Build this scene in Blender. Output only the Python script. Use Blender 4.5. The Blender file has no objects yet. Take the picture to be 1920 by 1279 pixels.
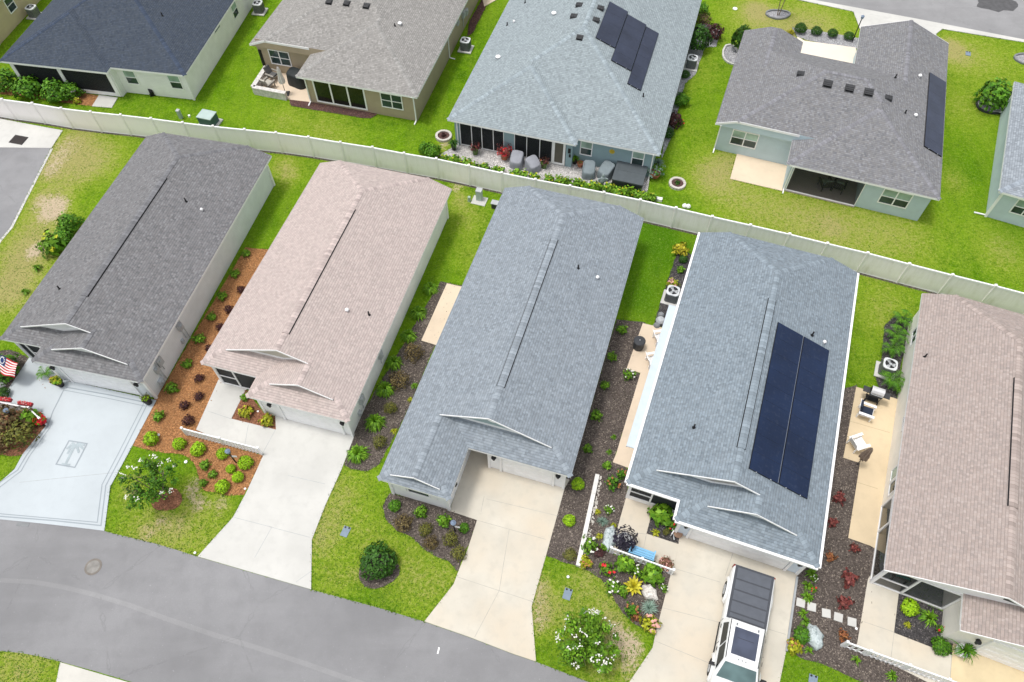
import bpy, math, random
from mathutils import Vector, Matrix
from mathutils.geometry import tessellate_polygon
R = math.radians
random.seed(7)
scene = bpy.context.scene
COL = scene.collection

# ------------------------------------------------------------------ camera
F_PX, PITCH, ROLL, CAM_H = 1388.58, R(56.31344), R(-0.34557), 36.862
cam_data = bpy.data.cameras.new('camera')
cam = bpy.data.objects.new('camera', cam_data)
COL.objects.link(cam)
cam_data.sensor_fit = 'HORIZONTAL'
cam_data.sensor_width = 36.0
cam_data.lens = F_PX / 1920 * 36.0
cam_data.clip_end = 3000
cam.matrix_world = (Matrix.Translation((0, 0, CAM_H)) @ Matrix.Rotation(math.pi / 2 - PITCH, 4, 'X')
                    @ Matrix.Rotation(ROLL, 4, 'Z'))
scene.camera = cam
_c, _s = math.cos(PITCH), math.sin(PITCH)
_cr, _sr = math.cos(-ROLL), math.sin(-ROLL)


def G(u, v, z=0.0):
    """survey point: where the sight line through photo pixel (u, v) meets height z"""
    U, V = u - 960, v - 639.5
    U, V = (U * _cr - V * _sr) / F_PX, -(U * _sr + V * _cr) / F_PX
    d = Vector((U, _c + V * _s, -_s + V * _c))
    t = (z - CAM_H) / d.z
    return Vector((d.x * t, d.y * t, z))


def dist_of(p):
    return (p - Vector((0, 0, CAM_H))).length


# ------------------------------------------------------------------ mesh builder
def _basis(n):
    if abs(n.z) > 0.9995:
        return Vector((1, 0, 0)), Vector((0, 1, 0))
    t = Vector((0, 0, 1)).cross(n).normalized()
    return t, n.cross(t)


class MB:
    def __init__(self):
        self.v = []; self.f = []; self.m = []; self.uv = []; self.c = []; self.sm = []

    def poly(self, pts, mat=0, uv=None, col=None, smooth=False):
        pts = [Vector(p) for p in pts]
        i0 = len(self.v)
        self.v += [tuple(p) for p in pts]
        self.f.append(tuple(range(i0, i0 + len(pts))))
        self.m.append(mat); self.sm.append(smooth)
        if uv is None:
            n = Vector((0, 0, 0))
            for i in range(len(pts)):
                a, b = pts[i], pts[(i + 1) % len(pts)]
                n += Vector(((a.y - b.y) * (a.z + b.z), (a.z - b.z) * (a.x + b.x), (a.x - b.x) * (a.y + b.y)))
            if n.length < 1e-12: n = Vector((0, 0, 1))
            n.normalize()
            t, w = _basis(n)
            uv = [(p.dot(t), p.dot(w)) for p in pts]
        self.uv.append(uv)
        self.c.append(col)

    def box(self, x0, x1, y0, y1, z0, z1, mat=0, col=None):
        P = [(x0, y0, z0), (x1, y0, z0), (x1, y1, z0), (x0, y1, z0), (x0, y0, z1), (x1, y0, z1), (x1, y1, z1), (x0, y1, z1)]
        for q in ((3, 2, 1, 0), (4, 5, 6, 7), (0, 1, 5, 4), (1, 2, 6, 5), (2, 3, 7, 6), (3, 0, 4, 7)):
            self.poly([P[i] for i in q], mat, col=col)

    def obox(self, c, ax, ay, az, mat=0, col=None):
        """box from centre and three half-axis vectors"""
        c, ax, ay, az = Vector(c), Vector(ax), Vector(ay), Vector(az)
        P = [c - ax - ay - az, c + ax - ay - az, c + ax + ay - az, c - ax + ay - az,
             c - ax - ay + az, c + ax - ay + az, c + ax + ay + az, c - ax + ay + az]
        for q in ((3, 2, 1, 0), (4, 5, 6, 7), (0, 1, 5, 4), (1, 2, 6, 5), (2, 3, 7, 6), (3, 0, 4, 7)):
            self.poly([P[i] for i in q], mat, col=col)

    def bar(self, p0, p1, w, h, mat=0, up=(0, 0, 1)):
        p0, p1 = Vector(p0), Vector(p1)
        d = p1 - p0
        up = Vector(up)
        s = d.cross(up)
        if s.length < 1e-6: s = Vector((1, 0, 0))
        s.normalize()
        u = s.cross(d).normalized()
        self.obox((p0 + p1) / 2, d / 2, s * w / 2, u * h / 2, mat)

    def cyl(self, p0, p1, r0, r1=None, n=10, mat=0, caps=True, smooth=True):
        if r1 is None: r1 = r0
        p0, p1 = Vector(p0), Vector(p1)
        d = (p1 - p0).normalized()
        t, w = _basis(d) if abs(d.z) < 0.99 else (Vector((1, 0, 0)), Vector((0, 1, 0)))
        if abs(d.z) >= 0.99: w = d.cross(t).normalized()
        a = [p0 + (t * math.cos(2 * math.pi * i / n) + w * math.sin(2 * math.pi * i / n)) * r0 for i in range(n)]
        b = [p1 + (t * math.cos(2 * math.pi * i / n) + w * math.sin(2 * math.pi * i / n)) * r1 for i in range(n)]
        for i in range(n):
            j = (i + 1) % n
            self.poly([a[i], a[j], b[j], b[i]], mat, smooth=smooth)
        if caps:
            self.poly(a[::-1], mat); self.poly(b, mat)

    def lathe(self, c, prof, n=16, mat=0, smooth=True):
        c = Vector(c)
        rings = [[c + Vector((r * math.cos(2 * math.pi * i / n), r * math.sin(2 * math.pi * i / n), z)) for i in range(n)] for r, z in prof]
        for a, b in zip(rings[:-1], rings[1:]):
            for i in range(n):
                j = (i + 1) % n
                self.poly([a[i], a[j], b[j], b[i]], mat, smooth=smooth)
        if prof[0][0] > 1e-4: self.poly(rings[0][::-1], mat)
        if prof[-1][0] > 1e-4: self.poly(rings[-1], mat)

    def prism(self, pts, z0, z1, mat=0, side=None):
        """flat slab over a 2-D outline"""
        side = mat if side is None else side
        P = [Vector((p[0], p[1], 0)) for p in pts]
        area = sum(P[i].x * P[(i + 1) % len(P)].y - P[(i + 1) % len(P)].x * P[i].y for i in range(len(P)))
        if area < 0: P = P[::-1]
        tris = tessellate_polygon([P])
        for t in tris:
            q = [P[i] for i in t]
            if (q[1] - q[0]).cross(q[2] - q[0]).z < 0: q = q[::-1]
            self.poly([(p.x, p.y, z1) for p in q], mat)
        if z1 > z0:
            for i in range(len(P)):
                a, b = P[i], P[(i + 1) % len(P)]
                self.poly([(a.x, a.y, z0), (b.x, b.y, z0), (b.x, b.y, z1), (a.x, a.y, z1)], side)

    def mesh(self, name, mats):
        me = bpy.data.meshes.new(name)
        me.from_pydata(self.v, [], self.f)
        for m in mats: me.materials.append(m)
        me.polygons.foreach_set('material_index', self.m)
        me.polygons.foreach_set('use_smooth', self.sm)
        uvl = me.uv_layers.new(name='UVMap')
        flat = [x for face in self.uv for p in face for x in p]
        uvl.data.foreach_set('uv', flat)
        if any(c is not None for c in self.c):
            ca = me.color_attributes.new('tint', 'FLOAT_COLOR', 'CORNER')
            fl = []
            for face, c in zip(self.f, self.c):
                c = c or (1, 1, 1)
                fl += [c[0], c[1], c[2], 1.0] * len(face)
            ca.data.foreach_set('color', fl)
        me.update()
        return me

    def build(self, name, mats, parent=None):
        if not isinstance(mats, (list, tuple)): mats = [mats]
        o = bpy.data.objects.new(name, self.mesh(name, mats))
        COL.objects.link(o)
        if parent is not None: o.parent = parent
        return o


def weld(o, d=1e-4):
    import bmesh
    bm = bmesh.new(); bm.from_mesh(o.data)
    bmesh.ops.remove_doubles(bm, verts=bm.verts, dist=d)
    bm.to_mesh(o.data); bm.free()
    return o


def tag(o, label=None, cat=None, group=None, kind=None):
    if label: o['label'] = label
    if cat: o['category'] = cat
    if group: o['group'] = group
    if kind: o['kind'] = kind
    return o


def thing(name, label, cat, loc=(0, 0, 0), rz=0.0, group=None):
    o = bpy.data.objects.new(name, None)
    o.empty_display_size = 0.3
    COL.objects.link(o)
    o.location = loc; o.rotation_euler = (0, 0, rz)
    return tag(o, label, cat, group)


def copy_tree(o, parent=None):
    c = o.copy(); COL.objects.link(c)
    if parent is not None: c.parent = parent
    for ch in o.children: copy_tree(ch, c)
    return c


# ------------------------------------------------------------------ materials
class NT:
    def __init__(self, name):
        self.m = bpy.data.materials.new(name); self.m.use_nodes = True
        self.t = self.m.node_tree; self.t.nodes.clear()
        self.out = self.n('ShaderNodeOutputMaterial')
        self.b = self.n('ShaderNodeBsdfPrincipled')
        self.t.links.new(self.b.outputs[0], self.out.inputs[0])

    def n(self, typ, **kw):
        nd = self.t.nodes.new(typ)
        for k, val in kw.items(): setattr(nd, k, val)
        return nd

    def l(self, a, b): self.t.links.new(a, b)

    def sock(self, node, key, val):
        if hasattr(val, 'node'): self.l(val, node.inputs[key])
        else: node.inputs[key].default_value = val

    def math(self, op, a, b=0.0):
        nd = self.n('ShaderNodeMath', operation=op)
        self.sock(nd, 0, a); self.sock(nd, 1, b)
        return nd.outputs[0]

    def mix(self, f, a, b, mode='MIX'):
        nd = self.n('ShaderNodeMix', data_type='RGBA', blend_type=mode)
        self.sock(nd, 0, f)
        for i, x in ((6, a), (7, b)):
            if hasattr(x, 'node'): self.l(x, nd.inputs[i])
            else: nd.inputs[i].default_value = (*x[:3], 1)
        return nd.outputs[2]

    def noise(self, vec, scale, detail=3, rough=0.55):
        nd = self.n('ShaderNodeTexNoise')
        if vec is not None: self.l(vec, nd.inputs['Vector'])
        nd.inputs['Scale'].default_value = scale; nd.inputs['Detail'].default_value = detail
        nd.inputs['Roughness'].default_value = rough
        return nd.outputs['Fac']

    def ramp(self, f, stops, interp='LINEAR'):
        nd = self.n('ShaderNodeValToRGB'); nd.color_ramp.interpolation = interp
        e = nd.color_ramp.elements
        while len(e) < len(stops): e.new(0.5)
        for el, (p, c) in zip(e, stops):
            el.position = p; el.color = (*c, 1) if len(c) == 3 else c
        self.l(f, nd.inputs[0])
        return nd.outputs[0]

    def maprange(self, f, a, b, c=0.0, d=1.0):
        nd = self.n('ShaderNodeMapRange'); nd.clamp = True
        self.sock(nd, 0, f)
        for i, x in zip((1, 2, 3, 4), (a, b, c, d)): nd.inputs[i].default_value = x
        return nd.outputs[0]

    def pos(self): return self.n('ShaderNodeNewGeometry').outputs['Position']
    def objc(self): return self.n('ShaderNodeTexCoord').outputs['Object']
    def uv(self): return self.n('ShaderNodeUVMap').outputs[0]

    def vscale(self, v, s):
        nd = self.n('ShaderNodeVectorMath', operation='MULTIPLY')
        self.l(v, nd.inputs[0]); nd.inputs[1].default_value = s
        return nd.outputs[0]

    def bump(self, h, strength=0.3, d=0.02):
        nd = self.n('ShaderNodeBump'); nd.inputs['Strength'].default_value = strength
        nd.inputs['Distance'].default_value = d
        self.l(h, nd.inputs['Height']); self.l(nd.outputs[0], self.b.inputs['Normal'])

    def done(self, col, rough=0.7, spec=0.3, metal=0.0):
        self.sock(self.b, 'Base Color', col if hasattr(col, 'node') else (*col[:3], 1))
        self.sock(self.b, 'Roughness', rough)
        self.b.inputs['Specular IOR Level'].default_value = spec
        self.b.inputs['Metallic'].default_value = metal
        return self.m


def mul(c, k): return tuple(x * k for x in c)


def m_plain(name, c, rough=0.6, var=0.12, sc=3.0, spec=0.3, metal=0.0, fine=0.0):
    t = NT(name); p = t.objc()
    f = t.noise(p, sc, 4)
    col = t.mix(t.maprange(f, 0.3, 0.7), mul(c, 1 - var), mul(c, 1 + var * 0.6))
    if fine:
        g = t.noise(p, sc * 25, 2)
        col = t.mix(t.maprange(g, 0.3, 0.7, 0, fine), col, mul(c, 0.45))
    return t.done(col, rough, spec, metal)


def m_shingle(name, c, contrast=0.5, tint=None, worn=0.25, light=None):
    """laminated asphalt shingles: every tab its own tone, courses darker at the butt edge"""
    t = NT(name); uv = t.uv()
    sep = t.n('ShaderNodeSeparateXYZ'); t.l(uv, sep.inputs[0])
    row_h, tab = 0.138, 0.135
    ry = t.math('DIVIDE', sep.outputs[1], row_h); row = t.math('FLOOR', ry); fy = t.math('FRACT', ry)
    wn = t.n('ShaderNodeTexWhiteNoise', noise_dimensions='1D'); t.l(row, wn.inputs['W'])
    rx = t.math('ADD', t.math('DIVIDE', sep.outputs[0], tab), t.math('MULTIPLY', wn.outputs['Value'], 17.3))
    cx = t.math('FLOOR', rx); fx = t.math('FRACT', rx)
    cmb = t.n('ShaderNodeCombineXYZ'); t.l(cx, cmb.inputs[0]); t.l(row, cmb.inputs[1])
    w2 = t.n('ShaderNodeTexWhiteNoise', noise_dimensions='2D'); t.l(cmb.outputs[0], w2.inputs['Vector'])
    k = w2.outputs['Value']
    dark = mul(c, 1 - contrast * 0.62); lite = light or mul(c, 1 + contrast * 0.62)
    col = t.ramp(k, [(0.0, dark), (0.35, mul(c, 0.94)), (0.72, mul(c, 1.04)), (0.93, lite), (1.0, lite)])
    if tint:
        col = t.mix(t.maprange(w2.outputs['Color'], 0.0, 1.0, 0.0, 0.55), col, tint)
    # granules and weathering
    gr = t.noise(uv, 46, 2, 0.7)
    col = t.mix(t.maprange(gr, 0.34, 0.66, 0.0, 0.34), col, mul(c, 0.5))
    sp = t.noise(uv, 9.5, 3, 0.75)
    col = t.mix(t.maprange(sp, 0.30, 0.48, contrast * 0.75, 0.0), col, mul(c, 0.55))
    col = t.mix(t.maprange(sp, 0.55, 0.72, 0.0, contrast * 0.8), col, mul(c, 1.45))
    big = t.noise(uv, 0.55, 4)
    col = t.mix(t.maprange(big, 0.38, 0.68, 0, worn), col, mul(c, 0.74))
    st = t.noise(t.vscale(uv, (1.7, 0.16, 1)), 1.3, 3)
    col = t.mix(t.maprange(st, 0.56, 0.74, 0, worn * 0.9), col, mul(c, 0.78))
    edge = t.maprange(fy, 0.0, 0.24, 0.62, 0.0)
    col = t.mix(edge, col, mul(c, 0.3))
    seam = t.maprange(t.math('ABSOLUTE', t.math('SUBTRACT', fx, 0.5)), 0.46, 0.5, 0.0, 0.30)
    col = t.mix(seam, col, mul(c, 0.35))
    t.bump(t.math('ADD', t.math('MULTIPLY', fy, -0.6), t.math('ADD', t.math('MULTIPLY', k, 0.5), t.math('MULTIPLY', gr, 0.4))), 0.55, 0.02)
    return t.done(col, 0.92, 0.15)


def m_cap(name, c, contrast=0.35):
    t = NT(name); uv = t.uv()
    sep = t.n('ShaderNodeSeparateXYZ'); t.l(uv, sep.inputs[0])
    r = t.math('DIVIDE', sep.outputs[0], 0.19); row = t.math('FLOOR', r); fr = t.math('FRACT', r)
    wn = t.n('ShaderNodeTexWhiteNoise', noise_dimensions='1D'); t.l(row, wn.inputs['W'])
    col = t.ramp(wn.outputs['Value'], [(0, mul(c, 1 - contrast)), (0.5, c), (1, mul(c, 1 + contrast))])
    gr = t.noise(uv, 40, 2)
    col = t.mix(t.maprange(gr, 0.35, 0.65, 0, 0.25), col, mul(c, 0.6))
    col = t.mix(t.maprange(fr, 0.0, 0.2, 0.5, 0.0), col, mul(c, 0.35))
    return t.done(col, 0.9, 0.15)


def m_concrete(name, c, stain=0.25, warm=None):
    stain *= 1.5
    t = NT(name); p = t.pos()
    a = t.noise(p, 0.35, 5); b = t.noise(p, 2.2, 4); g = t.noise(p, 40, 2)
    col = t.mix(t.maprange(a, 0.36, 0.66, 0, 1), mul(c, 1 - stain * 0.28), mul(c, 1.05))
    if warm: col = t.mix(t.maprange(t.noise(p, 0.22, 3), 0.42, 0.62, 0, 0.75), col, warm)
    col = t.mix(t.maprange(b, 0.5, 0.75, 0, stain), col, mul(c, 0.78))
    v = t.n('ShaderNodeTexVoronoi'); t.l(p, v.inputs['Vector']); v.inputs['Scale'].default_value = 0.42
    spot = t.maprange(t.math('ADD', v.outputs['Distance'], t.math('MULTIPLY', t.math('SUBTRACT', b, 0.5), 0.35)), 0.03, 0.20, 0.34 * stain, 0)
    col = t.mix(spot, col, mul(c, 0.5))
    col = t.mix(t.maprange(g, 0.35, 0.65, 0, 0.12), col, mul(c, 0.75))
    t.bump(g, 0.12, 0.01)
    return t.done(col, 0.85, 0.2)


def m_asphalt(name, c):
    t = NT(name); p = t.pos()
    a = t.noise(p, 0.16, 5); b = t.noise(p, 1.1, 5, 0.6); g = t.noise(p, 30, 3, 0.7)
    s = t.noise(t.vscale(p, (0.12, 0.9, 1)), 1.0, 4)
    col = t.mix(t.maprange(a, 0.35, 0.65), mul(c, 0.84), mul(c, 1.12))
    col = t.mix(t.maprange(b, 0.45, 0.75, 0, 0.5), col, mul(c, 0.76))
    col = t.mix(t.maprange(s, 0.5, 0.75, 0, 0.35), col, mul(c, 1.25))
    v = t.n('ShaderNodeTexVoronoi', feature='DISTANCE_TO_EDGE'); t.l(t.vscale(p, (1, 1, 0)), v.inputs['Vector']); v.inputs['Scale'].default_value = 0.16
    nd = t.math('ADD', v.outputs['Distance'], t.math('MULTIPLY', t.math('SUBTRACT', b, 0.5), 0.12))
    col = t.mix(t.maprange(t.math('ABSOLUTE', nd), 0.0, 0.006, 0.35, 0), col, mul(c, 0.6))
    col = t.mix(t.maprange(g, 0.3, 0.7, 0, 0.32), col, mul(c, 0.6))
    pits = t.noise(p, 9, 1); col = t.mix(t.maprange(pits, 0.72, 0.8, 0, 0.5), col, mul(c, 1.45))
    t.bump(g, 0.25, 0.01)
    return t.done(col, 0.9, 0.2)


def m_mulch(name, c, fleck, flecks=0.5):
    t = NT(name); p = t.pos()
    a = t.noise(p, 0.6, 4)
    v = t.n('ShaderNodeTexVoronoi'); v.inputs['Scale'].default_value = 22; v.inputs['Randomness'].default_value = 1
    wp = t.n('ShaderNodeVectorMath', operation='ADD')
    ns = t.n('ShaderNodeTexNoise'); t.l(p, ns.inputs['Vector']); ns.inputs['Scale'].default_value = 6
    t.l(p, wp.inputs[0]); t.l(t.vscale(ns.outputs['Color'], (0.12, 0.12, 0.12)), wp.inputs[1])
    t.l(wp.outputs[0], v.inputs['Vector'])
    sp = t.n('ShaderNodeSeparateColor'); t.l(v.outputs['Color'], sp.inputs[0])
    k = sp.outputs[0]
    col = t.ramp(k, [(0, mul(c, 0.55)), (0.4, c), (0.75, mul(c, 1.35)), (1.0, mul(c, 1.8))])
    col = t.mix(t.maprange(a, 0.36, 0.66, 0, 0.5), col, mul(c, 0.7))
    col = t.mix(t.maprange(sp.outputs[1], 0.9, 0.96, 0, flecks), col, fleck)
    pl = t.noise(p, 1.6, 3); col = t.mix(t.maprange(pl, 0.6, 0.8, 0, 0.3), col, fleck)
    t.bump(t.math('ADD', k, t.math('MULTIPLY', t.noise(p, 5, 4), 1.5)), 0.9, 0.05)
    return t.done(col, 0.95, 0.1)


def m_grass():
    t = NT('lawn_grass'); p = t.pos()
    at = t.n('ShaderNodeAttribute'); at.attribute_name = 'cover'
    sc = t.n('ShaderNodeSeparateColor'); t.l(at.outputs['Color'], sc.inputs[0])
    big = t.noise(p, 0.16, 4); mid = t.noise(p, 0.9, 6, 0.68); clump = t.noise(p, 2.6, 6, 0.75); fine = t.noise(p, 6.5, 4, 0.75); grain = t.noise(p, 17, 3, 0.8)
    mow = t.noise(t.vscale(p, (1.5, 0.10, 1)), 1.1, 3)
    dark = (0.068, 0.172, 0.005); lush = (0.162, 0.322, 0.008); yel = (0.290, 0.360, 0.042); straw = (0.40, 0.345, 0.150); soil = (0.46, 0.37, 0.27)
    k = t.math('ADD', t.math('MULTIPLY', mid, 0.6), t.math('MULTIPLY', clump, 0.4))
    col = t.mix(t.maprange(k, 0.40, 0.60), dark, lush)
    col = t.mix(t.maprange(big, 0.36, 0.66, 0, 0.6), col, (0.212, 0.345, 0.018))
    col = t.mix(t.maprange(mow, 0.42, 0.62, 0.0, 0.28), col, (0.225, 0.330, 0.030))
    speck = t.math('ADD', t.math('MULTIPLY', clump, 0.5), t.math('MULTIPLY', fine, 0.5))
    n = t.math('SUBTRACT', speck, 0.5)
    dry = t.math('ADD', sc.outputs[0], t.math('MULTIPLY', n, 2.4))
    dry = t.math('MULTIPLY', dry, t.maprange(sc.outputs[0], 0.0, 0.22))
    col = t.mix(t.maprange(dry, 0.06, 0.60, 0, 0.88), col, yel)
    col = t.mix(t.maprange(dry, 0.42, 0.95, 0, 0.85), col, straw)
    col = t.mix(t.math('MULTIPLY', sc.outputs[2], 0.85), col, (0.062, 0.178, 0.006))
    col = t.mix(t.maprange(fine, 0.30, 0.50, 0.62, 0.0), col, t.mix(0.62, col, (0.02, 0.06, 0.002)))
    col = t.mix(t.maprange(fine, 0.54, 0.72, 0.0, 0.6), col, t.mix(0.55, col, (0.40, 0.52, 0.12)))
    col = t.mix(t.maprange(grain, 0.34, 0.5, 0.6, 0.0), col, t.mix(0.5, col, (0.01, 0.035, 0.001)))
    col = t.mix(t.maprange(grain, 0.56, 0.72, 0.0, 0.5), col, t.mix(0.5, col, (0.42, 0.52, 0.14)))
    bare = t.math('ADD', sc.outputs[1], t.math('MULTIPLY', n, 2.6))
    bare = t.math('MULTIPLY', bare, t.maprange(sc.outputs[1], 0.0, 0.2))
    col = t.mix(t.maprange(bare, 0.26, 0.66, 0, 0.9), col, t.mix(t.maprange(fine, 0.3, 0.7), soil, mul(soil, 1.3)))
    t.bump(t.math('ADD', fine, t.math('MULTIPLY', grain, 0.7)), 1.0, 0.06)
    return t.done(col, 1.0, 0.0)


def m_leaf(name, c, c2=None, rough=0.55):
    t = NT(name)
    at = t.n('ShaderNodeAttribute'); at.attribute_name = 'tint'
    oi = t.n('ShaderNodeObjectInfo')
    sp = t.n('ShaderNodeSeparateColor'); t.l(at.outputs['Color'], sp.inputs[0])
    col = t.mix(sp.outputs[1], c, c2 or mul(c, 1.5))
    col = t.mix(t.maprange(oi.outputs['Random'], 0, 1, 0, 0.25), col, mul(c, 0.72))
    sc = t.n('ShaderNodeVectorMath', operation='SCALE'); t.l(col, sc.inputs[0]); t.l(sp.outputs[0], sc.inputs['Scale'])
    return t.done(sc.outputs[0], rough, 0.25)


def m_fence():
    t = NT('weathered_white_vinyl'); uv = t.uv(); p = t.pos()
    st = t.noise(t.vscale(uv, (2.6, 0.35, 1)), 1.2, 4, 0.6)
    pt = t.noise(uv, 0.7, 4)
    f = t.math('MULTIPLY', t.maprange(st, 0.44, 0.68), t.maprange(pt, 0.38, 0.66))
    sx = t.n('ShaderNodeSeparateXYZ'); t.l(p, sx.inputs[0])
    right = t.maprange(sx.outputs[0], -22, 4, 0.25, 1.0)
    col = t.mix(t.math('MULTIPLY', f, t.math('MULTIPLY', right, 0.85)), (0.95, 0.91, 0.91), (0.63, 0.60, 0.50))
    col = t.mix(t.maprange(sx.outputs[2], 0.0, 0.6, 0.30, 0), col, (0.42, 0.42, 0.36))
    s2 = t.n('ShaderNodeSeparateXYZ'); t.l(uv, s2.inputs[0])
    fr = t.math('FRACT', t.math('DIVIDE', s2.outputs[0], 0.152))
    g = t.maprange(t.math('ABSOLUTE', t.math('SUBTRACT', fr, 0.5)), 0.46, 0.5, 0, 0.16)
    col = t.mix(g, col, (0.4, 0.4, 0.38))
    return t.done(col, 0.5, 0.35)


def m_glass(name, c, rough=0.08):
    t = NT(name); p = t.objc()
    f = t.noise(p, 0.9, 2)
    col = t.mix(t.maprange(f, 0.35, 0.65), mul(c, 0.7), mul(c, 1.3))
    return t.done(col, rough, 0.5)


def m_screen(name, c, alpha):
    t = NT(name)
    m = t.done(c, 0.6, 0.2)
    t.b.inputs['Alpha'].default_value = alpha
    return m


def m_siding(name, c, course=0.14, depth=0.35):
    t = NT(name); uv = t.uv()
    s = t.n('ShaderNodeSeparateXYZ'); t.l(uv, s.inputs[0])
    fr = t.math('FRACT', t.math('DIVIDE', s.outputs[1], course))
    n = t.noise(t.objc(), 1.2, 4)
    col = t.mix(t.maprange(n, 0.3, 0.7), mul(c, 0.93), mul(c, 1.04))
    col = t.mix(t.maprange(fr, 0.0, 0.14, depth, 0), col, mul(c, 0.5))
    col = t.mix(t.maprange(s.outputs[1], 0.0, 0.35, 0.12, 0.0), col, mul(c, 0.6))
    t.bump(fr, 0.2, 0.02)
    return t.done(col, 0.75, 0.2)


def m_panel(name, c, line):
    """solar laminate: faint cell grid on a dark glass face"""
    t = NT(name); uv = t.uv()
    s = t.n('ShaderNodeSeparateXYZ'); t.l(uv, s.inputs[0])
    cells = None
    for i, d in ((0, 0.166), (1, 0.166)):
        fr = t.math('FRACT', t.math('DIVIDE', s.outputs[i], d))
        e = t.maprange(t.math('ABSOLUTE', t.math('SUBTRACT', fr, 0.5)), 0.45, 0.5)
        cells = e if cells is None else t.math('MAXIMUM', cells, e)
    n = t.noise(t.objc(), 0.5, 3)
    col = t.mix(t.maprange(n, 0.3, 0.7), mul(c, 0.8), mul(c, 1.25))
    col = t.mix(t.math('MULTIPLY', cells, 0.10), col, line)
    dust = t.noise(t.objc(), 5, 4)
    col = t.mix(t.maprange(dust, 0.55, 0.8, 0, 0.05), col, (0.3, 0.32, 0.36))
    return t.done(col, 0.22, 0.35)


M = {}
M['white'] = m_plain('white_paint', (0.90, 0.90, 0.91), 0.5, 0.06)
M['trim'] = m_plain('white_trim', (0.88, 0.88, 0.89), 0.45, 0.05)
M['black'] = m_plain('black_metal', (0.018, 0.018, 0.02), 0.45, 0.2)
M['dark'] = m_plain('dark_grey', (0.05, 0.052, 0.056), 0.6, 0.2)
M['grey'] = m_plain('mid_grey', (0.22, 0.23, 0.24), 0.6, 0.15)
M['lgrey'] = m_plain('light_grey_metal', (0.45, 0.47, 0.49), 0.45, 0.12)
M['steel'] = m_plain('brushed_steel', (0.62, 0.62, 0.63), 0.28, 0.08, metal=0.85)
M['lead'] = m_plain('galvanised_grey', (0.35, 0.37, 0.39), 0.5, 0.15)
M['glass'] = m_glass('window_glass', (0.035, 0.06, 0.06))
M['blind'] = m_glass('glass_with_blind', (0.34, 0.47, 0.40), 0.25)
M['gglass'] = m_glass('dark_lanai_glass', (0.010, 0.014, 0.012), 0.03)
M['screen'] = m_screen('insect_screen', (0.022, 0.025, 0.028, 1), 0.86)
M['screen_thin'] = m_screen('thin_insect_screen', (0.03, 0.035, 0.036, 1), 0.42)
M['concrete'] = m_concrete('driveway_concrete', (0.60, 0.585, 0.54), 0.22)
M['concrete_w'] = m_concrete('warm_concrete', (0.60, 0.565, 0.49), 0.3, (0.60, 0.52, 0.41))
M['concrete_g'] = m_concrete('grey_white_concrete', (0.585, 0.58, 0.555), 0.25)
M['patio'] = m_concrete('tan_patio_concrete', (0.66, 0.54, 0.37), 0.22)
M['patio_p'] = m_concrete('pinkish_patio_concrete', (0.70, 0.58, 0.45), 0.2)
M['painted'] = m_concrete('painted_blue_white_concrete', (0.49, 0.535, 0.565), 0.10)
M['painted2'] = m_concrete('painted_grey_line', (0.31, 0.35, 0.385), 0.1)
M['joint'] = m_plain('joint_line', (0.42, 0.40, 0.36), 0.9, 0.2)  # thin dark lines of the concrete control joints
M['joint_g'] = m_plain('joint_line_grey', (0.40, 0.42, 0.43), 0.9, 0.2)
M['asphalt'] = m_asphalt('worn_asphalt', (0.262, 0.262, 0.272))
M['asphalt_l'] = m_asphalt('sealed_seam_asphalt', (0.292, 0.292, 0.30))
M['mulch_o'] = m_mulch('orange_pine_mulch', (0.355, 0.172, 0.074), (0.48, 0.29, 0.15), 0.5)
M['mulch_r'] = m_mulch('red_brown_mulch', (0.25, 0.115, 0.068), (0.36, 0.20, 0.13), 0.4)
M['mulch_d'] = m_mulch('dark_brown_mulch', (0.108, 0.090, 0.080), (0.42, 0.36, 0.30), 0.6)
M['mulch_k'] = m_mulch('black_mulch', (0.068, 0.064, 0.066), (0.36, 0.33, 0.32), 0.45)
M['mulch_p'] = m_mulch('purple_brown_mulch', (0.115, 0.065, 0.06), (0.25, 0.18, 0.16), 0.3)
M['gravel'] = m_mulch('pale_gravel', (0.36, 0.36, 0.38), (0.62, 0.62, 0.62), 0.7)
M['grass'] = m_grass()
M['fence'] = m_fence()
M['pavers'] = m_mulch('pale_stone_pavers', (0.55, 0.53, 0.52), (0.72, 0.70, 0.68), 0.5)
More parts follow.
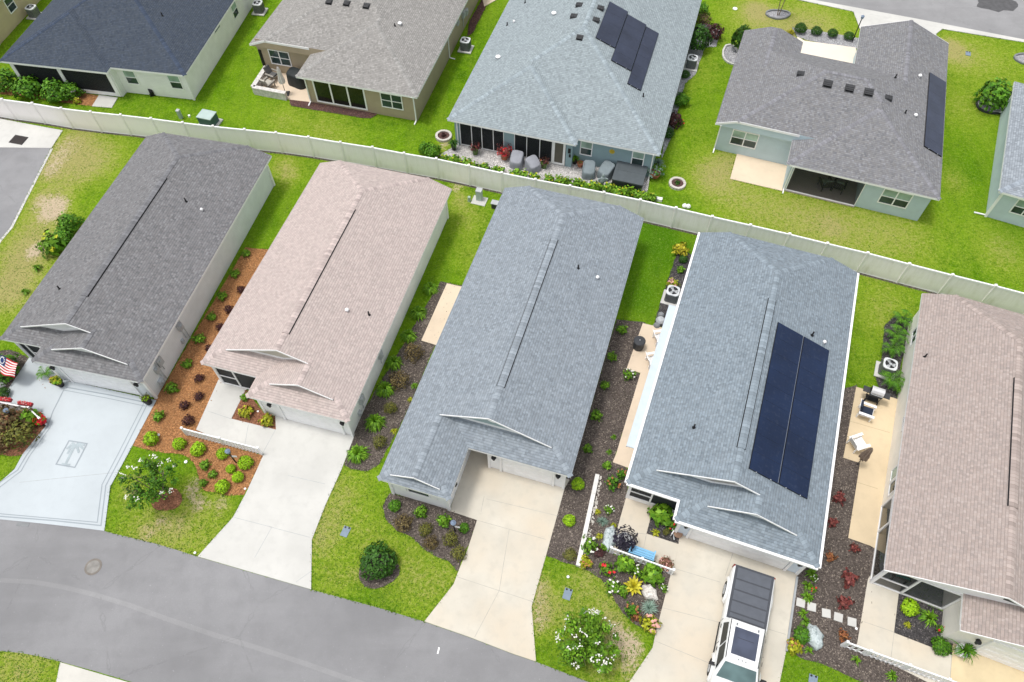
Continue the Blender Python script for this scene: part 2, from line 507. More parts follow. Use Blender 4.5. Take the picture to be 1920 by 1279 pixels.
LEAF = {
    'lime': m_leaf('lime_leaves', (0.24, 0.48, 0.006), (0.45, 0.70, 0.02)),
    'green': m_leaf('green_leaves', (0.06, 0.20, 0.008), (0.17, 0.38, 0.02)),
    'deep': m_leaf('deep_green_leaves', (0.024, 0.088, 0.008), (0.075, 0.20, 0.018)),
    'mid': m_leaf('mid_green_leaves', (0.10, 0.26, 0.010), (0.26, 0.48, 0.03)),
    'olive': m_leaf('olive_leaves', (0.12, 0.14, 0.022), (0.26, 0.24, 0.04)),
    'brown': m_leaf('bronze_leaves', (0.13, 0.09, 0.035), (0.27, 0.21, 0.08)),
    'burg': m_leaf('burgundy_leaves', (0.055, 0.018, 0.020), (0.12, 0.04, 0.04)),
    'red': m_leaf('red_leaves', (0.22, 0.05, 0.05), (0.36, 0.11, 0.08)),
    'orange': m_leaf('orange_red_leaves', (0.32, 0.10, 0.04), (0.46, 0.22, 0.08)),
    'yellow': m_leaf('yellow_green_leaves', (0.30, 0.36, 0.015), (0.58, 0.56, 0.03)),
    'gold': m_leaf('golden_leaves', (0.42, 0.36, 0.012), (0.62, 0.58, 0.05)),
    'silver': m_leaf('silver_green_leaves', (0.16, 0.26, 0.20), (0.32, 0.44, 0.36)),
    'purple': m_leaf('black_purple_leaves', (0.022, 0.02, 0.035), (0.07, 0.06, 0.09)),
    'white': m_leaf('white_petals', (0.78, 0.77, 0.72), (0.85, 0.84, 0.8)),
    'pink': m_leaf('pink_petals', (0.70, 0.30, 0.28), (0.80, 0.5, 0.4)),
    'scarlet': m_leaf('scarlet_petals', (0.62, 0.01, 0.025), (0.75, 0.05, 0.05)),
}
# ------------------------------------------------------------------ roofs
ZE, PIT, FAS = 2.487, 0.3883, 0.15


def clip_poly(poly, n, d, eps=1e-6):
    out, cut = [], []
    k = [n.dot(p) - d for p in poly]
    for i in range(len(poly)):
        a, b = poly[i], poly[(i + 1) % len(poly)]
        ka, kb = k[i], k[(i + 1) % len(poly)]
        if ka <= eps: out.append(a)
        if (ka < -eps and kb > eps) or (ka > eps and kb < -eps):
            q = a + (b - a) * (ka / (ka - kb)); out.append(q); cut.append(q)
        elif abs(ka) <= eps: cut.append(a)
    return out, cut


def convex(faces, planes):
    """faces: [(tag, [Vector])]; keep the side n.p <= d of every plane"""
    for tg, n, d in planes:
        nf, cuts = [], []
        for t, p in faces:
            q, c = clip_poly(p, n, d)
            if len(q) >= 3: nf.append((t, q))
            cuts += c
        uniq = []
        for c in cuts:
            if all((c - u).length > 1e-4 for u in uniq): uniq.append(c)
        if len(uniq) >= 3:
            m = sum(uniq, Vector()) / len(uniq)
            t, w = _basis(n.normalized())
            uniq.sort(key=lambda q: math.atan2((q - m).dot(w), (q - m).dot(t)))
            nf.append((tg, uniq))
        faces = nf
    return faces


def block(mb, x0, x1, y0, y1, L=None, Rr=None, F=None, B=None, ze=ZE, p=PIT, pf=None, pb=None, zb=None, fmat=1, dz=0.0, top=9.0):
    """roof solid over a rectangle; each sloped side names how much its eave is raised (0 = plain eave)"""
    zb = ze - FAS if zb is None else zb
    ze = ze + dz
    pf = pf or p; pb = pb or p
    V = Vector
    c = [V((x0, y0, zb)), V((x1, y0, zb)), V((x1, y1, zb)), V((x0, y1, zb)), V((x0, y0, top)), V((x1, y0, top)), V((x1, y1, top)), V((x0, y1, top))]
    fs = [('bot', (3, 2, 1, 0)), ('top', (4, 5, 6, 7)), ('F', (0, 1, 5, 4)), ('s', (1, 2, 6, 5)), ('B', (2, 3, 7, 6)), ('s', (3, 0, 4, 7))]
    faces = [(t, [c[i] for i in q]) for t, q in fs]
    pl = []
    if L is not None: n = V((-p, 0, 1)); pl.append(('sh', n, n.dot(V((x0, 0, ze + L)))))
    if Rr is not None: n = V((p, 0, 1)); pl.append(('sh', n, n.dot(V((x1, 0, ze + Rr)))))
    if F is not None: n = V((0, -pf, 1)); pl.append(('sh', n, n.dot(V((0, y0, ze + F)))))
    if B is not None: n = V((0, pb, 1)); pl.append(('sh', n, n.dot(V((0, y1, ze + B)))))
    for t, q in convex(faces, pl):
        mb.poly(q, {'sh': 0, 'F': fmat}.get(t, 1))


def ridge_strip(mb, p0, p1, w=0.17, h=0.035, mat=0):
    p0, p1 = Vector(p0), Vector(p1)
    d = (p1 - p0); ln = d.length; d.normalize()
    s = d.cross(Vector((0, 0, 1))).normalized() * w
    z = Vector((0, 0, h)); dn = Vector((0, 0, -w * 0.36 + h))
    a0, a1, b0, b1 = p0 + s + dn, p1 + s + dn, p0 - s + dn, p1 - s + dn
    t0, t1 = p0 + z, p1 + z
    mb.poly([a0, a1, t1, t0], mat, uv=[(0, 0), (ln, 0), (ln, w), (0, w)])
    mb.poly([t0, t1, b1, b0], mat, uv=[(0, w), (ln, w), (ln, 2 * w), (0, 2 * w)])


def caps(parent, cap, segs):
    for a, b in segs:
        cp = MB(); ridge_strip(cp, a, b, .15, .022); cp.build('ridge_cap', cap, parent)


def ridge_vent(mb, p0, p1, w=0.19):
    """raised shingle-over vent: capped top, dark louvred sides"""
    p0, p1 = Vector(p0), Vector(p1)
    d = p1 - p0; ln = d.length; d.normalize()
    s = d.cross(Vector((0, 0, 1))).normalized() * w
    lo = Vector((0, 0, -0.075))
    top0, top1 = p0 + Vector((0, 0, 0.05)), p1 + Vector((0, 0, 0.05))
    for k in (1, -1):
        e0, e1 = p0 + s * k + Vector((0, 0, -0.015)), p1 + s * k + Vector((0, 0, -0.015))
        q = [e0, e1, top1, top0] if k == 1 else [top0, top1, e1, e0]
        u = [(0, 0), (ln, 0), (ln, w), (0, w)] if k == 1 else [(0, w), (ln, w), (ln, 2 * w), (0, 2 * w)]
        mb.poly(q, 0, uv=u)
        f0, f1 = p0 + s * k * 1.22 + Vector((0, 0, -0.085)), p1 + s * k * 1.22 + Vector((0, 0, -0.085))
        mb.poly([f0, f1, e1, e0] if k == 1 else [e0, e1, f1, f0], 1)
    mb.poly([p0 + s, top0, p0 - s, p0 + lo], 0); mb.poly([p1 + s, p1 + lo, p1 - s, top1], 0)


def vent_pipe(parent, at, h=0.28):
    mb = MB(); x, y, z = at
    mb.cyl((x, y, z - 0.05), (x, y, z + h), 0.045, n=8); mb.cyl((x, y, z - 0.03), (x, y, z + 0.05), 0.10, 0.05, n=8)
    return mb.build('vent_pipe', M['black'], parent)


def vent_cap(parent, at, r=0.10):
    mb = MB(); x, y, z = at
    mb.lathe((x, y, z - 0.05), [(r * 0.55, 0), (r * 0.55, 0.16), (r, 0.16), (r * 0.95, 0.2), (r * 0.5, 0.26), (0.0, 0.28)], 10)
    return mb.build('vent_cap', M['trim'], parent)


def box_vent(parent, at, nrm, w=0.42):
    """low slant-back attic vent lying on the slope"""
    n = Vector(nrm).normalized(); t, u = _basis(n); c = Vector(at)
    mb = MB()
    mb.obox(c + n * 0.015, t * w * 0.62, u * w * 0.62, n * 0.015, 0)
    a = [c + t * (sx * w / 2) + u * (sy * w / 2) for sx, sy in ((-1, -1), (1, -1), (1, 1), (-1, 1))]
    hi, lo = n * 0.17, n * 0.05
    b = [a[0] + hi, a[1] + hi, a[2] + lo, a[3] + lo]
    mb.poly(b, 0)
    for i in range(4):
        j = (i + 1) % 4; mb.poly([a[i], a[j], b[j], b[i]], 1 if i == 0 else 0)
    for k in (-0.25, 0.1): mb.obox(c + u * w * k + n * (0.145 - 0.11 * (k + .25)), t * w * 0.5, u * 0.012, n * 0.012, 1)
    return mb.build('box_vent', [M['dark'], M['black']], parent)


def sl_n(side):
    return {'L': (-PIT, 0, 1), 'R': (PIT, 0, 1), 'F': (0, -PIT, 1), 'B': (0, PIT, 1)}[side]


# ------------------------------------------------------------------ openings; c = centre on the wall plane, dirn = outward angle (degrees, local)
def _axes(deg):
    n = Vector((math.cos(R(deg)), math.sin(R(deg)), 0)); t = Vector((-n.y, n.x, 0))
    return n, t, Vector((0, 0, 1))


def window(parent, c, w, h, deg, cols=1, rows=2, top=None, low=None, fw=0.07, proud=0.05, frame=None, name='window'):
    n, t, z = _axes(deg); c = Vector(c)
    mb = MB()
    o = c + n * proud * 0.5
    for sx in (-1, 1): mb.obox(o + t * sx * (w / 2 - fw / 2), t * fw / 2, n * proud / 2, z * h / 2)
    for sz in (-1, 1): mb.obox(o + z * sz * (h / 2 - fw / 2), t * (w / 2 - fw), n * proud / 2, z * fw / 2)
    for k in range(1, cols):
        mb.obox(o + t * (-w / 2 + w * k / cols), t * fw * 0.55, n * proud * 0.48, z * (h / 2 - fw))
    for k in range(1, rows):
        for q in range(cols):
            cw = w / cols
            mb.obox(o + t * (-w / 2 + cw * (q + .5)) + z * (-h / 2 + h * k / rows), t * (cw / 2 - fw * 0.55), n * proud * 0.44, z * fw * 0.34)
    fr = mb.build(name, frame or M['trim'], parent)
    pb = MB()
    for q in range(cols):
        for k in range(rows):
            cw, ch = w / cols, h / rows
            pc = c + n * proud * 0.3 + t * (-w / 2 + cw * (q + .5)) + z * (-h / 2 + ch * (k + .5))
            pb.poly([pc - t * (cw / 2 - .02) - z * (ch / 2 - .01), pc + t * (cw / 2 - .02) - z * (ch / 2 - .01),
                     pc + t * (cw / 2 - .02) + z * (ch / 2 - .01), pc - t * (cw / 2 - .02) + z * (ch / 2 - .01)], 1 if (k == rows - 1 and rows > 1) else 0)
    pb.build('pane', [low or M['glass'], top or M['glass']], fr)
    return fr


def garage_door(parent, x0, x1, y, deg=-90, h=2.1):
    n, t, z = _axes(deg)
    c = Vector(((x0 + x1) / 2, y, 0)); w = abs(x1 - x0)
    mb = MB(); rows = 4
    for k in range(rows):
        zz = h / rows
        mb.obox(c + n * 0.02 + z * (zz * (k + .5)), t * (w / 2 - .03), n * 0.02, z * (zz / 2 - .012))
        for q in range(4):
            mb.obox(c + n * 0.045 + z * (zz * (k + .5)) + t * (-w / 2 + w * (q + .5) / 4), t * (w / 8 - .12), n * 0.006, z * (zz / 2 - .1))
    d = mb.build('garage_door', M['white'], parent)
    s = MB(); s.obox(c + n * 0.02 + z * 0.006, t * w / 2, n * 0.03, z * 0.006)
    s.build('weather_seal', M['dark'], d)
    f = MB()
    for sx in (-1, 1): f.obox(c + n * 0.04 + t * sx * (w / 2 + .06) + z * (h / 2 + .03), t * 0.06, n * 0.05, z * (h / 2 + .03))
    f.obox(c + n * 0.04 + z * (h + .07), t * (w / 2 - .001), n * 0.045, z * 0.05)
    f.build('door_frame', M['trim'], parent)


def wall_lamp(parent, c, deg):
    n, t, z = _axes(deg); c = Vector(c)
    mb = MB()
    mb.obox(c + n * 0.02, t * 0.05, n * 0.02, z * 0.1)
    mb.bar(c + n * 0.03 + z * .06, c + n * 0.14 + z * .1, 0.02, 0.02)
    q = c + n * 0.14
    mb.lathe(q + Vector((0, 0, -.16)), [(0.07, 0), (0.115, 0.24), (0.14, 0.25), (0.03, 0.34), (0.0, 0.35)], 8)
    return mb.build('wall_lamp', M['black'], parent)


def downspout(parent, x, y, deg, z1=ZE - .1, elbow=0.35, out=0.5):
    n, t, z = _axes(deg)
    mb = MB(); c = Vector((x, y, 0))
    mb.bar(c + n * 0.06 + z * 0.14, c + n * 0.06 + z * (z1 - .3), 0.08, 0.065, up=n)
    mb.bar(c + n * 0.06 + z * (z1 - .3), c + n * elbow + z * z1, 0.08, 0.065, up=n)
    mb.bar(c + n * 0.06 + z * 0.12, c + n * out + z * 0.06, 0.08, 0.065)
    return mb.build('downspout', M['trim'], parent)


def meter_box(parent, c, deg, w, h, d, pipe=0.0):
    n, t, z = _axes(deg); c = Vector(c)
    mb = MB(); mb.obox(c + n * d / 2, t * w / 2, n * d / 2, z * h / 2)
    mb.obox(c + n * (d + .008), t * w * .42, n * .008, z * h * .42)
    mb.cyl(c + n * (d + .01) + z * h * .18, c + n * (d + .07) + z * h * .18, w * .27, n=10)
    if pipe: mb.cyl(c + n * .05 - z * h / 2, c + n * .05 - z * (h / 2 + pipe), .03, n=6)
    return mb.build('meter_box', M['lgrey'], parent)


def soffit_walls(parent, boxes, mat, z0=0.0, z1=ZE - FAS, name='wall'):
    mb = MB()
    for b in boxes: mb.box(b[0], b[1], b[2], b[3], z0, b[4] if len(b) > 4 else z1)
    return mb.build(name, mat, parent)


def board(mb, p0, p1, h, t, nrm, mat=0, drop=True):
    """flat trim board hanging below the line p0-p1 on a wall facing nrm"""
    p0, p1, n = Vector(p0), Vector(p1), Vector(nrm)
    z = Vector((0, 0, h))
    a = [p0, p1, p1 - z, p0 - z]
    b = [q + n * t for q in a]
    mb.poly(b[::-1] if False else b, mat)
    mb.poly([a[0], b[0], b[1], a[1]], mat); mb.poly([a[3], a[2], b[2], b[3]], mat)
    mb.poly([a[1], b[1], b[2], a[2]], mat); mb.poly([a[0], a[3], b[3], b[0]], mat)


# ------------------------------------------------------------------ the front-row villas (one plan, some of them mirrored)
def villa(label, x, y, yaw, W, cl, e, Lp, Lg, ai, gw1, gw2, sh, cap, wallm, gablem, vent, mirror=False, skirt2=True, hips=True):
    t = thing('house', label, 'house', (x, y, 0), yaw)
    W2 = W / 2; zr = ZE + PIT * W2
    ar = (ai + W2) / 2; zar = ZE + PIT * (W2 - ar)
    sg = -1 if mirror else 1
    ov = 0.27
    mb = MB()

    def blk(a0, a1, s0, s1, L=None, Rr=None, F=None, B=None, **k):
        if mirror: a0, a1, L, Rr = -a1, -a0, Rr, L
        block(mb, a0, a1, -s1, -s0, L=L, Rr=Rr, F=F, B=B, **k)

    def P(a, s, z): return Vector((sg * a, -s, z))

    blk(-W2, W2, 0, gw1, L=0, Rr=0, B=PIT * cl, pb=PIT * (W2 - cl) / e, fmat=2)
    d1 = Lp - gw1; d2 = Lg - gw2
    if hips:
        blk(-W2, ai + d1, gw1, Lp, L=0, F=0)
        blk(ai, W2, gw1, gw2, L=0, Rr=0, fmat=2)
        blk(ai, W2, gw2, Lg, L=0, Rr=0, F=0)
    else:
        blk(ai, W2, gw1, gw2, L=0, Rr=0, fmat=2)
    g1, g2 = gw1 + ov, gw2 + ov

    def rake(pts, s0, s1):
        for (a0, z0), (a1, z1) in zip(pts[:-1], pts[1:]):
            q = [P(a0, s0, z0), P(a0, s1, z0), P(a1, s1, z1), P(a1, s0, z1)]
            mb.poly(q if not mirror else q[::-1], 0)
            dn = Vector((0, 0, -0.06))
            r = [p + dn for p in q]
            mb.poly(r[::-1] if not mirror else r, 1)

    zl = ZE + PIT * d1
    if hips:
        ptsl = [(-W2 + d1, zl), (0, zr), (ar, zar)]
        # the overhang's foot narrows along the hip
        f = (ov / d1) if d1 > 0 else 0
        rake([(-W2 + d1 - ov * 0, zl), (0, zr), (ar, zar)], gw1, g1)
        rake([(ai + d2, ZE + PIT * d2), (ar, zar), (W2 - d2, ZE + PIT * d2)], gw2, g2)
    else:
        rake([(-W2, ZE), (0, zr), (ar, zar)], gw1, g1)
        rake([(ai, ZE), (ar, zar), (W2, ZE)], gw2, g2)
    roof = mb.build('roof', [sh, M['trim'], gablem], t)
    # white trim of the gables
    tb = MB(); nf = Vector((0, -1, 0))
    if hips:
        for q in ([(-W2 + d1, zl), (0, zr), (ar + .02, zar)], [(ai + d2, ZE + PIT * d2), (ar, zar), (W2 - d2, ZE + PIT * d2)]):
            s = g1 if q[0][0] < -1.5 else g2
            for (a0, z0), (a1, z1) in zip(q[:-1], q[1:]):
                board(tb, P(a0, s, z0 + .012), P(a1, s, z1 + .008), 0.10, 0.03, nf)
        zb = zl + 0.13
        board(tb, P(-W2 + d1 + .38, gw1, zb), P(ai + d1, gw1, zb), 0.15, 0.03, nf)
        board(tb, P(ai + d1, gw1, zb), P(ar - .4, gw1, zar + .13 - PIT * .4), 0.15, 0.03, nf)
        z2 = ZE + PIT * d2 + .13
        board(tb, P(ai + d2 + .38, gw2, z2), P(W2 - d2 - .38, gw2, z2), 0.15, 0.03, nf)
    else:
        for q, s in (([(-W2, ZE), (0, zr), (ar, zar)], g1), ([(ai, ZE), (ar, zar), (W2, ZE)], g2)):
            for (a0, z0), (a1, z1) in zip(q[:-1], q[1:]):
                board(tb, P(a0, s, z0 + .012), P(a1, s, z1 + .008), 0.10, 0.03, nf)
    tb.build('gable_trim', M['trim'], roof)
    # ridge and hip caps
    v0, v1 = vent
    segs = [(P(0, e, zr), P(0, v0, zr)), (P(0, v1, zr), P(0, g1, zr)), (P(0, e, zr), P(-W2 + cl, 0, ZE + PIT * cl)), (P(0, e, zr), P(W2 - cl, 0, ZE + PIT * cl)),
            (P(ar, gw1, zar), P(ar, g2, zar))]
    if hips:
        segs += [(P(-W2, Lp, ZE), P(-W2 + d1, gw1, zl)), (P(ai, Lg, ZE), P(ai + d2, gw2, ZE + PIT * d2)), (P(W2, Lg, ZE), P(W2 - d2, gw2, ZE + PIT * d2))]
    caps(roof, cap, segs)
    rv = MB(); ridge_vent(rv, P(0, v0, zr), P(0, v1, zr))
    rv.build('ridge_vent', [cap, M['black']], roof)
    return t, roof, P, dict(W2=W2, zr=zr, ar=ar, zar=zar, d1=d1, d2=d2)


def corner_trim(parent, pts, z1=ZE - FAS):
    for x, y in pts:
        mb = MB(); mb.box(x - .07, x + .07, y - .07, y + .07, 0, z1 - .002); mb.build('corner_trim', M['trim'], parent)


def screen_wall(parent, p0, p1, z0, z1, mull=(), rail=None, kick=0.0, frame=0.09, mat=None, posts=True, back=True):
    """white-framed insect screen between two wall-plan points (local)"""
    p0, p1 = Vector((*p0, 0)), Vector((*p1, 0))
    d = (p1 - p0); ln = d.length; d.normalize(); z = Vector((0, 0, 1)); n = Vector((d.y, -d.x, 0))
    mb = MB(); f = frame
    xs = [0] + [m * ln for m in mull] + [ln]
    for xx in xs: mb.obox(p0 + d * min(max(xx, f / 2), ln - f / 2) + z * (z0 + z1) / 2, d * f / 2, n * .045, z * (z1 - z0) / 2)
    for a, b in zip(xs[:-1], xs[1:]):
        c = p0 + d * (a + b) / 2; hw = (b - a) / 2 - f / 2
        lo = z0 + max(kick, f)
        mb.obox(c + z * (z0 + lo) / 2, d * hw, n * .04, z * (lo - z0) / 2)
        mb.obox(c + z * (z1 - f / 2), d * hw, n * .04, z * f / 2)
    if rail:
        for k, zz in rail:
            a, b = xs[k], xs[k + 1]
            mb.obox(p0 + d * (a + b) / 2 + z * zz, d * ((b - a) / 2 - f / 2), n * .035, z * .035)
    fr = mb.build('screen_frame', M['trim'], parent)
    for a, b in zip(xs[:-1], xs[1:]):
        q = MB(); c0, c1 = p0 + d * (a + f / 2), p0 + d * (b - f / 2)
        lo = z0 + max(kick, f)
        q.poly([c0 + z * lo, c1 + z * lo, c1 + z * (z1 - f), c0 + z * (z1 - f)])
        q.build('screen', mat or M['screen'], fr)
    return fr


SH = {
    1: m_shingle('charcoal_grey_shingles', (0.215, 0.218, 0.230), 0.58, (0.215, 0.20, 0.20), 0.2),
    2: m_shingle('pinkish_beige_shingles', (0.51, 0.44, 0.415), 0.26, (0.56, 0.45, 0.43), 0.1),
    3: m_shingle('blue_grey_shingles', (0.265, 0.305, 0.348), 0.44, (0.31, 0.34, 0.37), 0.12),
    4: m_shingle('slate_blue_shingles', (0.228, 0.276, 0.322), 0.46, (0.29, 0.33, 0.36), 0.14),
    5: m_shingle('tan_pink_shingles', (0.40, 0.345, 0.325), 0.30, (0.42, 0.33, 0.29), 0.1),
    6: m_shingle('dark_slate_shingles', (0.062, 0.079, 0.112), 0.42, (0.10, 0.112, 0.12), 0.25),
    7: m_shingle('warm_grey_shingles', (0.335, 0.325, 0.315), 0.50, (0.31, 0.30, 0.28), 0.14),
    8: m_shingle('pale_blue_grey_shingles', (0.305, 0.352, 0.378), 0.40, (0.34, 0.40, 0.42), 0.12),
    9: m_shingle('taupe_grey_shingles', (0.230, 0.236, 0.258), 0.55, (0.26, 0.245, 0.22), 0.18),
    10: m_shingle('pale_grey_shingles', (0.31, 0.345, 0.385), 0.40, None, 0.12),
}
CAPC = {1: (.192, .194, .208), 2: (.50, .42, .40), 3: (.275, .312, .352), 4: (.245, .292, .335), 5: (.40, .335, .31), 6: (.058, .077, .118), 7: (.325, .318, .308), 8: (.32, .375, .41), 9: (.235, .236, .258), 10: (.30, .34, .39)}
CAP = {k: m_cap('ridge_cap_tone', c, .22) for k, c in CAPC.items()}
SID = {
    1: m_siding('pale_grey_siding', (0.76, 0.79, 0.82)), 2: m_siding('off_white_siding', (0.86, 0.865, 0.87)), 3: m_siding('white_siding', (0.88, 0.89, 0.91)),
    4: m_siding('pale_blue_siding', (0.66, 0.74, 0.83)), 5: m_siding('cream_siding', (0.90, 0.87, 0.81)), 6: m_siding('bright_white_siding', (0.90, 0.90, 0.91)),
    7: m_siding('tan_stucco', (0.42, 0.35, 0.25), 0.6, 0.06), 8: m_siding('blue_grey_stucco', (0.28, 0.39, 0.43), 0.6, 0.05), 9: m_siding('seafoam_stucco', (0.50, 0.61, 0.66), 0.6, 0.05),
    10: m_siding('ice_blue_stucco', (0.56, 0.66, 0.72), 0.6, 0.05), 11: m_siding('sand_stucco', (0.56, 0.47, 0.31), 0.6, 0.05),
    'shake': m_siding('cream_shake_gable', (0.55, 0.53, 0.46), 0.12, 0.6), 'teal': m_siding('grey_teal_gable', (0.36, 0.45, 0.46), 0.12, 0.5), 'tan': m_siding('taupe_gable', (0.38, 0.36, 0.34), 0.12, 0.5),
}
ZW = ZE - FAS

# house 1 -------------------------------------------------------------------
h1, r1, P1, D1 = villa('long villa with charcoal grey shingle roof beside the pale blue painted driveway', -20.522, 38.98, -0.22, 9.132, 1.445, 3.081, 17.1, 18.05, -2.0, 16.05, 17.05,
                       SH[1], CAP[1], SID[1], M['white'], (4.95, 14.4))
soffit_walls(h1, [(-4.2, 4.2, -16.7, -.35), (-1.65, 4.2, -17.68, -16.7)], SID[1])
corner_trim(h1, [(4.2, -17.68), (-1.65, -17.68), (-4.2, -16.78), (4.2, -.35)])
garage_door(h1, -0.95, 3.25, -17.68)
for xx in (-1.38, 3.75): wall_lamp(h1, (xx, -17.68, 1.58), -90)
screen_wall(h1, (-4.2, -16.78), (-1.7, -16.78), 0.05, 2.3, (0.22, 0.6), [(1, 0.9), (2, 0.9)])
for at in ((-2.42, -13.72, 3.32), (1.76, -6.03, 3.58)): vent_pipe(r1, at)
vent_cap(r1, (2.77, -6.21, 3.18), .1)
g = MB(); g.lathe((0, 0, 0), [(0.0, 0), (.19, 0), (.19, .04), (0, .04)], 14)
o = g.build('gable_vent', M['dark'], r1); o.rotation_euler = (R(90), 0, 0); o.location = (0.42, -16.06, 3.86); o.scale = (1.7, .7, 1)
meter_box(h1, (4.2, -13.7, 1.55), 0, .34, .5, .22, .9); meter_box(h1, (4.2, -14.05, .55), 0, .2, .3, .12)
meter_box(h1, (4.2, -16.15, 1.55), 0, .42, .6, .16, .5); meter_box(h1, (4.2, -16.6, 1.35), 0, .3, .45, .12, .4); meter_box(h1, (4.2, -16.85, .5), 0, .34, .4, .2)
mb = MB(); mb.cyl((4.3, -16.45, .2), (4.3, -16.45, 2.2), .035, n=6); mb.cyl((4.3, -13.5, .1), (4.3, -13.5, 2.0), .03, n=6); mb.build('conduit', M['lgrey'], h1)

# house 2 -------------------------------------------------------------------
h2, r2, P2, D2 = villa('long villa with pinkish beige shingle roof between the grey and blue roofs', -8.268, 36.008, -0.273, 9.184, 1.456, 3.227, 16.26, 17.5, -1.25, 15.05, 16.4,
                       SH[2], CAP[2], SID[2], SID['shake'], (4.8, 14.2))
soffit_walls(h2, [(-4.24, 4.24, -15.9, -.35), (-.95, 4.24, -17.14, -15.9)], SID[2])
corner_trim(h2, [(4.24, -17.14), (-.95, -17.14), (-4.24, -15.95), (4.24, -.35)])
garage_door(h2, 0.28, 3.72, -17.14)
for xx in (-.25, 4.0): wall_lamp(h2, (xx, -17.14, 1.58), -90)
screen_wall(h2, (-4.24, -15.96), (-1.0, -15.96), 0.05, 2.3, (0.36,), [(0, 0.95)])
vent_cap(r2, (2.24, -11.43, 3.40), .12); vent_pipe(r2, (3.33, -11.09, 2.98))
meter_box(h2, (4.24, -12.6, 1.5), 0, .3, .7, .2, .6); meter_box(h2, (4.24, -15.5, 1.3), 0, .42, .6, .18, .7); meter_box(h2, (4.24, -16.0, .6), 0, .25, .35, .14)
g = MB(); g.lathe((0, 0, 0), [(0.0, 0), (.24, 0), (.24, .04), (0, .04)], 14)
o = g.build('gable_vent', M['trim'], r2); o.rotation_euler = (R(90), 0, 0); o.location = (0.2, -15.09, 3.85); o.scale = (1.2, .8, 1)

# house 3 -------------------------------------------------------------------
h3, r3, P3, D3 = villa('long villa with plain blue grey roof and a front bedroom wing left of its garage', 3.956, 33.468, -0.304, 9.15, 1.536, 2.831, 18.15, 21.06, 0.8, 16.85, 20.48,
                       SH[3], CAP[3], SID[3], SID['teal'], (4.8, 15.2), mirror=True)
soffit_walls(h3, [(-4.22, 4.22, -15.6, -.35), (-4.22, -1.12, -20.7, -15.6), (0.15, 4.22, -17.8, -15.6)], SID[3])
corner_trim(h3, [(4.22, -17.8), (0.15, -17.8), (-1.12, -20.7), (-4.22, -20.7)])
garage_door(h3, 0.85, 3.6, -17.8)
for xx in (.45, 3.9): wall_lamp(h3, (xx, -17.8, 1.58), -90)
wall_lamp(h3, (-1.12, -19.9, 1.6), 0)
window(h3, (-2.67, -20.7, 1.55), 1.25, 1.15, -90, 1, 2, M['glass'], M['glass'])
for sx in (-3.5, -1.84):
    q = MB(); q.box(sx - .16, sx + .16, -20.75, -20.7, .95, 2.15); q.build('shutter', M['trim'], h3)
window(h3, (-.5, -15.6, 1.1), .95, 2.1, -90, 1, 1, name='front_door')
for at in ((1.77, -6.0, 3.58),): vent_pipe(r3, at)
vent_cap(r3, (2.96, -6.03, 3.12), .11)
g = MB(); g.lathe((0, 0, 0), [(0.0, 0), (.3, 0), (.3, .05), (0, .05)], 16)
o = g.build('gable_vent', M['trim'], r3); o.rotation_euler = (R(90), 0, 0); o.location = (0.12, -16.9, 3.86); o.scale = (1.1, .9, 1)

# house 4 -------------------------------------------------------------------
h4, r4, P4, D4 = villa('villa with slate blue roof, white gutters and a two column solar array', 16.097, 29.269, -0.352, 9.42, 1.609, 3.196, 17.5, 18.56, -2.03, 16.3, 17.3,
                       SH[4], CAP[4], SID[4], SID['tan'], (5.2, 14.75))
soffit_walls(h4, [(-4.48, 4.42, -17.1, -.4), (-1.68, 4.42, -18.2, -17.1)], SID[4])
corner_trim(h4, [(4.42, -18.2), (-1.68, -18.2), (-4.48, -17.17)])
garage_door(h4, -1.0, 3.76, -18.2)
for xx in (-1.38, 4.12): wall_lamp(h4, (xx, -18.2, 1.58), -90)
screen_wall(h4, (-4.48, -17.2), (-1.7, -17.2), 0.05, 2.3, (0.42,), [(0, 1.0)], 0.35)
mb = MB()
for a0, a1, s0, s1 in ((-4.835, -4.713, 0.0, 17.5), (4.713, 4.835, 0.0, 18.56), (-4.71, -2.16, 17.503, 17.62), (-2.15, -2.033, 17.503, 18.56), (-2.03, 4.71, 18.563, 18.68)):
    mb.box(a0, a1, -s1, -s0, ZE - .13, ZE - .02)
mb.build('gutter', M['trim'], h4)
mb = MB(); mb.box(-5.22, -4.84, -15.5, -5.95, 2.28, 2.33); mb.box(-5.26, -5.22, -15.5, -5.95, 2.2, 2.32)
aw = mb.build('awning', m_plain('pale_blue_canvas', (0.52, 0.59, 0.65), 0.6, 0.05), h4)
vent_pipe(r4, (-2.32, -13.93, 3.46)); vent_pipe(r4, (2.57, -6.15, 3.36)); vent_cap(r4, (3.3, -6.24, 3.08), .1)
g = MB(); g.box(-.42, .42, -.03, 0, -.13, .13)
o = g.build('gable_vent', M['dark'], r4); o.location = (.28, -16.31, 3.92)

PAN = m_panel('dark_blue_solar_glass', (0.0075, 0.018, 0.052), (0.05, 0.07, 0.12))
PAN2 = m_panel('slate_solar_glass', (0.030, 0.038, 0.066), (0.06, 0.07, 0.10))


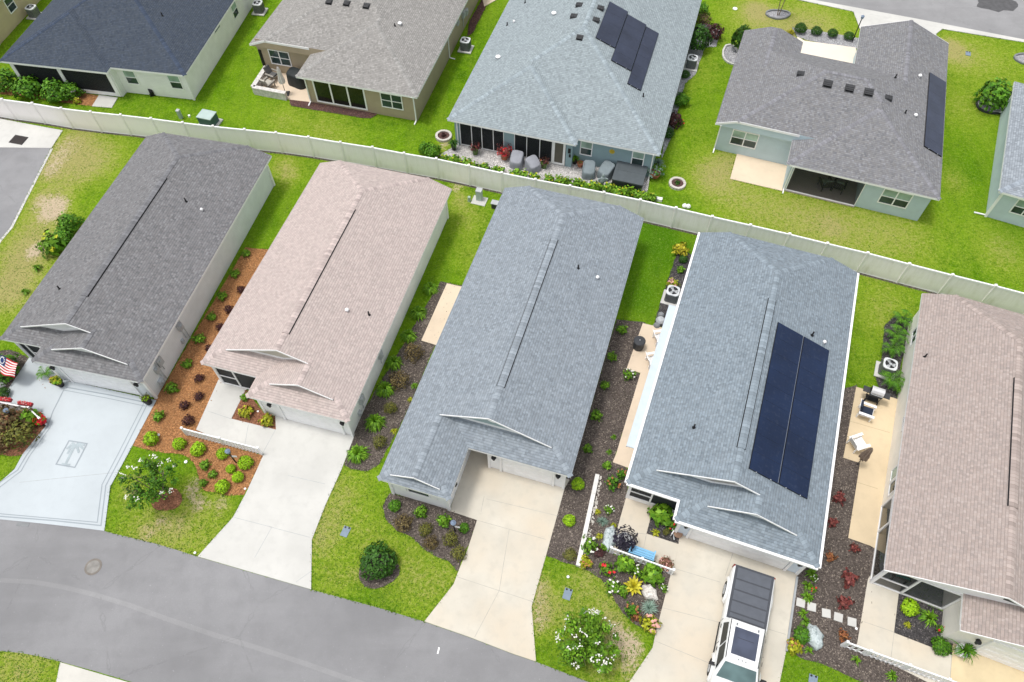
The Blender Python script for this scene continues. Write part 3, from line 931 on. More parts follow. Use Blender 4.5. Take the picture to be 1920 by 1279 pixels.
def solar(parent, roof_fn, nrm, cols, name='solar_array', pan=None, rail=M['lead'] if 'lead' in M else None):
    """cols: [(x0, x1, y0, y1, rows)] in plan, laid 0.1 m above the slope"""
    n = Vector(nrm).normalized()
    fr = MB()
    for x0, x1, y0, y1, rows in cols:
        c = [Vector((x, y, roof_fn(x, y))) + n * .06 for x, y in ((x0, y0), (x1, y0), (x1, y1), (x0, y1))]
        fr.poly([q - n * .03 for q in c], 1)
        for i in range(4):
            a, b = c[i], c[(i + 1) % 4]
            fr.poly([a - n * .03, b - n * .03, b + n * .025, a + n * .025], 1)
    arr = fr.build(name, [M['lead'], M['black']], parent)
    for x0, x1, y0, y1, rows in cols:
        for k in range(rows):
            ya, yb = y0 + (y1 - y0) * k / rows + .004, y0 + (y1 - y0) * (k + 1) / rows - .004
            xa, xb = x0 + .012, x1 - .012
            q = [Vector((x, y, roof_fn(x, y))) + n * .09 for x, y in ((xa, ya), (xb, ya), (xb, yb), (xa, yb))]
            p = MB(); p.poly(q, 0)
            for i in range(4): a, b = q[i], q[(i + 1) % 4]; p.poly([a - n * .03, b - n * .03, b, a], 1)
            p.build('solar_panel', [pan, M['black']], arr)
    mb = MB()
    for x0, x1, y0, y1, rows in cols:
        for k in range(2):
            xx = x0 + (x1 - x0) * (k * .5 + .25)
            a = Vector((xx, y0, roof_fn(xx, y0))) + n * .08
            mb.obox(a + Vector((0, -.02, 0)), Vector((.022, 0, 0)), Vector((0, .025, 0)), n * .012)
    mb.build('mounting_rail', M['lead'], arr)
    return arr


f4 = lambda x, y: ZE + PIT * (4.71 - x)
solar(h4, f4, sl_n('R'), [(0.52, 2.05, -15.6, -6.58, 9), (2.10, 3.63, -15.6, -6.58, 9)], pan=PAN)
mb = MB(); mb.obox((2.075, -11.09, f4(2.075, 0) + .085), (0.018, 0, 0), (0, 4.5, 0), (0, 0, .015)); mb.build('cable_strip', m_plain('cable_grey', (.13, .15, .19), .5), h4)

# house 5 -------------------------------------------------------------------
h5, r5, P5, D5 = villa('villa with tan pink roof and cream walls at the right end of the front row', 28.037, 24.34, -0.40, 9.0, 1.528, 3.0, 17.29, 18.79, -1.06, 17.1, 18.55,
                       SH[5], CAP[5], SID[5], M['white'], (5.5, 12.95), hips=False)
soffit_walls(h5, [(-4.2, 4.2, -12.9, -.35), (-.85, 4.2, -17.1, -12.9), (-.80, 4.2, -18.55, -17.1)], SID[5])
mb = MB(); mb.poly([(-4.2, -17.06, ZW), (4.5, -17.06, ZW), (1.7, -17.06, 3.5), (0, -17.06, 4.1)], 0); mb.poly([(-4.2, -12.9, .02), (-.85, -12.9, .02), (-.85, -17.1, .02), (-4.2, -17.1, .02)][::-1], 1)
mb.build('porch_floor', [M['white'], M['grey']], h5)
corner_trim(h5, [(-4.2, -17.1)])
garage_door(h5, 0.6, 3.9, -18.55)
wall_lamp(h5, (0.1, -18.55, 1.58), -90)
screen_wall(h5, (-4.2, -12.9), (-4.2, -17.1), 0.0, 2.3, (0.36,), [(0, 1.45)], 0.12, mat=M['screen_thin'])
screen_wall(h5, (-4.2, -17.1), (-.85, -17.1), 0.0, 2.3, (0.42,), [(0, 1.0)], 0.12, mat=M['screen_thin'])
window(h5, (-4.2, -2.3, 1.55), 1.1, 1.2, 180, 2, 1)
window(h5, (-4.2, -8.55, 1.7), .95, .55, 180, 2, 1)
window(h5, (-4.2, -11.5, 1.5), .78, 1.4, 180, 1, 1, M['blind'], M['blind']); window(h5, (-4.2, -12.3, 1.5), .78, 1.4, 180, 1, 1)
wall_lamp(h5, (-4.2, -12.75, 2.0), 180)
vent_pipe(r5, (-4.0, -4.67, 2.67))
g = MB(); g.box(-.3, .3, -.03, 0, -.1, .1)
o = g.build('gable_vent', M['dark'], r5); o.location = (.45, -17.13, 3.55)
mb = MB()
for (cx, cy) in ((-3.2, -14.3), (-1.9, -13.9)):
    mb.box(cx - .3, cx + .3, cy - .3, cy + .3, .3, .42); mb.box(cx - .3, cx + .3, cy + .24, cy + .3, .42, .95)
    for sx in (-.27, .27):
        for sy in (-.27, .27): mb.cyl((cx + sx, cy + sy, .02), (cx + sx, cy + sy, .31), .02, n=6)
pf = mb.build('porch_chairs', m_plain('teal_cushion', (0.03, 0.13, 0.12), 0.7), None)
bpy.data.objects.remove(pf)

# ------------------------------------------------------------------ the back row (local x runs along the rear wall, 0 at its right corner; +y towards their own street)




# house 6: white walls, dark roof
h6 = thing('house', 'white house with very dark slate roof at the top left of the photo', 'house', (-23.92, 46.54, 0), R(-9.8))
mb = MB()
block(mb, -14.5, 0, 0, 17, L=0, Rr=0, F=0, B=0)
block(mb, -14.495, -5.85, -.62, 6, L=.0, Rr=0, F=0, dz=-.004)
r6 = mb.build('roof', [SH[6], M['trim']], h6)
caps(r6, CAP[6], [((-14.5, -.62, ZE), (-14.5 + 4.3, 3.7, ZE + PIT * 4.32)), ((-14.1, .4, ZE + .16), (-7.25, 7.25, ZE + PIT * 7.25)), ((0, 0, ZE), (-7.25, 7.25, ZE + PIT * 7.25))])
soffit_walls(h6, [(-14.15, -.35, 3.4, 16.6), (-5.9, -.35, .35, 3.4), (-14.15, -14.0, -.2, 3.4), (-6.1, -5.9, -.2, 3.4)], SID[6])
corner_trim(h6, [(-.35, .35), (-5.95, .3)])
mb = MB(); mb.box(-14.0, -6.1, -.2, 3.4, 0, .06); mb.build('lanai_floor', M['grey'], h6)
screen_wall(h6, (-14.1, -.25), (-6.0, -.25), 0.06, ZW, (.49,), None, .25, .3, mat=M['screen'])
for cx in (-4.85, -1.3): window(h6, (cx, .35, 1.5), 1.0, 1.25, -90, 1, 2, M['blind'], M['glass'])
window(h6, (-.35, 9.9, 1.5), 1.0, 1.25, 0, 1, 2, M['blind'], M['glass']); window(h6, (-.35, 6.55, 2.0), 1.1, .35, 0, 1, 1)
vent_pipe(r6, (-3.4, 4.9, ZE + PIT * 3.4))

# house 7: tan walls
h7 = thing('house', 'tan stucco house with warm grey roof and three tall lanai windows', 'house', (-6.7, 43.91, 0), R(-15.2))
mb = MB()
block(mb, -14.43, 0, 2.72, 20, L=0, Rr=0, F=.53, B=0, fmat=2)
block(mb, -9.39, -.004, 0, 9, L=0, Rr=0, F=0, pf=.36, dz=-.004)
r7 = mb.build('roof', [SH[7], M['trim'], SID[7]], h7)
caps(r7, CAP[7], [((-9.39, 0, ZE), (-4.7, 5.06, ZE + PIT * 4.69)), ((0, 0, ZE), (-4.7, 5.06, ZE + PIT * 4.69)), ((-4.7, 5.06, ZE + PIT * 4.69), (-4.7, 6.0, ZE + PIT * 4.69)),
                  ((-13.06, 2.72, ZE + .53), (-7.21, 8.57, ZE + PIT * 7.21))])
soffit_walls(h7, [(-14.08, -.35, 3.0, 19.6), (-9.0, -.35, .35, 3.0)], SID[7])
for a_, b_ in (((-14.43, 2.718, ZE), (-13.06, 2.718, ZE + .53)), ((-13.06, 2.718, ZE + .53), (-9.4, 2.718, ZE + .53))):
    mb = MB(); board(mb, a_, b_, .17, .03, (0, -1, 0)); mb.build('gable_trim', M['trim'], r7)
mb = MB(); mb.box(-14.0, -9.0, 2.96, 3.0, ZW - .01, ZE + .36); mb.build('gable_wall', SID[7], h7)
window(h7, (-6.3, .35, 1.25), 4.1, 2.1, -90, 3, 1, M['gglass'], M['gglass'], .11)
window(h7, (-2.18, .35, 1.45), 1.7, 1.3, -90, 2, 2); window(h7, (-12.3, 3.0, 1.45), 1.75, 1.3, -90, 2, 2)
downspout(h7, -.42, .35, -90); downspout(h7, -8.9, .35, -90); downspout(h7, -.35, 8.1, 0)
mb = MB(); mb.box(-14.0, -13.8, 2.9, 3.0, .5, 1.9); mb.build('wall_panel', M['black'], h7)
for q in ((-9.01, 6.51), (-7.61, 6.6), (-6.04, 6.63)): box_vent(r7, (q[0], q[1], ZE + .53 + PIT * (q[1] - 2.72)), sl_n('F'))
box_vent(r7, (-4.9, 9.4, ZE + PIT * 4.9), sl_n('R'))
vent_cap(r7, (-3.3, 6.15, ZE + PIT * 3.3), .17); vent_pipe(r7, (-3.55, 5.75, ZE + PIT * 3.55), .2)
meter_box(h7, (-.35, 12.0, 1.5), 0, .4, .6, .2, .8); meter_box(h7, (-.35, 12.8, 1.2), 0, .4, .5, .2); meter_box(h7, (-.35, 10.6, 1.6), 0, .3, .4, .15)

# house 8: blue grey with stepped solar
h8 = thing('house', 'blue grey house with pale grey roof, stepped solar array and crowded rear patio', 'house', (9.97, 37.82, 0), R(-16.9))
mb = MB()
PF8 = PIT * 7.425 / 8.25
block(mb, -14.85, 0, 0, 20, L=0, Rr=0, F=0, B=0, pf=PF8)
block(mb, -14.845, -5.6, -.64, 5.5, L=0, Rr=0, F=0, pf=.36, dz=-.004)
r8 = mb.build('roof', [SH[8], M['trim']], h8)
caps(r8, CAP[8], [((-14.85, -.64, ZE), (-10.22, 4.35, ZE + PIT * 4.62)), ((-5.6, -.64, ZE), (-10.22, 4.35, ZE + PIT * 4.62)), ((-10.4, 4.9, ZE + PIT * 4.45), (-7.42, 8.25, ZE + PIT * 7.42)),
                  ((0, 0, ZE), (-7.42, 8.25, ZE + PIT * 7.42)), ((-7.42, 8.25, ZE + PIT * 7.42), (-7.42, 19, ZE + PIT * 7.42))])
soffit_walls(h8, [(-14.5, -.35, 3.2, 19.6), (-5.9, -.35, .35, 3.2), (-14.5, -14.15, -.25, 3.2), (-10.85, -10.1, -.25, 3.2), (-6.35, -5.9, -.25, 3.2)], SID[8])
mb = MB(); mb.box(-14.15, -6.3, -.2, 3.2, 0, .06); mb.build('lanai_floor', M['dark'], h8)
screen_wall(h8, (-14.15, -.2), (-10.85, -.2), 0.06, ZW, (.27, .5, .76), None, .05, .05, mat=M['screen'])
screen_wall(h8, (-10.1, -.2), (-7.32, -.2), 0.06, ZW, (.33, .67), None, .05, .05, mat=M['screen'])
d = window(h8, (-6.85, -.22, 1.12), .92, 2.1, -90, 1, 1, M['blind'], m_plain('door_screen', (.12, .11, .09), .5), .16, name='lanai_door')
for cx in (-5.05, -1.42): window(h8, (cx, .35, 1.5), .88, 1.25, -90, 1, 2, M['blind'], M['glass'])
mb = MB(); mb.box(-5.6, -.35, .31, .35, 2.16, ZW - .002); mb.build('frieze_board', m_plain('deep_blue_trim', (.03, .13, .30), .5), h8)
mb = MB(); mb.lathe((0, 0, 0), [(0.10, 0), (.17, .015), (.2, 0)], 12); mb.cyl((-.1, 0, 0), (.1, 0, 0), .02); mb.cyl((0, -.12, 0), (0, .12, 0), .02)
o = mb.build('wall_ornament', m_plain('brass_ornament', (.55, .42, .05), .4), h8); o.rotation_euler = (R(90), 0, 0); o.location = (-3.25, .34, 1.65)
downspout(h8, -.42, .35, -90); downspout(h8, -14.3, -.25, -90, out=.2)
mb = MB(); mb.box(-6.2, -6.02, -.29, -.25, 1.3, 1.7); mb.box(-6.12, -5.98, -.29, -.25, .95, 1.2); mb.build('wall_plaque', M['black'], h8)
f8 = lambda x, y: ZE + PIT * (0 - x)
solar(h8, f8, sl_n('R'), [(-6.45, -4.98, 7.7, 12.3, 4), (-4.95, -3.45, 6.3, 12.0, 5), (-3.42, -2.42, 4.9, 11.8, 6)], pan=PAN2)
for q in ((-6.85, 11.1), (-6.84, 9.59)): box_vent(r8, (q[0], q[1], f8(*q)), sl_n('R'))
for q in ((-8.5, 11.36), (-8.55, 9.91)): box_vent(r8, (q[0], q[1], ZE + PIT * (14.85 + q[0])), sl_n('L'))
box_vent(r8, (-7.5, 7.35, ZE + PF8 * 7.35), sl_n('F'), .38)
vent_pipe(r8, (-2.14, 4.55, f8(-2.14, 0)))
for q in ((-10.26, 10.77), (-13.2, 6.08)): vent_cap(r8, (q[0], q[1], ZE + PIT * (14.85 + q[0])), .2)
vent_cap(r8, (-13.35, 10.7, ZE + PIT * 1.5), .1)
for q in ((-13.24, 13.39), (-13.84, 10.49)): vent_pipe(r8, (q[0], q[1], ZE + PIT * (14.85 + q[0])), .25)

# house 9: seafoam
h9 = thing('house', 'seafoam house with taupe grey roof, open lanai and a courtyard on its far side', 'house', (27.36, 33.57, 0), R(-20.1))
mb = MB()
block(mb, -14.9, 0, 2.45, 12.4, L=0, Rr=0, F=.53, B=0, pb=.47, fmat=2)
block(mb, -9.65, -.003, 0, 7.2, L=0, Rr=0, F=0, pf=.365, dz=-.004)
block(mb, -6.47, -.006, 6.5, 17.3, L=0, Rr=0, fmat=1, dz=-.006)
block(mb, -14.896, -10.43, 7.4, 13.8, L=0, Rr=0, B=.72, dz=-.004)
r9 = mb.build('roof', [SH[9], M['trim'], SID[9]], h9)
z9 = ZE + PIT * 4.82
caps(r9, CAP[9], [((-9.65, 0, ZE), (-4.82, 5.15, z9)), ((0, 0, ZE), (-4.82, 5.15, z9)), ((-13.53, 2.45, ZE + .53), (-8.75, 7.25, ZE + .53 + PIT * 4.8)), ((-8.75, 7.25, ZE + .53 + PIT * 4.8), (-6.1, 7.25, ZE + .53 + PIT * 4.8)),
                  ((-6.1, 7.25, ZE + .53 + PIT * 4.8), (-4.75, 5.9, z9)), ((-3.23, 9.3, ZE + PIT * 3.23), (-3.23, 17.3, ZE + PIT * 3.23)), ((-12.66, 8.6, ZE + PIT * 2.23), (-12.66, 13.4, ZE + PIT * 2.23))])
soffit_walls(h9, [(-14.55, -.35, 3.1, 12.0), (-14.55, -10.8, 12.0, 13.4), (-6.1, -.35, 12.0, 16.9), (-4.45, -.35, .35, 3.1), (-14.55, -9.2, 2.75, 3.1), (-9.3, -9.1, .35, 2.75)], SID[9])
mb = MB(); mb.poly([(-14.5, 2.76, ZW), (-9.4, 2.76, ZW), (-9.4, 2.76, ZE + .4), (-13.4, 2.76, ZE + .4)], 0); mb.build('gable_wall', SID[9], h9)
for a_, b_, n_ in (((-14.9, 2.448, ZE), (-13.53, 2.448, ZE + .53), -1), ((-13.53, 2.448, ZE + .53), (-9.3, 2.448, ZE + .53), -1), ((-6.46, 17.302, ZE), (-3.23, 17.302, ZE + PIT * 3.23), 1), ((0, 17.302, ZE), (-3.23, 17.302, ZE + PIT * 3.23), 1)):
    mb = MB(); board(mb, a_, b_, .17, .03, (0, n_, 0)); mb.build('gable_trim', M['trim'], r9)
mb = MB(); mb.box(-9.1, -4.45, .2, 3.1, 0, .06); mb.build('lanai_floor', m_concrete('lanai_paving', (.36, .31, .28), .2), h9)
screen_wall(h9, (-9.1, .3), (-4.45, .3), 0.06, ZW, (), None, .04, .05, mat=M['screen_thin'])
window(h9, (-12.7, 2.75, 1.45), 1.85, 1.3, -90, 2, 2, M['blind'], M['glass']); window(h9, (-2.35, .35, 1.45), 1.85, 1.3, -90, 2, 2, M['blind'], M['glass'])
downspout(h9, -14.5, 2.75, -90); downspout(h9, -9.2, .35, -90)
f9 = lambda x, y: ZE + PIT * (0 - x)
solar(h9, f9, sl_n('R'), [(-1.47, -.12, 4.0, 12.2, 8)], pan=PAN2)
zf9 = lambda y: ZE + .53 + PIT * (y - 2.45)
for q in ((-8.45, 6.35), (-7.0, 6.35), (-5.75, 6.35)): box_vent(r9, (q[0], q[1], zf9(q[1])), sl_n('F'), .5)
box_vent(r9, (-10.3, 7.2, ZE + PIT * 4.6), sl_n('L')); box_vent(r9, (-4.35, 6.7, f9(-4.35, 0)), sl_n('R'))
for q in ((-4.01, 9.38), (-3.02, 6.24)): vent_pipe(r9, (q[0], q[1], f9(*q)), .25)
for q in ((-2.19, 11.09), (-2.25, 6.55)): vent_cap(r9, (q[0], q[1], f9(*q)), .13)

# house 10: right edge
h10 = thing('house', 'ice blue house with pale grey roof cut off by the right edge of the photo', 'house', (31.39, 34.24, 0), R(-25.1))
mb = MB()
block(mb, 0, 14, 0, 12.2, L=0, F=0, Rr=0, B=0)
r10 = mb.build('roof', [SH[10], M['trim']], h10)
caps(r10, CAP[10], [((0, 0, ZE), (6.1, 6.1, ZE + PIT * 6.1))])
soffit_walls(h10, [(.35, 13.6, .35, 11.8)], SID[10])
corner_trim(h10, [(.35, .35), (.35, 11.8)])
window(h10, (2.1, .35, 1.5), 1.5, 1.25, -90, 2, 2, M['blind'], M['glass'])
for yy, dg in ((.35, 180), (11.75, 180)): downspout(h10, .35, yy, dg, out=.75)

# house 11: the neighbour in the top left corner
q0 = G(0, 84); 
h11 = thing('house', 'sand coloured stucco house wall in the extreme top left corner', 'house', (q0.x, q0.y, 0), R(80))
soffit_walls(h11, [(-6, 14, 0, 6)], SID[11], z1=2.6)
mb = MB(); block(mb, -6.4, 14.4, -.4, 6.4, L=0, Rr=0, F=0, B=0, ze=2.75); mb.build('roof', [SH[7], M['trim']], h11)
window(h11, (3.2, 0, 1.6), 1.0, 1.2, -90, 1, 2)
mb = MB(); mb.box(-.06, .0, -.03, .0, 0, 2.55); mb.build('corner_trim', M['trim'], h11)
# ------------------------------------------------------------------ the ground
def gp(*uv): return [G(u, v) for u, v in uv]


DRY = [  # photo-surveyed lawn patches: u, v, radius px, dry, bare, deep
    (100, 392, 20, .7, 1.15, 0), (75, 375, 14, .5, .4, 0), (66, 470, 12, .5, 1.05, 0), (140, 262, 30, .45, .2, 0), (112, 292, 22, .45, .35, 0), (95, 320, 16, .5, .4, 0), (180, 300, 40, .3, 0, 0),
    (60, 500, 60, .35, 0, 0), (150, 330, 60, .35, 0, 0), (40, 480, 40, .4, .05, 0), (20, 560, 40, .35, 0, 0), (130, 300, 70, .3, 0, 0), (60, 430, 50, .35, 0, 0), (18, 540, 26, .5, 0, 0), (165, 360, 30, -.3, 0, .0),
    (365, 905, 12, .5, .4, 0), (358, 925, 13, .5, .45, 0), (374, 945, 13, .5, .55, 0), (414, 945, 16, .5, .42, 0), (270, 990, 50, .42, .05, 0), (305, 980, 10, .5, .45, 0), (335, 985, 14, .4, .2, 0), (240, 920, 22, .4, .06, 0),
    (330, 1015, 50, .3, 0, 0), (390, 1000, 50, .25, 0, 0), (275, 1000, 11, .5, .35, 0),
    (620, 960, 50, .32, 0, 0), (600, 1010, 30, .48, .08, 0), (650, 920, 40, .3, 0, 0), (690, 1010, 40, .3, 0, 0), (760, 1060, 50, .34, .03, 0), (620, 1090, 30, .35, .1, 0), (800, 1110, 40, .26, .05, 0), (840, 1080, 24, .3, 0, 0), (665, 1080, 14, .4, .1, 0),
    (1012, 1120, 22, .8, .25, 0), (1010, 1165, 18, .8, .35, 0), (1150, 1150, 26, .5, 0, 0), (1172, 1205, 18, .5, .62, 0), (1152, 1185, 14, .5, .5, 0), (1195, 1215, 15, .5, .5, 0), (1180, 1250, 20, .5, .35, 0), (1100, 1090, 40, .5, 0, 0), (1050, 1150, 30, .45, 0, 0), (1010, 1090, 16, .5, .2, 0),
    (1130, 1230, 40, .5, .1, 0), (40, 1255, 60, .55, .05, 0), (20, 870, 30, .1, 0, 0),
    (1330, 330, 40, .65, .12, 0), (1400, 380, 60, .46, .05, 0), (1500, 410, 60, .46, .05, 0), (1600, 430, 70, .44, .04, 0), (1700, 440, 60, .36, .03, 0), (1300, 130, 50, .2, 0, 0), (1560, 425, 20, .3, .1, 0), (1370, 300, 30, .5, 0, 0), (1300, 240, 30, .12, 0, 0), (1880, 470, 40, .45, 0, 0),
    (1785, 100, 30, .55, 0, 0), (1800, 200, 40, .3, 0, 0), (1790, 340, 20, .4, 0, 0), (1420, 40, 60, .5, 0, 0), (1540, 45, 60, .5, 0, 0), (1500, 70, 40, .4, 0, 0), (1850, 110, 60, .35, 0, 0), (1785, 90, 14, .8, .2, 0), (1420, 20, 20, .7, 0, 0),
    (530, 225, 30, .35, 0, 0), (600, 240, 40, .3, 0, 0), (640, 265, 40, .2, 0, 0), (530, 310, 22, .5, .05, 0), (545, 330, 20, .5, 0, 0), (855, 350, 12, .5, .6, 0), (862, 375, 18, .5, 0, 0), (880, 410, 34, .4, 0, 0), (880, 480, 30, .25, 0, 0), (840, 265, 8, .5, .4, 0), (830, 275, 10, .6, .4, 0),
    (1225, 470, 70, -.4, 0, .75), (1200, 560, 40, -.3, 0, .7), (1240, 430, 40, -.2, 0, .7), (1640, 600, 30, .25, 0, 0), (1670, 570, 40, .3, 0, 0), (1620, 680, 30, .15, 0, .15), (1790, 300, 40, .05, 0, .2), (1900, 430, 40, 0, 0, .45), (1820, 320, 30, 0, 0, .3),  # lush gap beside house 3; deep also puts the house's shadow into the grass colour
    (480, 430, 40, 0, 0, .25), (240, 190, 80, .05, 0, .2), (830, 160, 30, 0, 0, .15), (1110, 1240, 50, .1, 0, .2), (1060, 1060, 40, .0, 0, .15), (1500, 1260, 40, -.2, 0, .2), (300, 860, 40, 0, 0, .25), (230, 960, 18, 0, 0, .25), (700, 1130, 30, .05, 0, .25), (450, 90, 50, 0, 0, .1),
]


def ground_sheet():
    xs = [-900, -400, -200, -120, -80] + [-56 + .36 * i for i in range(int(112 / .36) + 1)] + [80, 120, 200, 400, 900]
    ys = [-500, -200, -80, -30] + [2 + .36 * i for i in range(int(70 / .36) + 1)] + [90, 130, 250, 500, 1200]
    nx, ny = len(xs), len(ys)
    me = bpy.data.meshes.new('ground')
    rnd = random.Random(3)
    V = [(x, y, 0.0) for y in ys for x in xs]
    Fc = [(j * nx + i, j * nx + i + 1, (j + 1) * nx + i + 1, (j + 1) * nx + i) for j in range(ny - 1) for i in range(nx - 1)]
    me.from_pydata(V, [], Fc)
    col = [[0.10, 0.0, 0.0] for _ in V]
    import bisect
    for u, v, r, a, b, c in DRY:
        p = G(u, v); k = dist_of(p) / F_PX; rr = r * k
        ry = rr * 1.35
        i0, i1 = bisect.bisect(xs, p.x - 2.2 * rr), bisect.bisect(xs, p.x + 2.2 * rr)
        j0, j1 = bisect.bisect(ys, p.y - 2.2 * ry), bisect.bisect(ys, p.y + 2.2 * ry)
        for j in range(max(j0 - 1, 0), min(j1 + 1, ny)):
            for i in range(max(i0 - 1, 0), min(i1 + 1, nx)):
                d = ((xs[i] - p.x) / rr) ** 2 + ((ys[j] - p.y) / ry) ** 2
                w = math.exp(-d)
                q = col[j * nx + i]
                q[0] += a * w; q[1] += b * w; q[2] += c * w
    ca = me.color_attributes.new('cover', 'FLOAT_COLOR', 'POINT')
    fl = []
    for q in col: fl += [max(0, min(1.2, q[0])), max(0, min(1.2, q[1])), max(0, min(1, q[2])), 1]
    ca.data.foreach_set('color', fl)
    me.materials.append(M['grass'])
    o = bpy.data.objects.new('ground', me); COL.objects.link(o)
    return tag(o, 'green residential lawns with straw patches', None, None, 'structure')


ground_sheet()


SHEETS = []


def sheet(name, pts, mat, z0, z1, side=None, jitter=0.0, label=None, seed=1):
    P = [Vector((p.x, p.y, 0)) for p in pts]
    SHEETS.append(P)
    if jitter:
        rnd = random.Random(seed); Q = []
        for i in range(len(P)):
            a, b = P[i], P[(i + 1) % len(P)]; L = (b - a).length; n = max(1, int(L / .22))
            for k in range(n):
                q = a.lerp(b, k / n)
                if k: q = q + Vector((rnd.uniform(-1, 1), rnd.uniform(-1, 1), 0)) * jitter
                Q.append(q)
        P = Q
    mb = MB(); mb.prism(P, z0, z1, 0, 1 if side else 0)
    o = mb.build(name, [mat] + ([side] if side else []))
    return tag(o, label, None, None, 'structure')


def extend(pts, i, j, d):
    """point beyond pts[j], continuing i->j"""
    a, b = pts[i], pts[j]
    return b + (b - a).normalized() * d


# roads -----------------------------------------------------------------------
Nn = gp((0, 973.8), (50, 978.5), (100, 983.8), (150, 989.5), (194, 995.5), (240, 1007), (290, 1019), (334, 1032), (370.5, 1044), (480, 1076), (583.5, 1105.7), (713.6, 1140.7), (795.4, 1165.8), (880, 1195), (960, 1225.8), (1005, 1241), (1103.5, 1279), (1180, 1309), (1300, 1357), (1500, 1440))
Ss = gp((0, 1221), (36.7, 1224), (75, 1231), (113.5, 1241), (180, 1259), (247, 1279), (400, 1327), (650, 1410))
nl = Nn[0] + Vector((-26, 1.0, 0)); nl2 = Nn[0] + Vector((-60, -6, 0)); sl = Ss[0] + Vector((-26, 0.6, 0)); sl2 = Ss[0] + Vector((-60, -8, 0))
nr = extend(Nn, -2, -1, 60); sr = extend(Ss, -2, -1, 70)
sheet('road', [nl2, nl] + Nn + [nr, sr] + Ss[::-1] + [sl, sl2], M['asphalt'], 0, .008, label='worn grey asphalt street curving along the bottom')
# seal-coat seam that runs down the road as a slightly paler band
mid = gp((0, 1088), (60, 1091), (120, 1101), (180, 1116), (240, 1134), (320, 1163), (400, 1190), (480, 1214), (580, 1247), (670, 1279), (800, 1325))
def ribbon(name, pts, w, mat, z):
    mb = MB(); L = []
    for i, p in enumerate(pts):
        d = (pts[min(i + 1, len(pts) - 1)] - pts[max(i - 1, 0)]).normalized(); s = Vector((-d.y, d.x, 0)) * w / 2
        L.append((p + s, p - s))
    for (a, b), (c, d) in zip(L[:-1], L[1:]):
        mb.poly([(a.x, a.y, z), (b.x, b.y, z), (d.x, d.y, z), (c.x, c.y, z)])
    return mb.build(name, mat)
tag(ribbon('road_seam', mid, .22, M['asphalt_l'], .012), None, None, None, 'structure')
lr = gp((0, 277), (96.6, 278), (60, 350), (21.6, 426), (0, 452), (-40, 540))
sheet('side_street', [lr[0] + Vector((-14, 3, 0))] + lr + [lr[-1] + Vector((-14, 0, 0))], M['asphalt'], 0, .008, label='dead end of a grey side street at the left edge')
pad = gp((0, 223), (118, 245), (96.6, 278), (0, 277))
sheet('concrete_apron', [pad[0] + Vector((-14, 3.4, 0)), pad[0], pad[1], pad[2], pad[3], pad[3] + Vector((-14, 3.0, 0))], M['concrete_g'], 0, .03)
ribbon_o = ribbon('road_kerb', gp((97.5, 279), (60.5, 351), (22, 427), (0, 453), (-40, 541)), .16, M['concrete_g'], .02); tag(ribbon_o, None, None, None, 'structure')
ft = gp((1486, -2), (1596.6, 21.6), (1600, 23), (1731.7, 45), (1766.6, 55), (1920, 80), (2150, 122))
fr2 = gp((1516.6, -1), (1713, 35), (1920, 75), (2150, 118))
sheet('kerb', [ft[0] + Vector((-14, 5, 0))] + ft + [extend(ft, -2, -1, 30), extend(fr2, -2, -1, 30) + Vector((0, 0.4, 0))] + fr2[::-1] + [fr2[0] + Vector((-14, 5.2, 0))], M['concrete_g'], 0, .05, label='pale kerb of the upper street')
sheet('upper_street', [fr2[0] + Vector((-14, 5.2, 0))] + fr2 + [extend(fr2, -2, -1, 30), fr2[-1] + Vector((30, 20, 0)), fr2[0] + Vector((-10, 15, 0))], M['asphalt_l'], 0, .03, label='grey street in the top right corner')
for nm, c_, r_ in (('dark_patch', G(1868, 9), 1.1),):  # dark oval patch on the upper street
    mb = MB(); rnd = random.Random(5)
    mb.prism([c_ + Vector((math.cos(a * .35) * r_ * 1.7 * rnd.uniform(.8, 1.1), math.sin(a * .35) * r_ * rnd.uniform(.7, 1.1) - a * .0, 0)) for a in range(18)], .034, .034)
    tag(mb.build(nm, m_plain('dark_asphalt', (.10, .10, .105), .8, .2)), None, None, None, 'structure')
cul = MB(); q = G(822, 1220); cul.obox((q.x, q.y, .012), Vector((.03, .14, 0)), Vector((.035, -.01, 0)), (0, 0, .002)); tag(cul.build('paint_mark', M['white']), 'short white paint mark on the asphalt street', 'paint mark')

# driveways -------------------------------------------------------------------
def driveway(name, pts, mat, joints=(), jm=None, z=.035, label=None, jw=.022):
    SHEETS.append(list(pts)); mb = MB(); mb.prism(pts, 0, z)
    for a, b in joints:
        a, b = Vector((a.x, a.y, z + .002)), Vector((b.x, b.y, z + .002))
        d = (b - a); s = Vector((-d.y, d.x, 0)).normalized() * jw / 2
        mb.poly([a + s, a - s, b - s, b + s], 1)
    return tag(mb.build(name, [mat, jm or M['joint']]), label, None, None, 'structure')


def J(*a): return [tuple(gp((x0, y0), (x1, y1))) for x0, y0, x1, y1 in a]


d1p = gp((118, 712), (293.5, 751), (240, 852), (207, 913), (196, 995.8), (150, 990), (100, 984.3), (50, 979), (0, 974.3))
d1l = gp((-40, 972), (-40, 930), (0, 905), (28, 880), (43, 852), (88, 797), (106, 752))
driveway('driveway', d1p + d1l, M['painted'], J((37, 905, 222, 886), (20, 800, 20, 800.1)), M['joint_g'], label='pale blue painted driveway with grey border lines and a palm motif')
driveway('walkway', gp((57, 668), (100, 678), (140, 712), (106, 752), (88, 797), (80, 775), (64, 768), (-30, 752), (12, 736)), M['painted'], z=.03, label='pale blue painted entry walk')
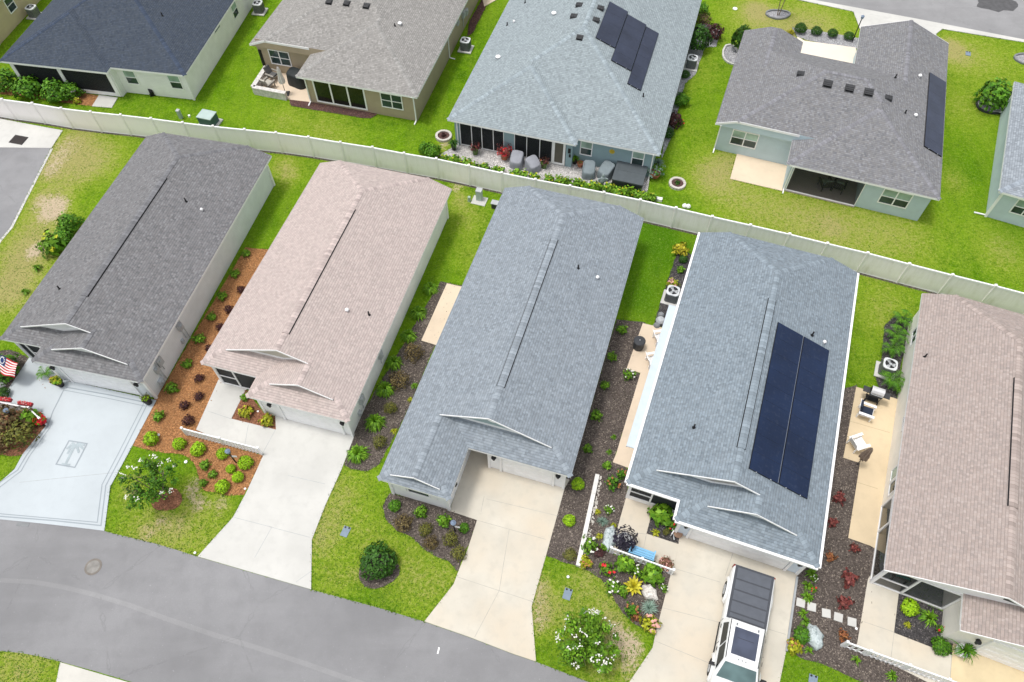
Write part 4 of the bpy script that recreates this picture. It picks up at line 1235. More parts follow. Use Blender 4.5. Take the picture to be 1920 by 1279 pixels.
# painted border lines and the palm emblem on driveway 1
mb = MB()
PZ = [.037]
def pline(pts, w, z=None):
    PZ[0] += .0012; z = PZ[0]
    for a, b in zip(pts[:-1], pts[1:]):
        d = (b - a).normalized(); s = Vector((-d.y, d.x, 0)) * w / 2; e = d * w / 2
        a2, b2 = a - e, b + e; z += .00012
        mb.poly([(p.x, p.y, z) for p in (a2 + s, a2 - s, b2 - s, b2 + s)])
pline(gp((279, 754), (231, 850), (199, 911), (190, 985)), .06)
pline(gp((271, 755), (224, 848), (192, 909), (183, 980), (-20, 962)), .045)
pline(gp((190, 986), (100, 976.5), (-20, 967)), .06)
pline(gp((282, 757), (205, 741), (126, 727)), .07); pline(gp((272, 762), (200, 747), (120, 732)), .04)
pline(gp((120, 732), (100, 772), (90, 800), (50, 855), (34, 882), (-10, 912)), .05); pline(gp((96, 800), (56, 856), (40, 884), (-10, 922)), .04)
rc = gp((130, 827), (164, 832.5), (141, 877), (106, 871)); pline(rc + [rc[0]], .06)
o = tag(mb.build('driveway_border', M['painted2']), None, None, None, 'structure')
mb = MB()
pline(gp((124, 870), (130, 858), (136, 846), (140, 838)), .13)
for tip, mdp in (((127, 841), (133, 836)), ((128, 850), (133, 841)), ((150, 834), (146, 833)), ((157, 842), (151, 837)), ((148, 848), (146, 841)), ((137, 832), (139, 834)), ((158, 835), (150, 833))):
    pline(gp((140.5, 838), mdp, tip), .11)
pline(gp((118, 870), (124, 871.5), (131, 872)), .08)
tag(mb.build('palm_emblem', m_plain('palm_grey_paint', (.38, .44, .47), .8)), None, None, None, 'structure')

d2 = gp((516, 775), (532, 780), (665, 812), (663, 822), (640.6, 880), (610, 948), (585, 1012), (583.6, 1105.4), (480, 1075.5), (371, 1043.6), (437, 970.5), (461, 926), (482, 881), (502, 835), (517.7, 806))
driveway('driveway', d2, M['concrete_g'], J((505, 988, 581, 1008), (437, 970, 510, 989), (510, 989, 478, 1046), (555, 1092, 583, 1072), (540, 892, 610, 908)), M['joint_g'], label='pale grey concrete driveway of the pink roofed villa')
w2 = gp((410, 712), (466, 729), (460.4, 732), (434, 785.5), (517.7, 806), (502, 840), (493, 853), (430, 834), (368, 806))
driveway('walkway', w2, M['concrete_g'], J((389, 771, 434, 786), (466, 797, 458, 842), (493, 850, 517, 806)), M['joint_g'], z=.032, label='pale grey entry walk behind the picket fence')
d3 = gp((868, 882), (880, 838), (925, 850), (1068, 900), (1058.5, 916.3), (1028.4, 1025.6), (996.7, 1137.4), (1005, 1240.6), (960, 1225.4), (880, 1194.6), (795.8, 1165.4), (850.5, 1095.7), (860.5, 1069), (877, 1030), (894.5, 975.5), (843, 958.4), (856, 918))
driveway('driveway', d3, M['concrete_w'], J((894, 976, 1024, 1012), (857, 1082, 1003, 1130), (955, 992, 936, 1108), (936, 1108, 890, 1195), (908, 930, 902, 960), (912, 936, 1047, 968)), label='cream concrete driveway reaching the recessed entry')
d4 = gp((1275, 990), (1290, 1000), (1469, 1062), (1497, 1073), (1493.4, 1082.3), (1473.4, 1222.5), (1461.7, 1279), (1452, 1330), (1440, 1400), (1150, 1299), (1180, 1279), (1223.7, 1214), (1228.7, 1189), (1257, 1079), (1263.7, 1065.6), (1272, 1020.6))
driveway('driveway', d4, M['concrete_w'], J((1263, 1066, 1350, 1092), (1242, 1140, 1351, 1168), (1228, 1202, 1330, 1244), (1374, 1037, 1360, 1080), (1440, 1180, 1473, 1190)), label='cream concrete driveway under the white pickup')
w4 = gp((1176, 925), (1233, 940), (1225, 950), (1212, 1001), (1272, 1020.6), (1262, 1073), (1205, 1056), (1144, 1034), (1155.6, 997.5))
driveway('walkway', w4, M['concrete_w'], J((1157, 996, 1212, 1002), (1212, 1001, 1204, 1042)), z=.032, label='cream entry walk with the blue bench')
w5 = gp((1634, 1076), (1690, 1098), (1684.4, 1115.6), (1675.6, 1186.6), (1784.7, 1229), (1780, 1290), (1760, 1290), (1604, 1212), (1607, 1205.8), (1627, 1085.6))
driveway('walkway', w5, M['concrete_w'], J((1619, 1166, 1677, 1186), (1676, 1187, 1669, 1241), (1784, 1229, 1780, 1285)), z=.032, label='cream entry walk beside the screened corner porch')
d5 = gp((1786, 1204), (1790, 1190), (1945, 1250), (1960, 1330), (1900, 1430), (1740, 1370), (1780, 1290), (1784.7, 1229))
driveway('driveway', d5, m_concrete('tan_concrete', (.66, .55, .36), .3, (.62, .47, .28)), label='tan concrete driveway in the bottom right corner')
driveway('driveway', gp((113.5, 1242), (247, 1281), (400, 1329), (380, 1420), (70, 1330), (106, 1279)), M['concrete'], label='pale driveway end across the street at the bottom edge')
# side slabs
driveway('side_patio', gp((838, 532), (880, 541), (826, 650), (790, 639)), M['patio_p'], z=.04)
driveway('side_patio', gp((1205, 606.7), (1262, 620), (1215, 800), (1195, 884), (1148.6, 867), (1155, 852), (1200.7, 700), (1175, 691)), M['patio_p'], z=.04)
driveway('side_patio', gp((1605, 726), (1650, 739), (1692, 752), (1665, 900), (1660, 1040), (1632, 1024), (1590, 1009), (1612, 868.7), (1580.8, 858.7)), M['patio'], J((1592, 790, 1668, 812), (1607, 905, 1645, 917)), m_plain('tan_joint', (.42, .34, .22), .9), z=.04)
driveway('rear_patio', gp((822, 292), (857, 272), (900, 276), (1219, 330), (1212.5, 368), (1130, 362), (1000, 338), (868, 312)), M['pavers'], z=.03)
driveway('rear_patio', gp((486, 140), (510, 128), (590, 140), (586, 192.5), (538.7, 187), (478.7, 176)), M['patio_p'], z=.04)
driveway('rear_patio', gp((1382, 288), (1480, 308), (1466.4, 358.7), (1368.6, 336)), m_concrete('pink_tan_slab', (.70, .58, .44), .15), z=.05)
driveway('courtyard', gp((1494, 69), (1508, 77), (1604, 90), (1612, 130), (1480, 112), (1500, 90)), m_concrete('pale_pink_slab', (.78, .70, .60), .1), z=.04)
driveway('driveway', gp((1600, 22.5), (1731.7, 45), (1766.6, 55), (1755, 64), (1760, 110), (1625, 90), (1614, 60)), M['concrete_g'], z=.045)
driveway('stoop', gp((173, 200), (210, 203), (221, 184), (186, 179)), M['concrete_g'], z=.05)
driveway('stoop', gp((908, 13), (940, -5), (960, -20), (900, -20)), M['patio_p'], z=.04)

# mulch beds ----------------------------------------------------------------
beds = [
    ('mulch_bed', ((285, 752), (300, 735), (460, 464), (505, 468), (500, 560), (420, 700), (418, 718), (370, 806), (430, 836), (496, 855), (458, 928), (424, 929), (405, 923), (382.7, 920), (375, 908), (373, 895), (366, 874), (354.5, 858.5), (339.5, 852), (311, 850), (281, 844), (249.5, 836)), 'mulch_o', 'orange brown mulch bed between the grey and pink villas'),
    ('mulch_bed', ((461, 728), (495, 775), (530, 784), (519, 807), (433, 787)), 'mulch_r', None),
    ('mulch_bed', ((72, 716), (85, 690), (135, 718), (114, 735), (70, 728)), 'mulch_r', None),
    ('mulch_bed', ((-40, 660), (20, 656), (58, 672), (14, 737), (-40, 735)), 'mulch_d', None),
    ('mulch_bed', ((-60, 758), (66, 770), (86, 800), (42, 853), (20, 856), (0, 853), (-60, 850)), 'mulch_r', 'brown shrub bed in front of the white rail'),
    ('mulch_bed', ((655, 830), (670, 790), (826, 528), (870, 537), (836, 640), (815, 650), (760, 780), (712, 870), (687, 884), (660, 880.4), (645, 872)), 'mulch_d', 'dark mulch bed left of the blue roofed villa'),
    ('mulch_bed', ((731, 925), (845, 952), (897, 974), (858, 1072), (840.5, 1052), (814, 1042), (794, 1029), (774, 1009), (743.7, 995.5), (722, 972), (717.6, 948.8)), 'mulch_d', 'dark mulch bed under the front bedroom window'),
    ('mulch_bed', ((1054, 920), (1090, 820), (1156, 599), (1210, 605), (1178, 693), (1202, 702), (1152, 860), (1180, 884), (1176, 935), (1160, 990), (1150, 1040), (1262, 1073), (1258, 1085), (1228.7, 1189), (1207, 1180.8), (1187, 1169), (1167, 1149), (1153.6, 1129), (1143.6, 1105.7), (1127, 1085.6), (1107, 1072), (1083.5, 1063), (1050, 1052), (1024, 1043)), 'mulch_d', 'dark mulch garden between the two blue roofed villas'),
    ('mulch_bed', ((1222, 938), (1278, 950), (1276, 1022), (1210, 1003)), 'mulch_k', None),
    ('mulch_bed', ((1492, 1085), (1540, 870), (1584, 728), (1607, 722), (1583, 852), (1616, 868), (1592, 1008), (1650, 1022), (1650, 1086), (1609, 1206), (1700, 1253), (1770, 1285), (1760, 1340), (1606, 1275), (1573.4, 1258.9), (1541, 1244.7), (1506.6, 1236.6), (1479, 1219), (1474, 1222)), 'mulch_d', 'dark mulch strip with red shrubs and stepping stones'),
    ('mulch_bed', ((1682, 1108), (1775, 1150), (1768, 1195), (1790, 1206), (1786, 1231), (1673, 1188)), 'mulch_k', None),
    ('mulch_bed', ((1712, 600), (1680, 590), (1657.7, 612.4), (1653.5, 670), (1642, 706.7), (1650, 742), (1682, 749), (1690, 680)), 'mulch_k', None),
    ('mulch_bed', ((1280, 470), (1268, 478), (1255.7, 517), (1245.5, 543.6), (1226, 609), (1262, 622), (1300, 480)), 'mulch_k', None),
    ('mulch_bed', ((-30, 172), (0, 176.5), (90, 188), (173, 200), (186, 180), (60, 160), (-30, 152)), 'mulch_o', None),
    ('mulch_bed', ((541, 186), (590, 190), (600, 184), (707, 210), (706, 216), (696, 222), (680, 221.5), (546, 199)), 'mulch_p', 'narrow purple brown mulch strip under the tan house windows'),
    ('mulch_bed', ((876, 68), (886, 62), (915, 5), (930, -20), (915, -20), (880, 40)), 'mulch_p', None),
    ('gravel_bed', ((1318, 40), (1351, 58), (1343, 88), (1322, 89), (1311, 117), (1304, 140), (1284, 157), (1275, 190), (1262, 250), (1240, 300), (1255, 180), (1296, 60)), 'gravel', None),
    ('gravel_bed', ((1485, 52), (1525, 57), (1614, 73), (1612, 92), (1560, 87), (1494, 70)), 'gravel', None),
]
for i, (nm, pts, mt, lb) in enumerate(beds):
    sheet(nm, gp(*pts), M[mt], .0, .012 + .0011 * i, None, .035, lb, i)


def ring(name, u, v, rx, ry, mat, label, edge=None, z=.016, ew=.13):
    c = G(u, v); k = dist_of(c) / F_PX; r = rx * k; rnd = random.Random(int(u))
    ph = rnd.uniform(0, 6)
    pts = [c + Vector((math.cos(a / 26 * 6.283) * r, math.sin(a / 26 * 6.283) * ry * k * 1.2, 0)) * (1 + .05 * math.sin(a * .7 + ph) + rnd.uniform(-.02, .02)) for a in range(26)]
    o = tag(sheet(name, pts, M[mat], 0, z), label)
    if edge:
        mb = MB(); n = len(pts)
        for i in range(n):
            a, b = pts[i], pts[(i + 1) % n]
            d = (b - a); m = (a + b) / 2
            mb.obox((m.x, m.y, .06), d * .47, Vector((-d.y, d.x, 0)).normalized() * ew / 2, (0, 0, .06 + .008 * (i % 3)))
        e = mb.build('edging', M[edge], o)
    return o


ring('mulch_ring', 313.6, 937, 25, 17, 'mulch_r', None)
ring('mulch_ring', 710, 1069, 36, 27, 'mulch_d', None)
ring('tree_ring', 1458, 28, 19, 10, 'gravel', None, 'grey')
ring('tree_ring', 1928, 112, 20, 11, 'gravel', None, 'grey')
ring('tree_ring', 1371, 104, 14, 22, 'gravel', None, 'concrete_g')
ring('tree_ring', 1858, 198, 22, 17, 'gravel', None, 'dark')
# ------------------------------------------------------------------ the long vinyl fence
FT = [(-62, 176), (3.3, 185.8), (60, 193.3), (114.2, 202.5), (169.2, 209.2), (225.8, 215), (282.8, 221.7), (342, 229.5), (399, 236.3), (458, 242.4), (517, 248.3), (578, 256.5), (638, 266.5), (698, 275.8), (757.5, 287),
      (818, 297.2), (879, 310), (941, 323.5), (1004, 336), (1069, 348), (1132.7, 360.4), (1201, 374.4), (1268, 389.5), (1336, 405.6), (1407.6, 421.6), (1481, 438.5), (1552, 456), (1627.5, 474), (1705.6, 494.4),
      (1786.6, 515.2), (1867.5, 535.3), (1950, 557), (2035, 579)]
fence = thing('boundary_fence', 'long white vinyl privacy fence running between the two rows of houses', 'fence', G(941, 323.5, 1.86) * Vector((1, 1, 0)) if False else (0, 0, 0))
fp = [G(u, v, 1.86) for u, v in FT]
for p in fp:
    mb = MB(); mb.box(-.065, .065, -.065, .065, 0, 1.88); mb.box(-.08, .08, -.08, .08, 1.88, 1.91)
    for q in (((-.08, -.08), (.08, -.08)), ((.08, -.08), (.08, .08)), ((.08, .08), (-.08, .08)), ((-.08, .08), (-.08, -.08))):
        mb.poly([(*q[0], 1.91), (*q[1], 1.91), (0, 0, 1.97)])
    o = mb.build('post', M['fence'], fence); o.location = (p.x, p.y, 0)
for a, b in zip(fp[:-1], fp[1:]):
    a, b = Vector((a.x, a.y, 0)), Vector((b.x, b.y, 0)); d = b - a; ln = d.length
    mb = MB(); h = ln / 2 - .067
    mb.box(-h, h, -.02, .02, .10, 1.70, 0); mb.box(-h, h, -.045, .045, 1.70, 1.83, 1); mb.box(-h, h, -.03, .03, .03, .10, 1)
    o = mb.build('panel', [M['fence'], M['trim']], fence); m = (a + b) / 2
    o.location = (m.x, m.y, 0); o.rotation_euler = (0, 0, math.atan2(d.y, d.x))
# soil line under the fence
mb = MB()
for a, b in zip(fp[:-1], fp[1:]):
    d = (b - a).normalized(); s = Vector((-d.y, d.x, 0)); s.z = 0
    a2, b2 = a + s * -.16, b + s * -.16; a3, b3 = a + s * .12, b + s * .12
    mb.poly([(q.x, q.y, .006) for q in (a2, b2, b3, a3)])
tag(mb.build('bare_soil_strip', M['mulch_d']), None, None, None, 'structure')


# ------------------------------------------------------------------ picket fences
def picket(label, pts, h=.78, gap=.15, pw=.075):
    c = pts[0]
    t = thing('picket_fence', label, 'picket fence', (c.x, c.y, 0))
    P = [Vector((p.x - c.x, p.y - c.y, 0)) for p in pts]
    for i, (a, b) in enumerate(zip(P[:-1], P[1:])):
        d = b - a; ln = d.length; d.normalize(); s = Vector((-d.y, d.x, 0)); z = Vector((0, 0, 1))
        npost = max(1, round(ln / 1.9))
        for k in range(npost + 1):
            if i and k == 0: continue
            q = a + d * ln * k / npost
            mb = MB(); mb.obox(q + z * (h * .5 + .04), d * .05, s * .05, z * (h * .5 + .04))
            mb.obox(q + z * (h + .095), d * .06, s * .06, z * .015)
            mb.build('post', M['trim'], t)
        for zz in (.14, h - .12):
            mb = MB(); mb.obox((a + b) / 2 + z * zz, d * ln / 2, s * .018, z * .03); mb.build('rail', M['trim'], t)
        mb = MB(); mb.obox((a + b) / 2 + z * (h - .0), d * ln / 2, s * .032, z * .02); mb.build('top_rail', M['trim'], t)
        n = int(ln / gap)
        for k in range(n):
            q = a + d * (ln * (k + .5) / n)
            mb = MB(); mb.obox(q - s * .0 + z * (h * .5 - .02), d * pw / 2, s * .03, z * (h * .5 - .04)); mb.build('picket', M['trim'], t)
    return t


picket('white picket fence along the entry walk of the pink roofed villa', gp((351, 815.5), (491, 852.5)), .78, .20, .09)
picket('white picket fence behind the blue bench', gp((1143.5, 1036), (1258, 1077)), .72, .23, .10)
picket('white picket fence in the bottom right corner beside the tan walk', gp((1577, 1211), (1620, 1227.5), (1764, 1280), (1800, 1294)), .78, .21, .09)
picket('low white fence with red flower boxes at the left edge', gp((-60, 757), (10, 765), (66, 776), (87, 796)), .7, .17, .1)


def planter_box(label, u, v, z, ang):
    c = G(u, v, z); t = thing('flower_box', label, 'flower box', (c.x, c.y, z - .09), ang, 'red flower boxes on the low white fence')
    mb = MB(); mb.box(-.42, .42, -.1, .1, 0, .15); mb.build('box', m_plain('red_plastic', (.33, .02, .03), .5), t)
    q = MB(); rnd = random.Random(int(u))
    for k in range(60):
        leaf(q, (rnd.uniform(-.42, .42), rnd.uniform(-.11, .11), rnd.uniform(.13, .22)), (rnd.uniform(-1, 1), rnd.uniform(-1, 1), 1.2), .05, (rnd.uniform(.6, 1.2), rnd.random(), 0), 0 if rnd.random() < .75 else 1)
    q.build('foliage', [LEAF['scarlet'], LEAF['white']], t)


def leaf(mb, c, n, s, col, mat=0, asp=1.7):
    c, n = Vector(c), Vector(n).normalized()
    t = n.cross(Vector((.31, .77, .2))).normalized()
    a = random.random() * 6.283
    w = n.cross(t)
    t, w = t * math.cos(a) + w * math.sin(a), w * math.cos(a) - t * math.sin(a)
    mb.poly([c - t * s * asp * .5, c + w * s * .5, c + t * s * asp * .5, c - w * s * .5], mat, col=col)


planter_box('red flower box nearer the left edge of the photo on the low white fence', 8, 749, .78, -.15)
planter_box('red flower box nearer the driveway end of the low white fence', 47, 757, .78, -.15)

# long white garden kerb between house 3 and 4
a, b = G(1120, 891, .1), G(1083.5, 1062, .1)
t = thing('garden_edging', 'long straight white garden edging with pale gravel between the two blue roofed villas', 'garden edging', (a.x, a.y, 0))
d = Vector((b.x - a.x, b.y - a.y, 0)); s = Vector((-d.y, d.x, 0)).normalized()
mb = MB()
for k in range(9): mb.obox(d * ((k + .5) / 9) + Vector((0, 0, .12)), d * (.5 / 9 - .001), s * .11, (0, 0, .12 + .003 * (k % 2)))
mb.build('edging_block', m_concrete('white_edging', (.74, .73, .70), .2), t)
mb = MB(); rnd = random.Random(2)
for k in range(150):
    q = d * rnd.random() + s * rnd.uniform(.10, .30); r = rnd.uniform(.03, .07)
    mb.lathe((q.x, q.y, 0), [(r, 0), (r * .9, r * .6), (0, r * .9)], 6)
mb.build('pebbles', m_plain('pale_pebbles', (.58, .55, .5), .8, .3), t)
# dark kerb to the right of driveway 4
mb = MB(); pts = gp((1494, 1082), (1474, 1221)); dd = pts[1] - pts[0]
mb.obox((pts[0] + pts[1]) / 2 + Vector((0, 0, .05)), dd / 2, Vector((-dd.y, dd.x, 0)).normalized() * .05, (0, 0, .05)); tag(mb.build('kerb', M['lead']), None, None, None, 'structure')


# ------------------------------------------------------------------ AC condensers
def condenser():
    t = thing('air_conditioner', 'x', 'air conditioner')
    mb = MB(); mb.box(-.55, .55, -.55, .55, 0, .07); mb.build('pad', M['concrete_g'], t)
    mb = MB(); r = .37; n = 8
    for k in range(16):
        pass
    c = [(-.38, -.30), (-.30, -.38), (.30, -.38), (.38, -.30), (.38, .30), (.30, .38), (-.30, .38), (-.38, .30)]
    for i in range(8):
        a, b = c[i], c[(i + 1) % 8]; m = max(1, int(math.dist(a, b) / .045))
        for k in range(m):
            q0 = (a[0] + (b[0] - a[0]) * k / m, a[1] + (b[1] - a[1]) * k / m); q1 = (a[0] + (b[0] - a[0]) * (k + .62) / m, a[1] + (b[1] - a[1]) * (k + .62) / m)
            mb.poly([(*q0, .07), (*q1, .07), (*q1, .80), (*q0, .80)], 0)
    mb.prism([(x * .97, y * .97) for x, y in c], .08, .79, 1)
    mb.build('coil_cabinet', [M['grey'], M['black']], t)
    lid = MB(); N = 24
    ring = [(.30 * math.cos(k / N * 6.283), .30 * math.sin(k / N * 6.283)) for k in range(N)]
    sq = []
    for k in range(N):
        x, y = ring[k]; m = max(abs(x), abs(y)); f = .385 / m
        sx, sy = x * f, y * f
        l = math.hypot(sx, sy); g_ = min(1, .47 / l); sq.append((sx * g_, sy * g_))
    for k in range(N):
        j = (k + 1) % N
        lid.poly([(*ring[k], .86), (*sq[k], .85), (*sq[j], .85), (*ring[j], .86)][::-1]); lid.poly([(*sq[k], .85), (*sq[k], .78), (*sq[j], .78), (*sq[j], .85)])
    lo = lid.build('top_cover', M['lgrey'] if False else m_plain('ac_cover', (.62, .64, .66), .5, .05), t)
    fan = MB(); fan.cyl((0, 0, .80), (0, 0, .865), .085, n=12)
    for k in range(3):
        a = k * 2.094; u, w = Vector((math.cos(a), math.sin(a), 0)), Vector((-math.sin(a), math.cos(a), 0))
        fan.poly([u * .08 - w * .05 + Vector((0, 0, .80)), u * .27 - w * .12 + Vector((0, 0, .80)), u * .28 + w * .12 + Vector((0, 0, .84)), u * .08 + w * .05 + Vector((0, 0, .83))])
    fan.build('fan', M['lgrey'], lo)
    gr = MB()
    for k in range(12):
        a = k / 12 * 6.283; gr.bar((.07 * math.cos(a), .07 * math.sin(a), .868), (.31 * math.cos(a), .31 * math.sin(a), .864), .007, .007)
    gr.build('grille', M['grey'], lo)
    return t


AC = [(1260, 553, -.35, 'air conditioner beside the awning of the slate blue roofed villa'), (1664, 690, -.4, 'air conditioner among the palms beside the cream villa wall'),
      (873, 84, -.26, 'air conditioner on a white slab beside the tan stucco house'), (1297, 117, -.3, 'air conditioner under the eave of the blue grey house'),
      (485, 14, -.17, 'air conditioner behind the white house near the top edge'), (62, 22, -.2, 'air conditioner against the sand coloured wall in the top left corner')]
ac0 = condenser()
for i, (u, v, rz, lb) in enumerate(AC):
    o = ac0 if i == 0 else copy_tree(ac0)
    o.location = G(u, v, .45) * Vector((1, 1, 0)) if False else (G(u, v, .45).x, G(u, v, .45).y, .04); o.rotation_euler = (0, 0, rz)
    tag(o, lb, 'air conditioner', 'air conditioners beside the houses')


# ------------------------------------------------------------------ small utility things
def simple(name, label, cat, u, v, parts, z=0.0, rz=0.0, group=None, hz=0.0):
    p = G(u, v, z + hz); t = thing(name, label, cat, (p.x, p.y, z), rz, group)
    for pn, mb, mats in parts: mb.build(pn, mats, t)
    return t


def B(*boxes):
    mb = MB()
    for b in boxes: mb.box(*b)
    return mb


teal = m_plain('transformer_green', (.06, .12, .12), .5, .1); tealtop = m_plain('transformer_lid', (.42, .52, .50), .5, .08)
simple('transformer', 'green pad mounted transformer box standing on the lawn behind the fence', 'transformer', 394, 232, [('cabinet', B((-.55, .55, -.45, .45, .08, .8)), teal), ('lid', B((-.58, .58, -.48, .48, .8, .86)), tealtop), ('pad', B((-.75, .75, -.65, .65, 0, .08)), M['concrete_g'])], rz=-.3)
pgreen = m_plain('pedestal_green', (.36, .46, .38), .5, .1)
def pedestal(label, u, v, h, w, mat): return simple('utility_pedestal', label, 'utility box', u, v, [('cabinet', B((-w, w, -w, w, 0, h)), mat), ('cap', B((-w - .015, w + .015, -w - .015, w + .015, h, h + .07)), M['lgrey'])], rz=-.25)
pedestal('slim pale green utility pedestal on the lawn left of the transformer', 340, 222, .7, .11, pgreen)
simple('irrigation_cap', 'small white pipe cap standing in the grass just left of the transformer', 'pipe cap', 355.5, 219, [('cap', (lambda m: (m.cyl((0, 0, 0), (0, 0, .14), .09, n=10), m)[1])(MB()), M['trim'])])
pedestal('tall pale grey green utility pedestal on a white pad near the fence', 899, 374, .85, .19, m_plain('pedestal_grey', (.42, .50, .47), .5, .1))
simple('equipment_pad', 'white slab under the tall utility pedestal', 'slab', 899, 377, [('slab', B((-.5, .5, -.4, .4, 0, .05)), M['concrete_g'])], rz=-.3)
simple('utility_post', 'short round green utility post left of the tall pedestal', 'utility post', 880, 377, [('tube', (lambda m: (m.cyl((0, 0, 0), (0, 0, .4), .12, .1, n=10), m)[1])(MB()), pgreen)])
simple('valve_box', 'small grey box with dark front beside the blue roof near the fence', 'utility box', 928, 389, [('cabinet', B((-.2, .2, -.16, .16, 0, .45)), M['dark']), ('lid', B((-.24, .24, -.2, .2, .45, .5)), M['lgrey'])], rz=-.3)
lidm = m_plain('blue_grey_lid', (.20, .26, .33), .6, .12)
for u, v, lb in ((648, 997, 'blue grey water meter lid in the lawn between two front driveways'), (1064, 1114, 'dark blue grey water meter lid above the white flowering bush'), (1524, 1277, 'water meter lid cut by the bottom edge of the photo'), (1815, 101, 'small grey meter lid in the lawn of the top right corner')):
    simple('meter_lid', lb, 'meter lid', u, v, [('lid', B((-.19, .19, -.27, .27, 0, .035)), lidm), ('reader_port', (lambda m: (m.cyl((-.1, .2, .03), (-.1, .2, .06), .05, n=8), m.cyl((.1, .22, .03), (.1, .22, .06), .05, n=8), m)[2])(MB()), M['black'])], rz=-.35, group='water meter lids in the lawns')
mh = MB(); mh.lathe((0, 0, .008), [(.42, 0), (.42, .012), (.33, .014)], 24); mh2 = MB(); mh2.lathe((0, 0, .012), [(.32, 0), (.32, .012), (0, .013)], 24)
for k in range(5): mh2.box(-.24, .24, -.2 + .1 * k - .012, -.2 + .1 * k + .012, .024, .03)
simple('manhole_cover', 'round rusty manhole cover in the street', 'manhole cover', 175, 1063, [('rim', mh, m_plain('rusty_rim', (.20, .18, .16), .8, .25)), ('cover', mh2, m_plain('worn_iron', (.26, .25, .235), .7, .3))])
gr = B((-.55, .55, -.42, .42, 0, .02)); gb = MB()
for k in range(9): gb.box(-.5, .5, -.4 + .09 * k - .012, -.4 + .09 * k + .022, .02, .035)
simple('storm_drain', 'dark storm drain grate in the concrete at the top left', 'drain grate', 35, 262.5, [('frame', gr, M['black']), ('grate', gb, m_plain('grate_brown', (.07, .055, .05), .7))], z=.03, rz=-.25)
simple('storm_drain', 'grey drain slot at the edge of the pale blue driveway', 'drain grate', 43, 983.5, [('grate', B((-.32, .32, -.1, .1, 0, .01)), M['grey'])], z=.012, rz=-.1)


def lamp_post(label, u, v, h=1.0, arm=None):
    t = thing('lamp_post', label, 'lamp post', G(u, v)); mb = MB(); mb.cyl((0, 0, 0), (0, 0, h), .04, n=8); mb.build('post', M['black'], t)
    hd = MB(); hd.lathe((0, 0, h), [(.05, 0), (.11, .06), (.12, .22), (.15, .24), (.04, .34), (0, .36)], 8); hd.build('lantern', m_plain('lantern_blue_grey', (.20, .26, .36), .4), t)
    if arm: s = B((0, .3, -.015, .015, h * .62, h * .62 + .14)); o = s.build('house_number_sign', M['trim'], t); o.rotation_euler = (0, 0, arm)
    return t


lamp_post('black lamp post with white number plate in the orange mulch', 443, 868, 1.25, -.1)
lamp_post('black lamp post with white number plate in the front bed of the blue roofed villa', 853, 996, 1.0, -.2)
lamp_post('lamp post among the brown shrubs at the left edge', 38, 792, 1.2, None)
lamp_post('tall black lamp post by the courtyard of the seafoam house', 1597, 80, 2.1, None)
simple('solar_light', 'small blue topped solar light in the flower garden behind the picket fence', 'solar light', 1224, 1081, [('stake', (lambda m: (m.cyl((0, 0, 0), (0, 0, .5), .015, n=6), m)[1])(MB()), M['black']), ('panel', B((-.09, .09, -.09, .09, .5, .54)), m_plain('blue_cell', (.12, .22, .42), .3))], rz=.2)

# flag on a short pole, left edge -----------------------------------------------
p0 = G(22, 700); t = thing('garden_flag', 'red white and blue flag with a ring of stars hanging over the left flower bed', 'flag', p0)
FW, FH, FZ = 1.15, .84, 1.35
fu = (G(44, 694, FZ) - G(2, 668, FZ)); ax = Vector((.92, -.38, 0)); ay = Vector((-.28, -.75, -.62)).normalized()
org = G(1, 666, FZ + .35) - p0
NX, NY = 26, 13
def fpt(i, j):
    s_, r_ = i / NX, j / NY
    return org + ax * FW * s_ + ay * FH * r_ + Vector((0, 0, .10 * math.sin(s_ * 7 + r_ * 2) * (.3 + s_) - .22 * s_ * s_)) + Vector((-.1, -.12, 0)) * math.sin(s_ * 3) * r_
st = MB(); ca = MB()
for i in range(NX):
    for j in range(NY):
        q = [fpt(i, j), fpt(i, j + 1), fpt(i + 1, j + 1), fpt(i + 1, j)]
        if i < 10 and j < 7: ca.poly(q, 0)
        else: st.poly(q, 0 if j % 2 == 0 else 1)
st.build('stripes', [m_plain('flag_red', (.50, .02, .03), .7), m_plain('flag_white', (.78, .77, .75), .7)], t)
for k in range(13):
    a = k / 13 * 6.283; s_, r_ = (5 + 3.4 * math.cos(a)) / NX, (3.5 + 2.5 * math.sin(a)) / NY
    c_ = org + ax * FW * s_ + ay * FH * r_ + Vector((0, 0, .10 * math.sin(s_ * 7 + r_ * 2) * (.3 + s_) - .22 * s_ * s_ + .012)) + Vector((-.1, -.12, 0)) * math.sin(s_ * 3) * r_
    pts = [c_ + (ax * math.cos(b * .6283 + .3) + ay * math.sin(b * .6283 + .3)) * (.052 if b % 2 == 0 else .022) for b in range(10)]
    ca.poly(pts, 1)
ca.build('canton', [m_plain('flag_navy', (.015, .035, .14), .7), m_plain('flag_star_white', (.8, .8, .8), .7)], t)
mb = MB(); q = org + Vector((0, 0, .02)); mb.cyl((q.x - .02, q.y + .02, 0), (q.x - .02, q.y + .02, q.z + .1), .02, n=8); mb.cyl((q.x - .02, q.y + .02, q.z + .08), q + ax * FW + Vector((0, 0, .02)), .012, n=6); mb.build('pole', M['black'], t)


